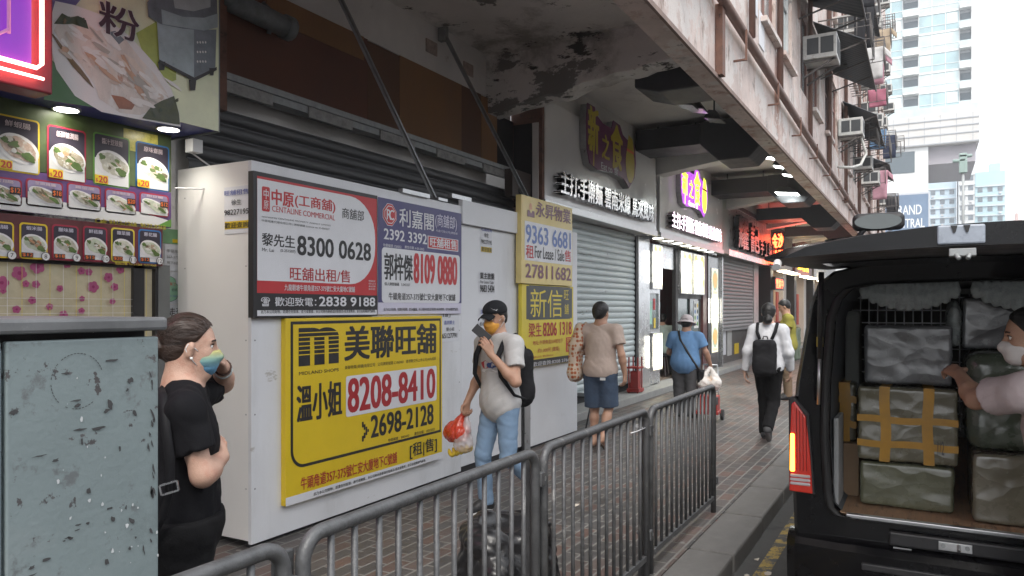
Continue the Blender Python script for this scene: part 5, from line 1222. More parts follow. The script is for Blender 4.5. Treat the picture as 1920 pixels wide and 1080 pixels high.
# gas strut, fabric swags, cargo grille, inner trim
gs = MB(); gs.tube([(4.15, YV+.725, 1.12), (4.12, YV+.715, 1.36)], .009, 8); s1 = gs.build("gas_strut", M_alu, vn, smooth=True)
MB().tube([(4.12, YV+.715, 1.36), (4.06, YV+.70, 1.80)], .014, 8).build("strut_cylinder", M_blk, s1, smooth=True)
MB().tube([(4.116, YV+.714, 1.42), (4.112, YV+.713, 1.47)], .0155, 8).build("strut_label", YL, s1)
M_fluff = mat("pale_plush", (.33, .36, .36), .9, var=.2, scale=40, bump=.6, bscale=120)
for y0, y1 in ((.30, -.15), (-.20, -.65)):
    b = Blob(.008, .012); nb_ = 11
    for i in range(nb_):
        u = (i+.5)/nb_; ln = .03+.085*math.sin(math.pi*u)**.7; y = y0+(y1-y0)*u; b.path([(4.34, y, 1.735), (4.33, y, 1.735-ln*.5), (4.335, y, 1.735-ln)], [.020, .023, .019])
    t = thing("plush_fringe", "pale ribbed plush fringe in the van's load opening, %s" % ("left of the tailgate latch" if y0 > 0 else "right of the tailgate latch"), "fringe", (4.34, (y0+y1)/2, 1.73))
    b.build("fringe", M_fluff, t, local=False)
gr = MB()
for i in range(30): y = .40-i*.048; gr.tube([(5.10, y, .9), (5.10, y, 1.70)], .0038, 5)
for i in range(11): z = .92+i*.076; gr.tube([(5.10, .42, z), (5.10, -.98, z)], .0038, 5)
go = gr.build("cargo_grille", mat("wire_grey", (.75, .77, .8), .45, 0), vn)
gf = MB(); gf.box(5.08, 5.11, .40, .43, .55, 1.73); gf.box(5.08, 5.11, -.42, -.40, .9, 1.73); gf.box(5.08, 5.11, -.98, .40, 1.70, 1.73); gf.build("grille_frame", M_wsteel, go)
MB().box(4.85, 5.05, .34, .42, .75, 1.6).build("inner_trim", mat("van_pale_trim", (.20, .21, .20), .7, var=.1), vn, bevel=.02)
MB().box(7.2, 7.25, YV-.6, YV+.6, .55, 1.7).build("seat_back", M_blk, vn)

# ---------------------------------------------------------------- parcels in the van
def wrap(name, col, rough=.24, tint=None):
    m = mat(name, col, rough, var=.12, scale=9, bump=.5, bscale=19, coat=.5, spec=.6, stretch=(1, .8, 1), stain=[(tint or tuple(c*.8 for c in col), 3, .55, .2)])
    t = m.node_tree; N = t.nodes; bp = [n for n in N if n.type == 'BUMP'][0]; tc = [n for n in N if n.type == 'TEX_COORD'][0]      # taut film: sharp creases between facets
    ns = N.new('ShaderNodeTexNoise'); ns.inputs['Scale'].default_value = 5; va = N.new('ShaderNodeVectorMath'); va.operation = 'MULTIPLY_ADD'; va.inputs[1].default_value = (.12, .12, .12)
    vo = N.new('ShaderNodeTexVoronoi'); vo.inputs['Scale'].default_value = 9; mp = N.new('ShaderNodeMapping'); mp.inputs['Scale'].default_value = (1, .55, 1.3)
    t.links.new(tc.outputs['Object'], ns.inputs[0]); t.links.new(ns.outputs['Color'], va.inputs[0]); t.links.new(tc.outputs['Object'], va.inputs[2]); t.links.new(va.outputs[0], mp.inputs[0]); t.links.new(mp.outputs[0], vo.inputs[0]); t.links.new(vo.outputs['Distance'], bp.inputs['Height']); bp.inputs['Distance'].default_value = .028; bp.inputs['Strength'].default_value = .4
    return m
M_tape = mat("amber_tape", (.42, .21, .01), .4, var=.15, scale=12, coat=.15)
def parcel(x0, x1, y0, y1, z0, z1, m, label, amp=.010, tapes=(), rz=0., rnd=.016, seed=1, name="wrapped_parcel"):
    cx, cy, cz = (x0+x1)/2, (y0+y1)/2, (z0+z1)/2
    t = thing(name, label, "parcel", (cx, cy, z0), group="plastic wrapped parcels in the van")
    b = Blob(.0075, .02); b.rbox((0, 0, cz-z0), ((x1-x0)/2-amp*.5, (y1-y0)/2-amp*.5, cz-z0-amp*.5), rnd)
    b.build("wrapping", m, t, ridged(9, amp*.42, seed, sx=1, sy=1.1, sz=.8))
    hx, hy, hz = (x1-x0)/2-amp*.5+.0045, (y1-y0)/2-amp*.5+.004, (z1-z0)-amp*.5+.004
    for (o, a, w) in tapes:                 # o: 'h' band at height a, 'v' band at y offset a
        q = MB(); nn = 26
        if o == 'h':
            loop = [(-hx, -hy), (hx, -hy), (hx, hy), (-hx, hy)]; wob = lambda s: .004*math.sin(s*9+a*30)
            for i in range(4):
                p, r = loop[i], loop[(i+1) % 4]
                q.grid(lambda u, v: (p[0]+(r[0]-p[0])*u, p[1]+(r[1]-p[1])*u, a+(v-.5)*w+wob(u)), nn, 1)
        else:
            hx2 = hx+.0012; loop = [(-hx2, .0), (-hx2, hz+.001), (hx2, hz+.001), (hx2, 0)]; 
            for i in range(3):
                p, r = loop[i], loop[i+1]
                q.grid(lambda u, v: (p[0]+(r[0]-p[0])*u, a+(v-.5)*w+.004*math.sin(u*7+a*20), p[1]+(r[1]-p[1])*u), nn, 1)
        q.build("tape_band", M_tape, t, local=True, smooth=False)
    return t
W_ol = wrap("olive_wrap", (.13, .135, .085)); W_gy = wrap("grey_wrap", (.12, .123, .13)); W_gn = wrap("green_wrap", (.075, .092, .065)); W_tn = wrap("tan_wrap", (.17, .155, .11)); W_br = wrap("taupe_wrap", (.13, .12, .08))
parcel(4.46, 4.95, -.135, .315, .55, .795, W_ol, "olive green plastic wrapped parcel on the van floor under the taped one", .013, seed=1)
p = parcel(4.44, 4.92, -.15, .325, .80, 1.20, W_br, "taupe wrapped parcel crossed with amber tape in the middle of the stack", .011, (('h', .095, .036), ('h', .225, .036), ('v', .10, .05), ('v', -.10, .05)), seed=2)
B = Board('x', 4.435); B.text("1/2", .055, .085, .86, .93, K, 1); B.let.build("handwriting", None, p, fix=False)
parcel(4.52, 4.98, -.13, .30, 1.202, 1.53, W_gy, "grey shiny wrapped parcel on top of the left stack", .014, seed=4)
parcel(4.70, 5.10, .345, .50-.06, .85, 1.19, W_br, "small taped parcel wedged against the van's left wall", .010, (('h', .1, .04), ('h', .24, .04), ('v', .015, .06)), seed=5)
t = thing("cardboard_box", "plain brown box under the small taped parcel by the van wall", "box", (4.8, .39, .55)); MB().box(4.66, 5.05, .33, .435, .55, .845).build("carton", mat("cardboard", (.30, .20, .12), .8, var=.12, scale=5), t, bevel=.004)
t = thing("foam_sheet", "upright grey foam sheet standing just inside the van's left pillar", "sheet", (4.42, .41, .55)); MB().box(4.33, 4.60, .405, .43, .55, 1.03).build("sheet", mat("grey_foam_sheet", (.38, .39, .39), .8, var=.12, scale=9), t, bevel=.006)
parcel(4.36, 4.9, -.52, -.20, .55, .90, W_tn, "tan wrapped bale on the van floor at the right", .013, seed=6)
parcel(4.40, 4.95, -.56, -.175, .90, 1.40, W_gn, "tall dark green wrapped bale under the man's arm", .018, seed=7, rnd=.07)
parcel(4.62, 5.1, -.62, -.17, 1.402, 1.68, W_gy, "large grey wrapped carton at the top right of the load", .010, seed=8)
t = thing("plastic_roll", "crumpled clear plastic roll end beside the top carton", "roll", (4.7, -.13, 1.55)); b = Blob(.008, .03); b.ell((4.68, -.135, 1.57), (.10, .035, .09)); b.ell((4.66, -.135, 1.46), (.08, .03, .05)); b.build("roll", wrap("clear_wrap", (.32, .35, .35)), t, ridged(26, .008, 9), local=False)
M_label = mat("torn_label", (.4, .4, .42), .6)
# ================================================================ air conditioners, awnings, racks on the tenement
M_ac = mat("aircon_casing", (.55, .55, .53), .55, var=.15, scale=8, stain=[((.30, .26, .22), 5, .58, .1)]); M_acd = mat("aircon_grille", (.06, .065, .07), .5)
M_br = mat("rack_steel", (.13, .12, .115), .55, .4, var=.3, scale=20)
def aircon(x, z, label, s=1.):
    y1 = YE-.02; y0 = y1-.55*s; w, hh = .60*s, .42*s
    t = thing("air_conditioner", label, "air conditioner", (x+w/2, y1, z), group="window air conditioners on the tenement front")
    MB().box(x, x+w, y0, y1, z, z+hh).build("casing", M_ac, t, bevel=.012)
    b = MB(); [b.box(x+.05+i*.055*s, x+.075+i*.055*s, y0-.004, y0+.01, z+.06, z+hh-.05) for i in range(9)]; b.build("grille", M_acd, t)
    b = MB(); b.box(x-.003, x+.002, y0+.05, y0+.26, z+.08, z+hh-.06); b.box(x-.003, x+.002, y0+.29, y0+.48, z+.08, z+hh-.06); b.build("side_vent", M_acd, t)
    b = MB(); [b.beam((xx, y1, z-.30), (xx, y0+.05, z-.02), .03, .03) for xx in (x+.06, x+w-.06)]; [b.box(xx-.015, xx+.015, y0, y1, z-.04, z-.012) for xx in (x+.06, x+w-.06)]; b.build("bracket", M_br, t)
for x, z, lb in ((13.9, 5.95, "air conditioner below the nearest corrugated awning"), (20.0, 5.85, "air conditioner with a drooping hose, just before the third awning"), (26.2, 7.75, "air conditioner on the second floor beside the pink washing"), (19.2, 8.1, "second floor air conditioner above the rack with the black trousers"),
                 (27.5, 5.75, "air conditioner on the first floor past the third awning"), (31.0, 6.0, "air conditioner far along the first floor"), (33.5, 8.9, "air conditioner far along the second floor"), (37.0, 6.2, "air conditioner near the far end of the first floor"), (36.0, 11.8, "air conditioner near the far end of the third floor"), (29.6, 11.6, "third floor air conditioner above the far racks"), (24.2, 11.4, "third floor air conditioner, nearest of that storey")):
    aircon(x, z, lb)
b = MB(); b.tube([(20.4, 1.4, 5.85), (20.7, 1.3, 5.5), (20.3, 1.4, 5.15), (19.7, 1.55, 5.0), (19.2, 1.8, 4.95)], .035, 8); tag(b.build("drain_hose", mat("pale_hose", (.55, .55, .52), .5), None, smooth=True), "pale drooping drain hose below the air conditioner before the third awning", "hose")
M_awn = mat("dark_corrugated_sheet", (.105, .115, .125), .5, .3, var=.25, scale=4, stain=[((.16, .10, .08), 3, .6, .1)])
def awning(x0, x1, z, out, drop, label):
    t = thing("awning", label, "awning", ((x0+x1)/2, YE, z), group="corrugated window awnings on the tenement")
    b = MB(); n = int((x1-x0)/.04); b.grid(lambda u, v: (x0+(x1-x0)*u, YE-.01-out*v, z-drop*v+.018*math.sin(u*(x1-x0)*2*math.pi/.16)), n, 2)
    o = b.build("sheet", M_awn, t, smooth=True, fix=False); md = o.modifiers.new("Solid", 'SOLIDIFY'); md.thickness = .006
    b = MB(); [b.beam((x, YE, z-drop-.25), (x, YE-out, z-drop), .025, .025) for x in np.arange(x0+.1, x1, 1.2)]; b.box(x0, x1, YE-out-.02, YE-out+.005, z-drop-.03, z-drop-.005); b.build("bracket", M_br, t)
awning(12.3, 14.9, 7.25, .95, .42, "dark corrugated awning nearest the camera"); awning(15.3, 19.0, 7.1, .9, .5, "second dark corrugated awning, over a row of windows"); awning(21.2, 25.6, 7.0, .8, .45, "third dark corrugated awning farther along"); awning(29, 33, 7.0, .8, .4, "farthest corrugated awning on the first floor"); awning(22, 25, 10.1, .7, .35, "dark awning on the second floor above the third awning")
CL = {n: mat("cloth_"+n, c, .85, var=.15, scale=6, bump=.1, bscale=10) for n, c in (("black", (.02, .021, .026)), ("pink", (.48, .26, .32)), ("white", (.62, .62, .62)), ("blue", (.16, .28, .45)), ("navy", (.03, .04, .08)), ("rose", (.40, .14, .20)), ("tan", (.42, .34, .25)))}
def rack(x, z, out, w, clothes, label):
    t = thing("laundry_rack", label, "laundry rack", (x+w/2, YE, z), group="steel laundry racks on the tenement front")
    b = MB(); y1 = YE-out
    b.tube([(x, YE, z), (x, y1, z), (x+w, y1, z), (x+w, YE, z)], .014, 6)
    b.tube([(x, YE, z-.55), (x, y1, z-.5), (x+w, y1, z-.5), (x+w, YE, z-.55)], .012, 6)
    for i in range(5): xx = x+w*i/4; b.tube([(xx, y1, z), (xx, y1, z-.5)], .009, 5); b.tube([(xx, YE, z), (xx, y1, z)], .009, 5)
    for i in range(3): yy = YE-out*(i+1)/4; b.tube([(x, yy, z), (x, yy, z-.52)], .009, 5)
    b.build("frame", M_br, t, smooth=True)
    for (kind, col, fx, ln, lb) in clothes:
        cx, cy = x+w*fx, YE-out*.75
        g = MB(); wd = .50 if kind != 'trousers' else .40
        def P(u, v): return (cx+.02*math.sin(v*6+u*4), cy+(u-.5)*wd*(1-.15*v)+.03*math.sin(u*9), z-.03-ln*v)
        if kind == 'trousers': g.grid(lambda u, v: P(u, v*.35), 6, 4); g.grid(lambda u, v: P(u*.45, .35+.65*v), 4, 6); g.grid(lambda u, v: P(.55+u*.45, .35+.65*v), 4, 6)
        elif kind == 'shirt': g.grid(P, 8, 8); g.grid(lambda u, v: (cx, cy-wd*.5-.16*u, z-.05-.18*u-.18*v), 3, 3); g.grid(lambda u, v: (cx, cy+wd*.5+.16*u, z-.05-.18*u-.18*v), 3, 3)
        else: g.grid(P, 8, 8)
        o = g.build("hanging_"+("towel" if kind == 'towel' else kind), CL[col], None, smooth=True, fix=False); md = o.modifiers.new("Solid", 'SOLIDIFY'); md.thickness = .012
        tag(o, lb, "laundry", "washing hung out on the tenement")
rack(16.6, 8.35, 1.05, 1.1, [('trousers', 'black', .5, 1.3, "black trousers hanging from the nearest second floor rack")], "nearest second floor laundry rack holding black trousers")
rack(18.2, 9.6, 1.0, 1.2, [('shirt', 'navy', .4, .75, "navy shirt hung high above the black trousers"), ('towel', 'white', .8, .9, "white towel hung beside the navy shirt")], "high laundry rack with a navy shirt and white towel")
rack(16.2, 6.5+.9, .95, 1.4, [], "empty steel rack above the second awning"); rack(20.5, 8.2, 1.0, 1.1, [('shirt', 'white', .3, .8, "white shirt on the rack past the black trousers"), ('shirt', 'pink', .8, .8, "pink shirt on the rack past the black trousers")], "rack with white and pink shirts"); 
rack(23.2, 7.9, .95, 1.1, [('towel', 'rose', .5, .5, "rose towel over the rack above the third awning")], "rack with a rose towel over the third awning")
rack(25.6, 7.2, .8, 1.0, [('towel', 'blue', .3, .6, "blue towel hung past the third awning")], "rack with a blue towel past the third awning"); rack(28.5, 6.4, .7, 1.0, [('shirt', 'pink', .3, 1.0, "long pink garment hung low far along the front")], "low rack with a long pink garment")
rack(32, 8.4, .9, 1.4, [('towel', 'navy', .5, .9, "navy towel far along the second floor")], "far second floor rack with a navy towel"); rack(27, 10.9, .9, 1.3, [('shirt', 'tan', .5, .8, "tan shirt on the third floor")], "third floor rack with a tan shirt"); rack(35, 6.4, .9, 1.4, [('towel', 'black', .5, .8, "black cloth at the far end of the first floor")], "rack at the far end of the first floor"); rack(31, 12.5, .9, 1.3, [], "empty rack high on the third floor")
for x, z, w in ((12.2, 4.95, 1.0), (10.9, 5.2, .5)):
    pass
t = thing("wall_notice", "white paper notices pasted under the first window of the pink wall", "notice", (9.9, YE, 5)); MB().box(9.75, 9.95, YE-.012, YE-.004, 5.35, 6.0).box(10.05, 10.4, YE-.012, YE-.004, 5.05, 5.5).build("pasted_sheet", M_paper, t)
t = thing("wall_bracket", "dark rusty steel flat fixed upright on the pink wall above the first duct", "bracket", (7.6, YE, 4.1)); MB().box(7.75, 7.87, YE-.08, YE-.004, 4.02, 4.75).build("flat_bar", M_rust, t)

rs = random.Random(21)
for i in range(12):
    x = rs.uniform(22, 43); k = rs.choice((0, 1, 1, 2, 2, 3)); aircon(x, 5.7+2.95*k+rs.uniform(-.2, .4), "small air conditioner on the crowded far part of the tenement front", rs.uniform(.8, 1))
for i in range(9):
    x = rs.uniform(20, 42); k = rs.choice((0, 1, 1, 2, 3)); rack(x, 6.2+2.95*k+rs.uniform(-.2, .5), rs.uniform(.7, 1.05), rs.uniform(.9, 1.5), [], "empty steel cage rack on the crowded far part of the tenement front")

# ================================================================ far buildings
XT = 140.0
tw = thing("glass_tower", "tall pale glass residential tower with white balconies rising beyond the street", "tower", (XT, 8, -.15))
M_tg = mat("tower_glass", (.36, .50, .53), .15, var=.25, scale=.25, spec=.7, coat=.4); M_tg2 = mat("tower_glass_pale", (.52, .62, .63), .15, var=.2, scale=.3, spec=.7, coat=.4); M_tw = mat("tower_white", (.74, .75, .74), .5, var=.05, scale=.3); M_tgr = mat("tower_grey", (.40, .42, .44), .5, var=.1, scale=.3); M_tcl = mat("podium_cladding", (.60, .585, .56), .5, var=.08, scale=.3)
Z0, FH, NF = 33.4, 3.2, 17
MB().box(XT, XT+22, -6.5, 26, Z0, Z0+FH*NF).build("core_wall", M_tgr, tw)
nb_ = 0
def bandf(y0, y1, k, i):
    z = Z0+FH*k; b = MB(); b.box(XT-.25, XT-.05, y0, y1, z+.35, z+FH-.02).build("window_band", (M_tg, M_tg2)[(i+k) % 2], tw)
    b = MB(); nn = max(2, int((y1-y0)/1.45)); [b.box(XT-.32, XT-.251, y0+(y1-y0)*j/nn-.05, y0+(y1-y0)*j/nn+.05, z+.35, z+FH-.03) for j in range(nn+1)]; b.box(XT-.32, XT-.251, y0+.06, y1-.06, z+1.3, z+1.38); [b.box(XT-.28, XT-.251, y0+(y1-y0)*(j+.1)/nn, y0+(y1-y0)*(j+.9)/nn, z+1.45, z+FH-.2) for j in range(nn) if (j*7+k*3) % 4 == 0]
    b.build("mullions", M_tw, tw)
for k in range(NF):
    if Z0+FH*k > 56: break
    z = Z0+FH*k
    bandf(-4.75, .95, k, 0); bandf(3.3, 8.5, k, 1)
    MB().box(XT-.35, XT+.1, -4.75, .95, z, z+.33).box(XT-.35, XT+.1, 3.3, 8.5, z, z+.33).build("spandrel", M_tw, tw)
    for y0, y1 in ((1.0, 3.2), (-6.4, -4.8)):
        bal = MB().box(XT-1.5, XT+.1, y0, y1, z-.02, z+.26).build("balcony", M_tw, tw)
        b = MB(); b.box(XT-1.5, XT-1.44, y0, y1, z+.26, z+1.15); b.box(XT-1.44, XT, y0, y0+.05, z+.26, z+1.15); b.box(XT-1.44, XT, y1-.05, y1, z+.26, z+1.15); b.build("balustrade", M_tg2, bal)
        MB().box(XT-.06, XT+.02, y0+.1, y1-.1, z+.27, z+2.7).build("balcony_door", mat("tower_dark_glass", (.10, .13, .15), .15), bal)
MB().box(XT-.6, XT+1, -6.95, -6.42, Z0, Z0+FH*NF).build("corner_fin", M_tw, tw)
MB().box(XT-4, XT+20, -7.3, 26, 27.4, 32.2).build("podium", M_tcl, tw)
b = MB()
for z in (27.5, 28.9, 30.1, 31.2): b.box(XT-4.12, XT-4.001, -7.4, 26, z, z+.18)
for y in np.arange(-6.5, 24, 2.2): b.box(XT-4.06, XT-4.002, y, y+.09, 27.7, 32.1)
b.build("cladding_joints", M_tgr, tw)
MB().box(XT-3.9, XT-3.8, -7.2, 26, 32.2, 33.5).build("terrace_glass", M_tg2, tw)
MB().box(XT-2.5, XT+18, -6.9, -.4, 24.6, 27.39).build("recessed_storey", mat("recess_mauve", (.36, .34, .37), .6, var=.1, scale=.3), tw)
MB().box(XT-3.5, XT+18, -.4, 26, -.15, 27.38).build("podium_wall", M_tw, tw)
MB().box(XT-3.6, XT-3.51, 1.5, 6, 23.4, 26.8).build("podium_window", mat("tower_dark_glass"), tw)
t = thing("billboard", "blue-grey billboard reading GRAND CENTRAL below the tower podium", "billboard", (130, 3, 8))
MB().box(130, 130.6, -.6, 9.4, 6.5, 19.3).build("panel", mat("billboard_frame", (.5, .52, .55), .5), t)
B = Board('x', 129.99); B.rect(-9.2, .4, 6.7, 19.0, mat("billboard_blue", (.16, .24, .36), .45, var=.25, scale=.12), 1)
WT = ink("billboard_white", (.8, .82, .84)); B.text("GRAND", -4.6, -.5, 15.9, 17.4, WT, 30, .01); B.text("CENTRAL", -4.9, -.1, 13.9, 15.3, WT, 30, .01); B.text("凱滙", -2.9, -1.7, 12.1, 13.2, WT, 30)
B.poly([(-1.8, 6.8), (-.5, 6.8), (-.6, 10.6), (-.9, 11.2), (-1.5, 11.2), (-1.75, 10.6)], mat("billboard_tower", (.22, .26, .32), .5), 40); B.build(t)
MB().box(130.2, 130.5, 2, 2.4, -.15, 6.5).box(130.2, 130.5, 7, 7.4, -.15, 6.5).build("support_leg", M_tgr, t)
def block(x, y0, y1, h, col, label, seed, fh=2.9):
    t = thing("apartment_block", label, "building", (x, (y0+y1)/2, -.15), group="far apartment blocks down the street")
    m = mat("block_%d" % seed, col, .7, var=.08, scale=.1); MB().box(x, x+15, y0, y1, -.15, h).build("wall", m, t)
    rs = random.Random(seed); n = max(2, int((y1-y0)/2.4)); b = MB(); c = MB(); mo = MB()
    for k in range(int(h/fh)-1):
        z = k*fh+1.2
        if z < 14 and x > 200: continue
        for j in range(n):
            y = y0+(y1-y0)*(j+.5)/n; b.box(x-.12, x-.01, y-.62, y+.62, z, z+1.35)
            if rs.random() < .5: c.box(x-.75, x-.02, y-.3, y+.35, z-.75, z-.25)
        mo.box(x-.4, x-.02, y0, y1, z+1.55, z+1.75)
    b.build("window_openings", mat("far_window", (.14, .17, .20), .3, var=.4, scale=.7), t); c.build("aircon_boxes", mat("far_aircon", (.6, .6, .6), .6), t); mo.build("floor_ledge", mat("far_ledge", (.68, .70, .72), .7), t)
    MB().box(x+2, x+6, y0+1, y0+(y1-y0)*.5, h, h+2.6).build("roof_hut", m, t)
block(262, -8.2, -.8, 41, (.50, .62, .70), "pale blue slab block just right of the billboard", 1); block(256, -12.6, -8.6, 43.5, (.62, .64, .64), "white slab block behind the street lamp", 2); block(262, -20.5, -13.0, 42, (.44, .62, .68), "turquoise block right of the street lamp", 3)
block(330, -31, -27.5, 34, (.50, .36, .33), "narrow pinkish block in the distance", 4); block(345, -39, -31.5, 33, (.68, .66, .62), "cream block with many windows in the distance", 5); block(400, -56, -48, 28, (.62, .46, .34), "orange-tan block at the right edge of the skyline", 6)
block(300, -27, -21, 30, (.70, .70, .70), "low white block between the turquoise and pinkish ones", 7)
t = thing("street_lamp", "tall grey street lamp with a greenish head in front of the far blocks", "street lamp", (62, -2.35, -.15))
MB().tube([(62, -2.35, -.15), (62, -2.35, 8), (62, -2.35, 11.6)], [.14, .10, .08], 10).build("pole", mat("lamp_pole_grey", (.36, .38, .38), .5), t, smooth=True)
b = MB(); b.box(61.8, 62.2, -2.6, -2.1, 11.2, 12.6); b.box(61.8, 62.2, -2.9, -2.1, 12.3, 12.5); b.box(61.8, 62.2, -2.5, -1.7, 12.0, 12.2); b.build("lamp_head", mat("lamp_head_green", (.30, .40, .37), .5), t, bevel=.05)
t = thing("traffic_island", "low concrete island under the street lamp", "island", (62, -2.35, -.13)); MB().box(58, 66, -2.9, -1.8, -.14, .0).build("slab", M_conc, t, bevel=.05)
# small things by the shops
t = thing("goods_table", "small stall table under a green cloth by the far shutter", "stall table", (24.4, 4.0, 0)); b = Blob(.03, .08); b.rbox((24.4, 3.85, .5), (.55, .42, .5), .06); b.cut((0, 0, .01), (0, 0, -1)); b.build("green_cloth", mat("green_tarp", (.10, .14, .09), .6, var=.2, bump=.2, bscale=8), t, ridged(6, .03, 4), local=False)
MB().box(24.1, 24.7, 3.7, 4.1, 1.03, 1.2).build("tray", mat("red_tray", (.35, .05, .05), .5), t, bevel=.02)
t = thing("folding_chair", "thin black folding chair against the wall behind the man in the tan shirt", "chair", (9.15, 4.05, 0))
b = MB(); b.box(9.0, 9.36, 3.85, 4.2, .44, .46); b.build("seat", M_blk, t, bevel=.005)
for s in (3.87, 4.18): MB().tube([(8.95, s, 0), (9.2, s, .45), (9.38, s, .85)], .011, 6).build("leg", M_blk, t, smooth=True); MB().tube([(9.4, s, 0), (9.15, s, .45)], .011, 6).build("leg", M_blk, t, smooth=True)
MB().box(9.33, 9.36, 3.87, 4.18, .66, .84).build("backrest", M_blk, t, bevel=.005)

# ---------------------------------------------------------------- low block added out of view across the road to shade the street
t = thing("added_shade_block", "low grey block added out of view across the road to shade the street", "building", (0, -15, -.15))
MB().box(-60, 42, -27, -15, -.15, 6.9).build("wall", mat("shade_block_wall", (.55, .53, .51), .85, var=.15, scale=.6), t)
b = MB()
for k in range(2):
    for x in np.arange(-58, 41, 2.6): b.box(x, x+1.5, -15.0+.003, -14.97, 1.2+k*2.95, 2.7+k*2.95)
w_ = b.build("window_openings", mat("shade_block_window", (.06, .07, .08), .15, var=.3), t); w_["kind"] = "stuff"
MB().box(-60, 42, -15, -13, -.15, .0).build("far_pavement", M_conc)["kind"] = "structure"

hz = bpy.data.materials.new("street_haze"); hz.use_nodes = True; hn = hz.node_tree; hn.nodes.remove(hn.nodes["Principled BSDF"])
pv = hn.nodes.new("ShaderNodeVolumePrincipled"); pv.inputs["Color"].default_value = (.95, .97, 1, 1); pv.inputs["Density"].default_value = .0012
hn.links.new(pv.outputs[0], hn.nodes["Material Output"].inputs["Volume"])
hb_ = MB().box(-120, 570, -160, 160, -1.7, 100).build("haze", hz); hb_["kind"] = "stuff"
# ================================================================ people (x forward, y left, z up from the feet)
def skin(n, c): return mat("skin_"+n, c, .5, var=.06, scale=20, bump=.25, bscale=210, stain=[((c[0]*.9, c[1]*.70, c[2]*.66), 11, .53, .2), ((c[0]*.7, c[1]*.55, c[2]*.5), 60, .68, .08)])
SK_W = skin("fair", (.52, .325, .245)); SK_M = skin("warm", (.43, .25, .17)); SK_T = skin("tan", (.36, .20, .135))
def hairm(n, c): return mat("hair_"+n, c, .42, var=.45, scale=22, stretch=(.25, 1.6, 1), bump=.6, bscale=70)
H_BR = hairm("dark_brown", (.035, .02, .014)); H_BK = hairm("black", (.012, .011, .011))
def cloth(n, c, **k): return mat("fabric_"+n, c, .85, var=.08, scale=5, bump=.15, bscale=160, spec=.2, **k)
M_eye = mat("eye_white", (.7, .68, .66), .2, var=0); M_iris = mat("eye_dark", (.02, .012, .01), .15, var=0); M_brow = mat("brow_hair", (.03, .02, .016), .8)
V3 = lambda *a: np.array(a, float)
def rotm(yaw, pitch, roll=0.):
    return np.array(Matrix.Rotation(yaw, 3, 'Z') @ Matrix.Rotation(pitch, 3, 'Y') @ Matrix.Rotation(roll, 3, 'X'))
def unit(v): v = np.array(v, float); return v/np.linalg.norm(v)
def hand(b, w, d, n, th, curl=(.3, .5, .4), s=1., thumb=.0):
    """palm + four fingers + thumb; d fingers point, n palm faces, th towards the thumb"""
    w = np.array(w, float); d = unit(d); n = np.array(n, float); n = unit(n-d*(n@d)); t = np.cross(d, n); t = t if t@np.array(th, float) > 0 else -t
    LN = ((.041, .025, .020), (.046, .029, .021), (.043, .027, .021), (.034, .021, .018))
    for i in range(4):
        k0 = w+t*(.013-.0085*i)*s+d*.008*s; kn = w+d*(.088-(.004, 0, .003, .011)[i])*s+t*(.028-.0185*i)*s
        b.cone(k0, kn, .0155*s, .0112*s, .012)
        p = kn; a = 0.; r = (.0095, .0098, .0093, .0082)[i]*s
        for j in range(3):
            a += curl[j]*(1+.12*i); q = p+(d*math.cos(a)+n*math.sin(a)+t*(.05-.035*i))*LN[i][j]*s
            b.cone(p, q, r, r*.9, .004); p = q; r *= .92
    p0 = w+d*.022*s+t*.016*s; p1 = p0+unit(d*.55+t*.75+n*(.35+thumb))*.042*s; p2 = p1+unit(d*.85+t*.3+n*(.35+thumb))*.031*s; p3 = p2+unit(d*.95+t*.05+n*(.4+thumb))*.024*s
    b.cone(p0, p1, .015*s, .0115*s, .012); b.cone(p1, p2, .0112*s, .0098*s, .004); b.cone(p2, p3, .0098*s, .0082*s, .004)
def head(b, c, Rm, s=1., jaw=1.):
    L = lambda *p: np.array(c)+Rm@(np.array(p)*s)
    E = lambda p, r, k=.018: b.ell(L(*p), np.array(r)*s, Rm, k)
    E((-.012, 0, .030), (.096, .077, .086)); E((.022, 0, -.028), (.064, .061*jaw, .084), .03); E((.030, 0, -.076), (.047, .049*jaw, .038), .03); E((.062, 0, -.098), (.020, .022, .016), .02)
    E((.066, 0, .020), (.022, .046, .013), .015)
    for y in (1, -1):
        E((.052, y*.036, -.030), (.026, .023, .026), .02); E((-.006, y*.079, -.010), (.017, .008, .031), .006); E((.003, y*.082, -.004), (.009, .010, .02), .004)
    b.cone(L(.084, 0, .008), L(.104, 0, -.031), .0075*s, .0125*s, .012)
    for y in (1, -1): E((.095, y*.011, -.036), (.010, .008, .008), .008)
    E((.083, 0, -.060), (.010, .024, .007), .008); E((.080, 0, -.070), (.010, .020, .007), .006)
    for y in (1, -1): b.hole(L(.088, y*.032, .002), V3(.016, .015, .010)*s, .012, Rm)
    return L
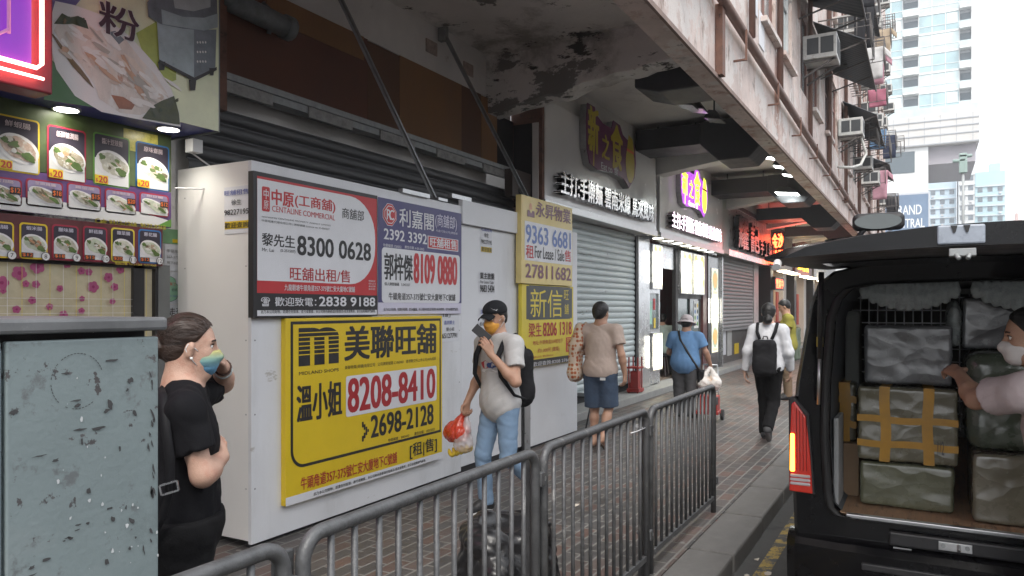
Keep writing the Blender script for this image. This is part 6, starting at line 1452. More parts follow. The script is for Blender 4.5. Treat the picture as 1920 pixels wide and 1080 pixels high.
def eyes(par, L, Rm, s=1.):
    o = MB()
    def ball(c, r, m, sq=(1, 1, 1)):
        o.use(m); vs = []; nu, nv = 12, 8
        for j in range(nv+1):
            for i in range(nu):
                t, f = math.pi*j/nv, 2*math.pi*i/nu; vs.append(np.array(c)+Rm@(V3(r*math.cos(t)*sq[0], r*math.sin(t)*math.cos(f)*sq[1], r*math.sin(t)*math.sin(f)*sq[2])))
        o.raw(vs, [(j*nu+i, j*nu+(i+1) % nu, (j+1)*nu+(i+1) % nu, (j+1)*nu+i) for j in range(nv) for i in range(nu)])
    for y in (1, -1):
        ball(L(.068, y*.032, .001), .0125*s, M_eye); ball(L(.0765, y*.033, .001), .0055*s, M_iris, (.8, 1, 1))
    o.build("eyes", None, par, smooth=True, local=True)
    br = MB()
    for y in (1, -1):
        br.tube([L(.086, y*.014, .021), L(.087, y*.032, .027), L(.074, y*.050, .023)], [.003*s, .0038*s, .002*s], 6)
        br.tube([L(.080, y*.018, .006), L(.0825, y*.032, .0115), L(.070, y*.047, .006)], [.0016*s, .0022*s, .0014*s], 6)
    br.build("eyebrows", M_brow, par, smooth=True, local=True)
def hair(par, c, Rm, m, s=1., line=(.055, .06), tilt=(.8, -.6), nape=-.07, bun=None, res=.006, puff=1., extra=()):
    L = lambda *p: np.array(c)+Rm@(np.array(p)*s)
    b = Blob(res, .015); b.ell(L(-.016, 0, .034), V3(.104*puff, .086*puff, .095*puff)*s, Rm); b.ell(L(-.045, 0, -.01), V3(.070, .074, .075)*s, Rm)
    for p, r in extra: b.ell(L(*p), V3(*r)*s, Rm)
    if bun: b.ell(L(*bun[0]), V3(*bun[1])*s, Rm)
    b.cut(L(line[0], 0, line[1]), Rm@V3(tilt[0], 0, tilt[1]), .012)
    for y in (1, -1): b.hole(L(.012, y*.088, -.022), V3(.026, .022, .042)*s, .008, Rm)
    b.cut(L(-.02, 0, nape), Rm@V3(.5, 0, -1), .012)
    rr = ridged(46, .0030, 2, sx=.35, sz=.8)
    return b.build("hair", m, par, rr)
def mask(par, c, Rm, m, s=1., res=.005, loops=True, band=None):
    L = lambda *p: np.array(c)+Rm@(np.array(p)*s)
    b = Blob(res, .02); b.ell(L(.045, 0, -.050), V3(.066, .064, .056)*s, Rm); b.ell(L(.060, 0, -.085), V3(.038, .042, .036)*s, Rm); b.cone(L(.092, 0, -.012), L(.110, 0, -.038), .010*s, .014*s)
    b.cut(L(.024, 0, -.06), Rm@V3(-1, 0, .15), .004); b.cut(L(.09, 0, -.014), Rm@V3(-.25, 0, 1), .004)
    o = b.build("face_mask", m, par, ridged(60, .0022, 4, sx=.3, sy=.3, sz=1.6))
    if loops:
        for y in (1, -1):
            q = MB(); q.tube([L(.030, y*.066, -.022), L(.010, y*.076, -.004), L(-.012, y*.086, .008), L(-.020, y*.086, -.012), L(-.006, y*.082, -.036), L(.028, y*.062, -.078)], .0022*s, 6); q.build("ear_loop", mat("elastic_white", (.7, .7, .7), .6), o, smooth=True, local=True)
    return o
def limbs(b, J, g=1., arms=True):
    b.ell(J['pel'], (.115*g, .16*g, .12)); b.ell((np.array(J['pel'])+np.array(J['che']))/2, (.098*g, .135*g, .17)); b.ell(J['che'], (.112*g, .155*g, .17))
    for q in 'LR':
        sh, el, wr = J['sh'+q], J['el'+q], J['wr'+q]
        b.cone(J['neck'], sh, .055, .052, .05)
        b.cone(sh, el, .050*g, .039*g); m = np.array(el)*.7+np.array(wr)*.3; b.cone(el, m, .039*g, .041*g); b.cone(m, wr, .040*g, .0265)
        hp, kn, an = J['hp'+q], J['kn'+q], J['an'+q]
        b.cone(hp, kn, .082*g, .052*g); m = np.array(kn)*.68+np.array(an)*.32; b.cone(kn, m, .050*g, .053*g); b.cone(m, an, .052*g, .034)
        toe = J['to'+q]; b.cone(an, (np.array(an)+np.array(toe))/2+V3(0, 0, -.01), .036, .036); b.cone((np.array(an)+np.array(toe))/2+V3(0, 0, -.01), toe, .035, .026)
        heel = np.array(an)-unit(np.array(toe)-np.array(an))*.035*V3(1, 1, .3)+V3(0, 0, -.035); b.cone(an, heel, .036, .032)
def tee(par, J, m, hem, g=1., sl=.55, res=.009, amp=.005, seed=1, belly=None, long=False, hemdx=0., fit=.020, name="t_shirt", mid=None):
    b = Blob(res, .045); pel, che = np.array(J['pel']), np.array(J['che'])
    b.ell(che, (.112*g+fit, .155*g+fit, .175+fit)); b.ell((pel+che)/2, (.105*g+fit*1.2, .145*g+fit*1.2, .19)); b.ell(pel+V3(0, 0, .02), (.124*g+fit*1.35, .168*g+fit*1.35, .18))
    for e in (belly or []): b.ell(*e)
    for q in 'LR':
        sh, el, wr = [np.array(J[k+q], float) for k in ('sh', 'el', 'wr')]
        b.cone(np.array(J['neck'])+V3(0, 0, -.012), sh, .058, .050+fit, .05)
        if long: b.cone(sh, el, .050*g+fit, .040*g+fit, .03); b.flat(el, el+(wr-el)*.97, .040*g+fit, .034+fit*.4, .03)
        else: b.flat(sh, sh+(el-sh)*sl, .050*g+fit, .047*g+fit*1.25, .03)
    b.cut((0, 0, hem), (hemdx, 0, -1), .006); b.hole(np.array(J['neck'])+V3(.012, 0, .055), (.068, .068, .055), .01)
    return b.build(name, m, par, ridged(17, amp, seed, sx=1, sy=1, sz=.7))
def trousers(par, J, m, top, g=1., to=1., res=.009, amp=.005, seed=2, fit=.016, short=False, name="trousers", flare=0.):
    b = Blob(res, .04); b.ell(np.array(J['pel'])+V3(0, 0, -.02), (.115*g+fit, .16*g+fit, .13)); b.ell(np.array(J['pel'])+V3(0, 0, .06), (.108*g+fit, .15*g+fit, .12))
    for q in 'LR':
        hp, kn, an = [np.array(J[k+q], float) for k in ('hp', 'kn', 'an')]
        if short: b.flat(hp, hp+(kn-hp)*to, .088*g+fit, .078*g+fit+flare, .03)
        else: b.cone(hp, kn, .084*g+fit, .056*g+fit); b.flat(kn, an+(an-kn)*.06*to, .056*g+fit, .044+fit+flare, .02)
    b.cut((0, 0, top), (0, 0, 1), .006)
    return b.build(name, m, par, ridged(15, amp, seed, sz=1.1))
def shoes(par, J, m, sole=None, res=.007):
    for q in 'LR':
        an, to = np.array(J['an'+q], float), np.array(J['to'+q], float); d = unit(to-an); heel = an-d*.03*V3(1, 1, 0)+V3(0, 0, -.03)
        b = Blob(res, .02); b.cone(an+V3(0, 0, -.005), heel, .042, .042); b.cone(heel, to, .042, .036); b.cone(an, (an+to)/2, .044, .042)
        o = b.build("shoe", m, par)
        if sole: s_ = Blob(res, .01); dn = V3(0, 0, -.022); s_.cone(heel+dn, to+dn, .036, .032); s_.build("sole", sole, o)

# ---------------------------------------------------------------- woman wiping her nose, left
def woman():
    p = thing("person", "woman in black T-shirt and blue-yellow face mask raising a hand to her nose", "person", (1.86, 2.43, 0), math.atan2(-1.86, 2.43))
    J = dict(pel=(-.02, 0, .84), che=(-.01, 0, 1.13), neck=(-.01, 0, 1.325), shL=(.02, .175, 1.265), elL=(.145, .34, 1.30), wrL=(.135, .125, 1.385), shR=(-.005, -.185, 1.255), elR=(.055, -.215, 1.030), wrR=(.125, -.06, 1.06),
             hpL=(-.02, .09, .80), hpR=(-.02, -.09, .80), knL=(0, .09, .43), knR=(0, -.09, .43), anL=(-.03, .09, .085), anR=(-.03, -.09, .085), toL=(.13, .11, .03), toR=(.13, -.11, .03))
    Rm = rotm(0, R(4)); c = V3(.018, 0, 1.478); s = .95
    b = Blob(.0052, .03); limbs(b, J, .98); L = head(b, c, Rm, s, 1.04); b.cone(L(-.025, 0, -.06), J['neck'], .060, .066, .04); b.ell(L(.045, 0, -.115), (.03, .035, .02), None, .03)
    hand(b, J['wrR'], (.10, .95, .15), (-.9, .1, .1), (0, 0, 1), (.2, .35, .3), .96); hand(b, J['wrL'], (-.12, -.78, .45), (-.75, 0, -.25), (0, .2, 1), (.25, .5, .45), .96)
    b.build("body", SK_W, p); eyes(p, L, Rm, s); hair(p, c, Rm, H_BR, s, bun=((-.135, 0, -.015), (.045, .045, .045)), res=.005, line=(.052, .06), nape=-.075)
    mk = mat("mask_blue_yellow", (.10, .27, .46), .7, var=.05, stain=None, bump=.1)
    t = mk.node_tree; N = t.nodes; tc = N.new("ShaderNodeTexCoord"); sp = N.new("ShaderNodeSeparateXYZ"); cr = N.new("ShaderNodeValToRGB"); mr = N.new("ShaderNodeMapRange")
    mr.inputs[1].default_value = 1.36; mr.inputs[2].default_value = 1.47; t.links.new(tc.outputs["Object"], sp.inputs[0]); t.links.new(sp.outputs[2], mr.inputs[0]); t.links.new(mr.outputs[0], cr.inputs[0])
    e = cr.color_ramp.elements; e[0].position = .3; e[0].color = (.11, .27, .42, 1); e[1].position = .85; e[1].color = (.42, .40, .16, 1); x = e.new(.6); x.color = (.20, .36, .32, 1); t.links.new(cr.outputs[0], N["Principled BSDF"].inputs["Base Color"])
    mask(p, c, Rm, mk, s)
    BK = cloth("black", (.007, .007, .009))
    tee(p, J, BK, .775, .94, .62, .0065, .0075, 3, belly=[((-.02, 0, .95), (.115, .165, .17)), ((.035, .075, 1.12), (.068, .072, .08)), ((.035, -.075, 1.12), (.068, .072, .08))], fit=.017)
    trousers(p, J, cloth("black_trousers", (.007, .007, .008)), .86, 1.2, res=.009, fit=.02); shoes(p, J, M_blk)
    hs = MB(); rs = random.Random(4); bunp = V3(-.118, 0, -.012)
    for k in range(420):
        a = rs.uniform(-1.45, 1.45); f0 = rs.uniform(0, .55); hl = .092-.02*abs(a)
        st0 = V3(hl*math.cos(a*.9)-.03*abs(a)-.0, .088*math.sin(a), .075-.045*abs(a)+.02*math.cos(a)); cen = V3(-.016, 0, .03); d0 = unit(st0-cen); d1 = unit(bunp-cen); pts = []
        for j in range(9):
            f = f0+(1-f0)*j/8; d = unit(d0*(1-f)+d1*f+V3(0, 0, .55*math.sin(math.pi*f)*(1-abs(a)/1.6))); e = 1/math.sqrt((d[0]/.1075)**2+(d[1]/.0895)**2+(d[2]/.0985)**2); pts.append(L(*(cen+d*(e+rs.uniform(-.001, .0022)))))
        hs.tube(pts, .0006, 3, caps=False)
    hs.build("hair_strands", H_BR, p, local=True, fix=False)
    st = MB(); pts = [(-.09, -.10, 1.335), (-.075, -.19, 1.31), (-.065, -.245, 1.22), (-.05, -.262, 1.1), (-.05, -.255, 1.0), (-.075, -.25, .9), (-.12, -.22, .80)]
    vs = []; 
    for q in pts: vs += [(q[0]-.015, q[1]+.004, q[2]-.006), (q[0]+.015, q[1]-.002, q[2]+.006)]
    st.raw(vs, [(2*i, 2*i+2, 2*i+3, 2*i+1) for i in range(len(pts)-1)]); o = st.build("bag_strap", mat("strap_black", (.010, .010, .012), .6, spec=.2), p, smooth=True, local=True, fix=False); o.modifiers.new("Solid", 'SOLIDIFY').thickness = .005
    bk = MB(); [bk.beam(a, b_, .006, .006) for a, b_ in (((-.075, -.268, .985), (-.022, -.270, .998)), ((-.022, -.270, .998), (-.028, -.268, 1.03)), ((-.028, -.268, 1.03), (-.081, -.266, 1.017)), ((-.081, -.266, 1.017), (-.075, -.268, .985)))]; bk.build("buckle", M_chrome, o, local=True)
    e = MB(); e.disc(L(.006, -.092, -.050), (0, -1, 0), .001); q = Blob(.002, .001); q.ell(L(.004, -.090, -.046), (.006, .006, .006)); q.build("pearl_earring", mat("pearl", (.75, .74, .7), .2), p)
    for f, r, m in ((.95, .031, mat("bead_brown", (.06, .025, .015), .4)), (.80, .034, mat("bangle_grey", (.42, .46, .46), .3))):
        a, w = np.array(J['elL']), np.array(J['wrL']); cc = a+(w-a)*f; d = unit(w-a); u = unit(np.cross(d, V3(0, 0, 1))); v = np.cross(d, u)
        q = MB(); q.tube([cc+(u*math.cos(k*.524)+v*math.sin(k*.524))*r for k in range(13)], .0045, 6); q.build("bracelet", m, p, smooth=True, local=True)
    q = MB(); q.tube([L(-.05, -.062, -.100), L(-.01, -.066, -.122), L(.03, -.045, -.132), L(.048, 0, -.142)], .0013, 5); q.build("necklace", mat("gold_chain", (.6, .42, .15), .3, .8), p, smooth=True, local=True)
woman()
# ---------------------------------------------------------------- man in the cap
def capman():
    yaw = math.atan2(.324, -.944)
    p = thing("person", "man in black cap and orange mask walking with a phone at his chin", "person", (5.1, 2.93, 0), yaw)
    J = dict(pel=(0, 0, .87), che=(.01, 0, 1.20), neck=(.025, 0, 1.395), shL=(.02, .185, 1.335), elL=(.08, .27, 1.06), wrL=(.20, .125, 1.265), shR=(.01, -.185, 1.335), elR=(-.01, -.265, 1.07), wrR=(.095, -.295, .86),
             hpL=(0, .09, .84), hpR=(0, -.09, .84), knL=(.02, .115, .46), knR=(.09, -.105, .46), anL=(-.27, .13, .22), anR=(.05, -.11, .085), toL=(-.19, .135, .10), toR=(.20, -.12, .035))
    Rm = rotm(R(8), R(12)); c = V3(.055, 0, 1.545); s = 1.0
    b = Blob(.0065, .03); limbs(b, J, .96); L = head(b, c, Rm, s); b.cone(L(-.025, 0, -.06), J['neck'], .056, .06, .04)
    hand(b, J['wrL'], (.42, -.15, .75), (-.25, -.6, -.1), (-.5, 0, .5), (.45, .6, .5)); hand(b, J['wrR'], (.25, .05, -.95), (.1, .9, .1), (.9, 0, 0), (.9, 1.0, .7))
    b.build("body", SK_M, p); eyes(p, L, Rm, s); hair(p, c, Rm, H_BK, s*.97, res=.007, nape=-.045)
    mask(p, c, Rm, mat("mask_orange", (.72, .34, .05), .7, var=.06, scale=15, bump=.1), s, .006)
    k = Blob(.006, .02); k.ell(L(-.010, 0, .052), V3(.108, .092, .082), Rm); k.cut(L(0, 0, .035), Rm@V3(.12, 0, -1), .006); 
    cp = k.build("cap", cloth("cap_black", (.016, .017, .02)), p)
    v = MB(); v.grid(lambda a, t: L(.075+.085*t*(1-.35*(2*a-1)**2), (2*a-1)*.075*(1-.25*t), .048-.022*t-.028*(2*a-1)**2), 10, 5); o = v.build("peak", cloth("cap_black", (0, 0, 0)), cp, smooth=True, local=True, fix=False); o.modifiers.new("Solid", 'SOLIDIFY').thickness = .006
    sw = MB(); sw.raw([L(*q) for q in ((.050, .083, .078), (.062, .0795, .070), (.078, .066, .080), (.091, .049, .092), (.077, .069, .077), (.060, .083, .066))], [(0, 1, 2, 4, 5), (2, 3, 4)]); sw.build("cap_emblem", WH, cp, local=True)
    T = tee(p, J, cloth("pale_grey", (.47, .465, .46)), .695, .92, .60, .0075, .006, 5, fit=.024)
    # chest print lies on the shirt front
    pr = MB(); rs = random.Random(3)
    for (m, y0, y1, z0, z1) in ((mat("print_blue", (.03, .06, .20), .7), .0, .10, 1.15, 1.20), (mat("print_red", (.40, .03, .04), .7), -.08, .03, 1.15, 1.21), (mat("print_white", (.7, .7, .7), .7), -.09, .11, 1.115, 1.145)):
        n = 14; pr.use(m); pts = [((y0+y1)/2+(y1-y0)/2*math.cos(6.283*i/n)*rs.uniform(.75, 1.1), (z0+z1)/2+(z1-z0)/2*math.sin(6.283*i/n)*rs.uniform(.75, 1.15)) for i in range(n)]
        pr.raw([(.137+.03*math.sqrt(max(0, 1-(y/.17)**2)), y, z) for y, z in pts], [list(range(n))])
    o = pr.build("chest_print", None, T, local=True, fix=False)
    sw_ = o.modifiers.new("Wrap", 'SHRINKWRAP'); sw_.target = T; sw_.offset = .003; sw_.wrap_method = 'PROJECT'; sw_.use_project_x = True; sw_.use_project_y = False; sw_.use_project_z = False; sw_.use_negative_direction = True; sw_.use_positive_direction = True
    trousers(p, J, mat("denim_light", (.17, .26, .38), .85, var=.12, scale=5, bump=.2, bscale=150, stain=[((.24, .33, .44), 3, .55, .25, (1, 1, .4))]), .90, .92, 1.0, .0075, .006, 6, .012, name="jeans")
    shoes(p, J, M_blk, WB)
    bp = thing("backpack", "black backpack on the back of the man in the cap", "backpack", (5.1, 2.93, 0), yaw)
    k = Blob(.009, .06); k.rbox((-.21, -.02, 1.07), (.075, .14, .225), .07); k.ell((-.225, -.02, .95), (.085, .14, .12)); k.build("bag", cloth("pack_black", (.014, .014, .016)), bp, ridged(14, .008, 8))
    for y in (.125, -.125):
        q = MB(); q.tube([(-.15, y, 1.30), (-.04, y*1.05, 1.405), (.06, y*1.05, 1.385), (.135, y*1.05, 1.25), (.130, y*1.25, 1.10), (.02, y*1.5, .95), (-.14, y*1.2, .90)], [.014, .022, .022, .022, .018, .012, .01], 8); q.build("shoulder_strap", cloth("pack_black", (0, 0, 0)), bp, smooth=True, local=True)
    ph = thing("phone", "dark phone held flat at the chin of the man in the cap", "phone", (5.1, 2.93, 0), yaw)
    l_ = unit((.52, -.50, .62)); n_ = V3(.62, .76, .10); n_ = unit(n_-l_*(n_@l_)); Mp = Matrix(np.stack([l_, np.cross(n_, l_), n_], 1).tolist()); pc = V3(.235, .055, 1.425)
    q = MB(); q.obox(pc, (.148, .070, .009), Mp); q.build("phone_slab", M_blk, ph, bevel=.004, local=True)
    q = MB(); q.obox(pc-n_*.0048, (.138, .062, .001), Mp); q.build("screen", mat("phone_screen", (.03, .03, .035), .08), ph, local=True)
    rb = thing("carrier_bag", "red plastic carrier bag hanging from the hand of the man in the cap", "carrier bag", (5.1, 2.93, 0), yaw)
    wr = V3(.125, -.29, .775); k = Blob(.007, .03); k.cone(wr, wr+V3(.02, -.03, -.07), .016, .045); k.ell(wr+V3(.035, -.055, -.155), (.085, .125, .085)); k.ell(wr+V3(.03, -.11, -.18), (.07, .075, .06))
    k.build("bag", mat("red_film", (.66, .06, .025), .25, var=.15, scale=15, coat=.4, bump=.3, bscale=40, trans=.15), rb, ridged(24, .010, 3, sz=.5))
    cb_ = thing("carrier_bag", "clear plastic bag of bananas hanging below the red carrier bag", "carrier bag", (5.1, 2.93, 0), yaw)
    k = Blob(.007, .03); k.cone(wr+V3(0, .03, -.02), wr+V3(.02, .045, -.14), .014, .04); k.ell(wr+V3(.03, .02, -.235), (.075, .085, .085)); k.build("bag", mat("clear_film", (.72, .66, .66), .15, var=.1, alpha=.45, coat=.5), cb_, ridged(30, .007, 6))
    bn = MB()
    for i in range(5):
        q = [wr+V3(.03+.02*(i-2), .06-.028*i*.5+.045*math.cos(a)-.02, -.235+.06*math.sin(a)-.012*i) for a in np.linspace(3.4, 5.9, 8)]
        bn.tube([x+V3(0, -.015*i, 0) for x in q], [.006, .014, .018, .019, .019, .017, .012, .005], 8)
    bn.build("bananas", mat("banana_yellow", (.62, .45, .04), .5, var=.15, scale=12, stain=[((.35, .28, .05), 20, .62, .1)]), cb_, smooth=True, local=True)
capman()
# ---------------------------------------------------------------- man in tan shirt, from behind
def tanman():
    p = thing("person", "man in tan T-shirt and denim shorts walking away past the pale shutter", "person", (8.03, 3.28, 0), R(2))
    J = dict(pel=(0, 0, .89), che=(.01, 0, 1.20), neck=(.02, 0, 1.41), shL=(.0, .19, 1.355), elL=(.06, .27, 1.10), wrL=(.25, .20, 1.12), shR=(.0, -.19, 1.355), elR=(-.03, -.265, 1.085), wrR=(.03, -.285, .86),
             hpL=(0, .09, .86), hpR=(0, -.09, .86), knL=(.05, .09, .46), knR=(.05, -.085, .47), anL=(.02, .09, .085), anR=(-.16, -.08, .15), toL=(.17, .10, .03), toR=(-.05, -.085, .035))
    Rm = rotm(R(-14), R(2)); c = V3(.03, 0, 1.56); s = 1.
    b = Blob(.008, .03); limbs(b, J, 1.0); L = head(b, c, Rm, s); b.cone(L(-.025, 0, -.06), J['neck'], .058, .062, .04)
    hand(b, J['wrR'], (.1, .05, -.95), (.2, .9, 0), (.9, 0, 0), (.4, .5, .4)); hand(b, J['wrL'], (.8, -.1, .4), (0, -.8, .2), (0, 0, 1), (.6, .7, .5))
    b.build("body", SK_M, p); eyes(p, L, Rm); hair(p, c, Rm, H_BK, s*1.02, res=.008, nape=-.075, puff=1.03)
    tee(p, J, cloth("tan", (.45, .36, .31)), .83, 1.06, .58, .009, .006, 9, fit=.022); T = trousers(p, J, mat("denim_dark", (.045, .07, .115), .85, var=.25, scale=6, bump=.2, bscale=120), .93, 1.03, .95, .009, .006, 4, .02, True, "shorts", .012)
    q = MB(); q.box(-.162, -.150, -.115, -.055, .80, .83); q.build("pocket_label", mat("label_white", (.6, .6, .6), .7), T, local=True)
    for q_ in 'LR':
        an, to = np.array(J['an'+q_]), np.array(J['to'+q_]); k = Blob(.007, .01); d = unit(to-an); k.cone(an-d*V3(.04, .04, 0)+V3(0, 0, -.065), to+V3(0, 0, -.03)+d*.02, .02, .018); k.build("sandal", mat("sandal_brown", (.10, .06, .04), .7), p)
    t = thing("tote_bag", "patterned red and cream tote bag on the shoulder of the man in tan", "tote bag", (8.03, 3.28, 0), R(2))
    pat = mat("tote_pattern", (.58, .46, .36), .85, var=.1); nt_ = pat.node_tree; N = nt_.nodes; tc = N.new("ShaderNodeTexCoord"); vo = N.new("ShaderNodeTexVoronoi"); vo.inputs["Scale"].default_value = 22; vo.inputs["Randomness"].default_value = .35
    cr = N.new("ShaderNodeValToRGB"); cr.color_ramp.interpolation = 'CONSTANT'; e = cr.color_ramp.elements; e[0].color = (.36, .06, .04, 1); e[1].position = .42; e[1].color = (.58, .47, .37, 1); x = e.new(.24); x.color = (.42, .16, .06, 1)
    nt_.links.new(tc.outputs["Object"], vo.inputs[0]); nt_.links.new(vo.outputs["Distance"], cr.inputs[0]); nt_.links.new(cr.outputs[0], N["Principled BSDF"].inputs["Base Color"])
    k = Blob(.009, .05); k.rbox((-.04, .29, 1.0), (.12, .055, .22), .05); k.ell((-.05, .30, .86), (.13, .08, .09)); k.cone((-.06, .235, 1.40), (-.07, .27, 1.2), .045, .075); k.build("bag", pat, t, ridged(12, .012, 7))
    q = MB(); q.tube([(-.09, .23, 1.36), (-.02, .17, 1.44), (.06, .22, 1.36), (.05, .28, 1.2)], .018, 8); q.build("strap", pat, t, smooth=True, local=True)
tanman()
# ---------------------------------------------------------------- person in blue with white hat
def blueperson():
    p = thing("person", "person in blue T-shirt and white bucket hat pulling a trolley, seen from behind", "person", (10.9, 3.1, 0), R(4))
    J = dict(pel=(-.04, 0, .80), che=(.0, 0, 1.05), neck=(.05, 0, 1.245), shL=(.02, .185, 1.185), elL=(.08, .26, .95), wrL=(.26, .18, .93), shR=(.02, -.185, 1.185), elR=(.03, -.29, .96), wrR=(.10, -.345, .765),
             hpL=(-.03, .09, .77), hpR=(-.03, -.09, .77), knL=(.02, .10, .42), knR=(-.02, -.09, .42), anL=(.02, .10, .08), anR=(-.12, -.09, .10), toL=(.16, .11, .03), toR=(.0, -.10, .035))
    Rm = rotm(R(-6), R(14)); c = V3(.085, 0, 1.385); s = .97
    b = Blob(.009, .03); limbs(b, J, 1.02); L = head(b, c, Rm, s); b.cone(L(-.025, 0, -.06), J['neck'], .055, .06, .04)
    hand(b, J['wrR'], (.3, -.1, -.9), (.2, .9, .2), (.9, 0, .2), (.9, 1., .7)); hand(b, J['wrL'], (.9, -.1, .2), (0, -.8, -.3), (0, 0, 1))
    b.build("body", SK_T, p); eyes(p, L, Rm, s); hair(p, c, Rm, H_BK, s, res=.009, nape=-.085)
    k = Blob(.007, .02); k.ell(L(-.012, 0, .060), V3(.108, .095, .080)*s, Rm); k.cut(L(0, 0, .03), Rm@V3(0, 0, -1), .006); hat = k.build("bucket_hat", cloth("hat_pale", (.60, .54, .55)), p)
    q = MB(); q.grid(lambda a, t: L(-.012+(.098+.062*t)*math.cos(a*6.2832), (.086+.058*t)*math.sin(a*6.2832), .038-.045*t), 28, 3); o = q.build("brim", cloth("hat_pale", (0, 0, 0)), hat, smooth=True, local=True, fix=False); o.modifiers.new("Solid", 'SOLIDIFY').thickness = .006
    tee(p, J, cloth("sky_blue", (.13, .25, .44)), .655, 1.10, .62, .010, .007, 11, fit=.024, belly=[((-.03, 0, .80), (.14, .185, .2))]); trousers(p, J, cloth("charcoal_grey", (.085, .085, .09)), .80, 1.04, 1., .010, .007, 12, .024)
    shoes(p, J, M_blk)
    q = MB(); q.tube([(-.02, .10, 1.275), (-.125, .05, 1.15), (-.165, -.05, 1.0), (-.165, -.14, .85), (-.12, -.205, .74), (-.04, -.22, .66)], .017, 8); bag = thing("shoulder_pouch", "black strap and pouch slung across the back of the person in blue", "pouch", (10.9, 3.1, 0), R(4)); q.build("strap", M_blk, bag, smooth=True, local=True)
    k = Blob(.01, .03); k.rbox((-.03, -.235, .60), (.09, .045, .11), .03); k.build("pouch", cloth("pack_black", (0, 0, 0)), bag, ridged(14, .005))
    t = thing("shopping_trolley", "folding two-wheeled trolley with red base pulled by the person in blue", "trolley", (10.9, 3.1, 0), R(4))
    q = MB(); [q.tube([(.10, -.34+s_*.10, .78), (-.02, -.36+s_*.13, .12)], .010, 8) for s_ in (1, -1)]; q.tube([(.10, -.24, .78), (.10, -.44, .78)], .012, 8); q.tube([(.03, -.23, .40), (.03, -.47, .40)], .008, 6); q.build("frame", M_alu, t, smooth=True, local=True)
    q = MB(); q.box(-.30, .0, -.52, -.20, .10, .15); q.box(-.28, -.02, -.50, -.22, .15, .36); q.build("red_base", mat("red_enamel"), t, bevel=.01, local=True)
    for s_ in (-.19, -.53): q = MB(); q.tube([(-.02, s_-.02, .075), (-.02, s_+.02, .075)], .075, 18); q.build("wheel", M_tyre, t, local=True)
    for dx, dy, lb in ((.06, -.40, "white plastic bag of food hanging at the trolley handle, right one"), (-.03, -.27, "white plastic bag hanging at the trolley handle, left one")):
        t = thing("carrier_bag", lb, "carrier bag", (10.9, 3.1, 0), R(4), group="white carrier bags on the trolley"); k = Blob(.01, .04); k.cone((.09, -.345, .76), (dx, dy, .62), .012, .05); k.ell((dx, dy, .52), (.10, .105, .11)); k.build("bag", mat("white_film", (.68, .64, .60), .3, var=.15, scale=9, coat=.3, stain=[((.6, .42, .28), 7, .58, .1)]), t, ridged(20, .010, 5))
blueperson()
# ---------------------------------------------------------------- woman with black backpack
def packwoman():
    p = thing("person", "woman in white shirt and black trousers with a bun, walking away beside the van", "person", (9.5, 1.68, 0), R(-2))
    J = dict(pel=(0, 0, .90), che=(.01, 0, 1.19), neck=(.02, 0, 1.40), shL=(.0, .165, 1.345), elL=(-.05, .235, 1.08), wrL=(-.03, .275, .84), shR=(.0, -.165, 1.345), elR=(.0, -.235, 1.08), wrR=(.10, -.24, .86),
             hpL=(0, .08, .87), hpR=(0, -.08, .87), knL=(.10, .07, .48), knR=(.03, -.06, .46), anL=(.12, .07, .085), anR=(-.26, -.05, .20), toL=(.26, .08, .03), toR=(-.20, -.05, .07))
    Rm = rotm(R(5), R(2)); c = V3(.025, 0, 1.555); s = .97
    b = Blob(.008, .03); limbs(b, J, .86); L = head(b, c, Rm, s); b.cone(L(-.025, 0, -.06), J['neck'], .048, .052, .04)
    hand(b, J['wrL'], (.1, .0, -.95), (.1, -.9, 0), (.9, 0, 0)); hand(b, J['wrR'], (.2, 0, -.95), (.1, .9, 0), (.9, 0, 0))
    b.build("body", SK_W, p); eyes(p, L, Rm, s); hair(p, c, Rm, H_BK, s*1.02, res=.007, nape=-.10, bun=((-.10, 0, -.085), (.055, .055, .055)))
    tee(p, J, mat("fabric_white_stripe", (.56, .57, .60), .85, var=.06, scale=6, bump=.15, bscale=60), .80, .92, long=True, res=.009, amp=.007, seed=14, fit=.024, name="shirt"); trousers(p, J, cloth("black_trousers", (0, 0, 0)), .93, .92, 1., .009, .006, 3, .018)
    shoes(p, J, mat("shoe_grey", (.06, .06, .065), .7), mat("sole_grey", (.13, .12, .12), .8))
    t = thing("backpack", "black backpack on the woman in the white shirt", "backpack", (9.5, 1.68, 0), R(-2))
    k = Blob(.009, .05); k.rbox((-.20, 0, 1.02), (.075, .135, .215), .06); k.ell((-.235, 0, .94), (.075, .12, .13)); k.build("bag", cloth("pack_black", (0, 0, 0)), t, ridged(12, .006, 2))
    for y in (.10, -.10): q = MB(); q.tube([(-.14, y*.7, 1.24), (-.125, y*1.05, 1.33), (-.05, y*1.15, 1.425), (.07, y*1.15, 1.37), (.14, y*1.15, 1.22), (.09, y*1.7, 1.02), (-.12, y*1.4, .86)], .02, 8); q.build("shoulder_strap", cloth("pack_black", (0, 0, 0)), t, smooth=True, local=True)
    q = MB(); q.tube([(-.16, .03, 1.24), (-.16, .02, 1.275), (-.16, -.02, 1.275), (-.16, -.03, 1.24)], .008, 6); q.build("handle_loop", M_blk, t, smooth=True, local=True)
packwoman()
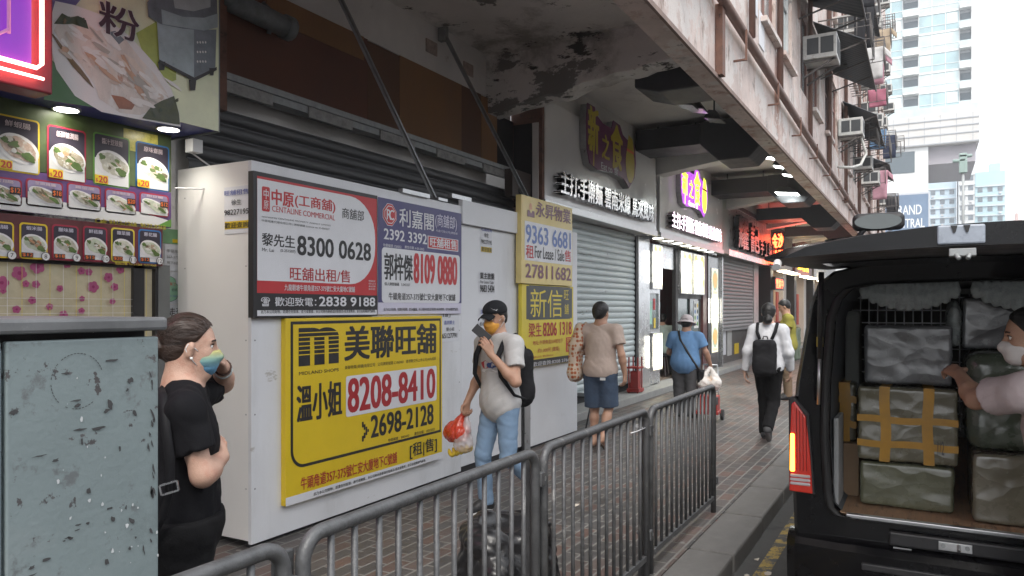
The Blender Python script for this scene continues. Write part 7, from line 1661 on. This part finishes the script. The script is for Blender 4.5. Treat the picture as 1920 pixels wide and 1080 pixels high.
# ---------------------------------------------------------------- man in olive polo, far
def poloman():
    p = thing("person", "man in olive yellow polo looking down by the far shops", "person", (13.9, 2.12, 0), math.atan2(CS, -SN)-R(15))
    J = dict(pel=(0, 0, .95), che=(.01, 0, 1.27), neck=(.03, 0, 1.49), shL=(.0, .19, 1.43), elL=(.04, .25, 1.15), wrL=(.25, .12, 1.2), shR=(.0, -.19, 1.43), elR=(.05, -.25, 1.15), wrR=(.26, -.10, 1.2),
             hpL=(0, .09, .92), hpR=(0, -.09, .92), knL=(.02, .10, .49), knR=(.02, -.10, .49), anL=(0, .11, .085), anR=(0, -.11, .085), toL=(.15, .13, .03), toR=(.15, -.13, .03))
    Rm = rotm(0, R(24)); c = V3(.07, 0, 1.64)
    b = Blob(.010, .03); limbs(b, J, 1.0); L = head(b, c, Rm); b.cone(L(-.025, 0, -.06), J['neck'], .056, .06, .04)
    hand(b, J['wrL'], (.8, -.4, .1), (0, -.5, .8), (0, .6, .6)); hand(b, J['wrR'], (.8, .4, .1), (0, .5, .8), (0, -.6, .6)); b.build("body", SK_M, p); eyes(p, L, Rm); hair(p, c, Rm, H_BK, res=.010, nape=-.06)
    tee(p, J, cloth("olive", (.26, .24, .05)), .88, 1.06, .55, .011, .006, 6, name="polo_shirt"); trousers(p, J, cloth("khaki_brown", (.17, .12, .08)), .97, 1.0, res=.011); shoes(p, J, M_blk, res=.010)
poloman()
# ---------------------------------------------------------------- diner seated inside the noodle shop
def diner():
    x, y = 15.75, 5.0
    t = thing("stool", "dark stool under the diner inside the noodle shop", "stool", (x, y, .14)); q = MB(); q.tube([(x, y, .56), (x, y, .60)], .17, 16); q.build("seat", M_blk, t); 
    for k in range(4): a = .785+k*1.571; MB().tube([(x+.11*math.cos(a), y+.11*math.sin(a), .56), (x+.17*math.cos(a), y+.17*math.sin(a), .14)], .012, 6).build("leg", M_alu, t)
    p = thing("person", "diner in pale green shirt seated with back turned inside the noodle shop", "person", (x, y, .14), R(12))
    J = dict(pel=(-.02, 0, .56), che=(.02, 0, .88), neck=(.06, 0, 1.08), shL=(.02, .19, 1.02), elL=(.12, .24, .76), wrL=(.34, .14, .80), shR=(.02, -.19, 1.02), elR=(.12, -.24, .76), wrR=(.34, -.14, .80),
             hpL=(0, .10, .53), hpR=(0, -.10, .53), knL=(.40, .12, .50), knR=(.40, -.12, .50), anL=(.36, .12, .085), anR=(.36, -.12, .085), toL=(.50, .13, .03), toR=(.50, -.13, .03))
    Rm = rotm(0, R(15)); c = V3(.10, 0, 1.225); b = Blob(.011, .03); limbs(b, J, 1.); L = head(b, c, Rm); b.cone(L(-.025, 0, -.06), J['neck'], .055, .06, .04); hand(b, J['wrL'], (1, -.2, 0), (0, 0, -1), (0, -1, 0)); hand(b, J['wrR'], (1, .2, 0), (0, 0, -1), (0, 1, 0))
    b.build("body", SK_M, p); eyes(p, L, Rm); hair(p, c, Rm, H_BK, res=.011, nape=-.08); tee(p, J, cloth("pale_green", (.36, .44, .40)), .50, 1.06, .6, .012, .006, 8); trousers(p, J, cloth("charcoal_grey", (0, 0, 0)), .66, 1., res=.012); shoes(p, J, M_blk, res=.011)
    t = thing("dining_table", "small dark table in front of the seated diner", "table", (x+.65, y, .14)); MB().box(x+.42, x+1.0, y-.35, y+.25, .86, .89).build("tabletop", mat("table_wood", (.16, .09, .05), .4), t, bevel=.006); MB().tube([(x+.7, y-.05, .14), (x+.7, y-.05, .86)], .03, 8).build("leg", M_blk, t)
diner()
# ---------------------------------------------------------------- man loading the van
def loader():
    p = thing("person", "man in pale pink T-shirt and mask reaching into the back of the van", "person", (3.80, -.54, -.13), R(41))
    J = dict(pel=(-.02, 0, .95), che=(.03, .0, 1.26), neck=(.07, .05, 1.47), shL=(.07, .20, 1.40), elL=(.285, .21, 1.345), wrL=(.475, .115, 1.435), shR=(.0, -.19, 1.405), elR=(-.03, -.27, 1.13), wrR=(.08, -.28, .90),
             hpL=(-.02, .09, .92), hpR=(-.02, -.09, .92), knL=(.02, .10, .49), knR=(.04, -.10, .49), anL=(-.02, .10, .085), anR=(-.02, -.11, .085), toL=(.14, .12, .03), toR=(.14, -.13, .03))
    Rm = rotm(R(48), R(6)); c = V3(.105, .11, 1.63); s = 1.
    b = Blob(.0065, .03); limbs(b, J, 1.02); L = head(b, c, Rm, s); b.cone(L(-.025, 0, -.06), J['neck'], .058, .062, .04)
    hand(b, J['wrL'], (.85, -.2, .25), (.3, -.5, -.7), (.1, -.8, .4), (.35, .5, .4)); hand(b, J['wrR'], (.2, 0, -.95), (0, .9, 0), (.9, 0, 0))
    b.build("body", SK_M, p); eyes(p, L, Rm, s); hair(p, c, Rm, H_BK, s, res=.007, nape=-.06); mask(p, c, Rm, mat("mask_white", (.66, .62, .60), .7, var=.04), s, .006)
    tee(p, J, cloth("pale_pink", (.50, .42, .42)), .86, 1.04, .62, .008, .006, 10, fit=.024); trousers(p, J, cloth("navy", (.02, .03, .055)), .97, 1.04, res=.010, fit=.02); shoes(p, J, M_blk)
loader()
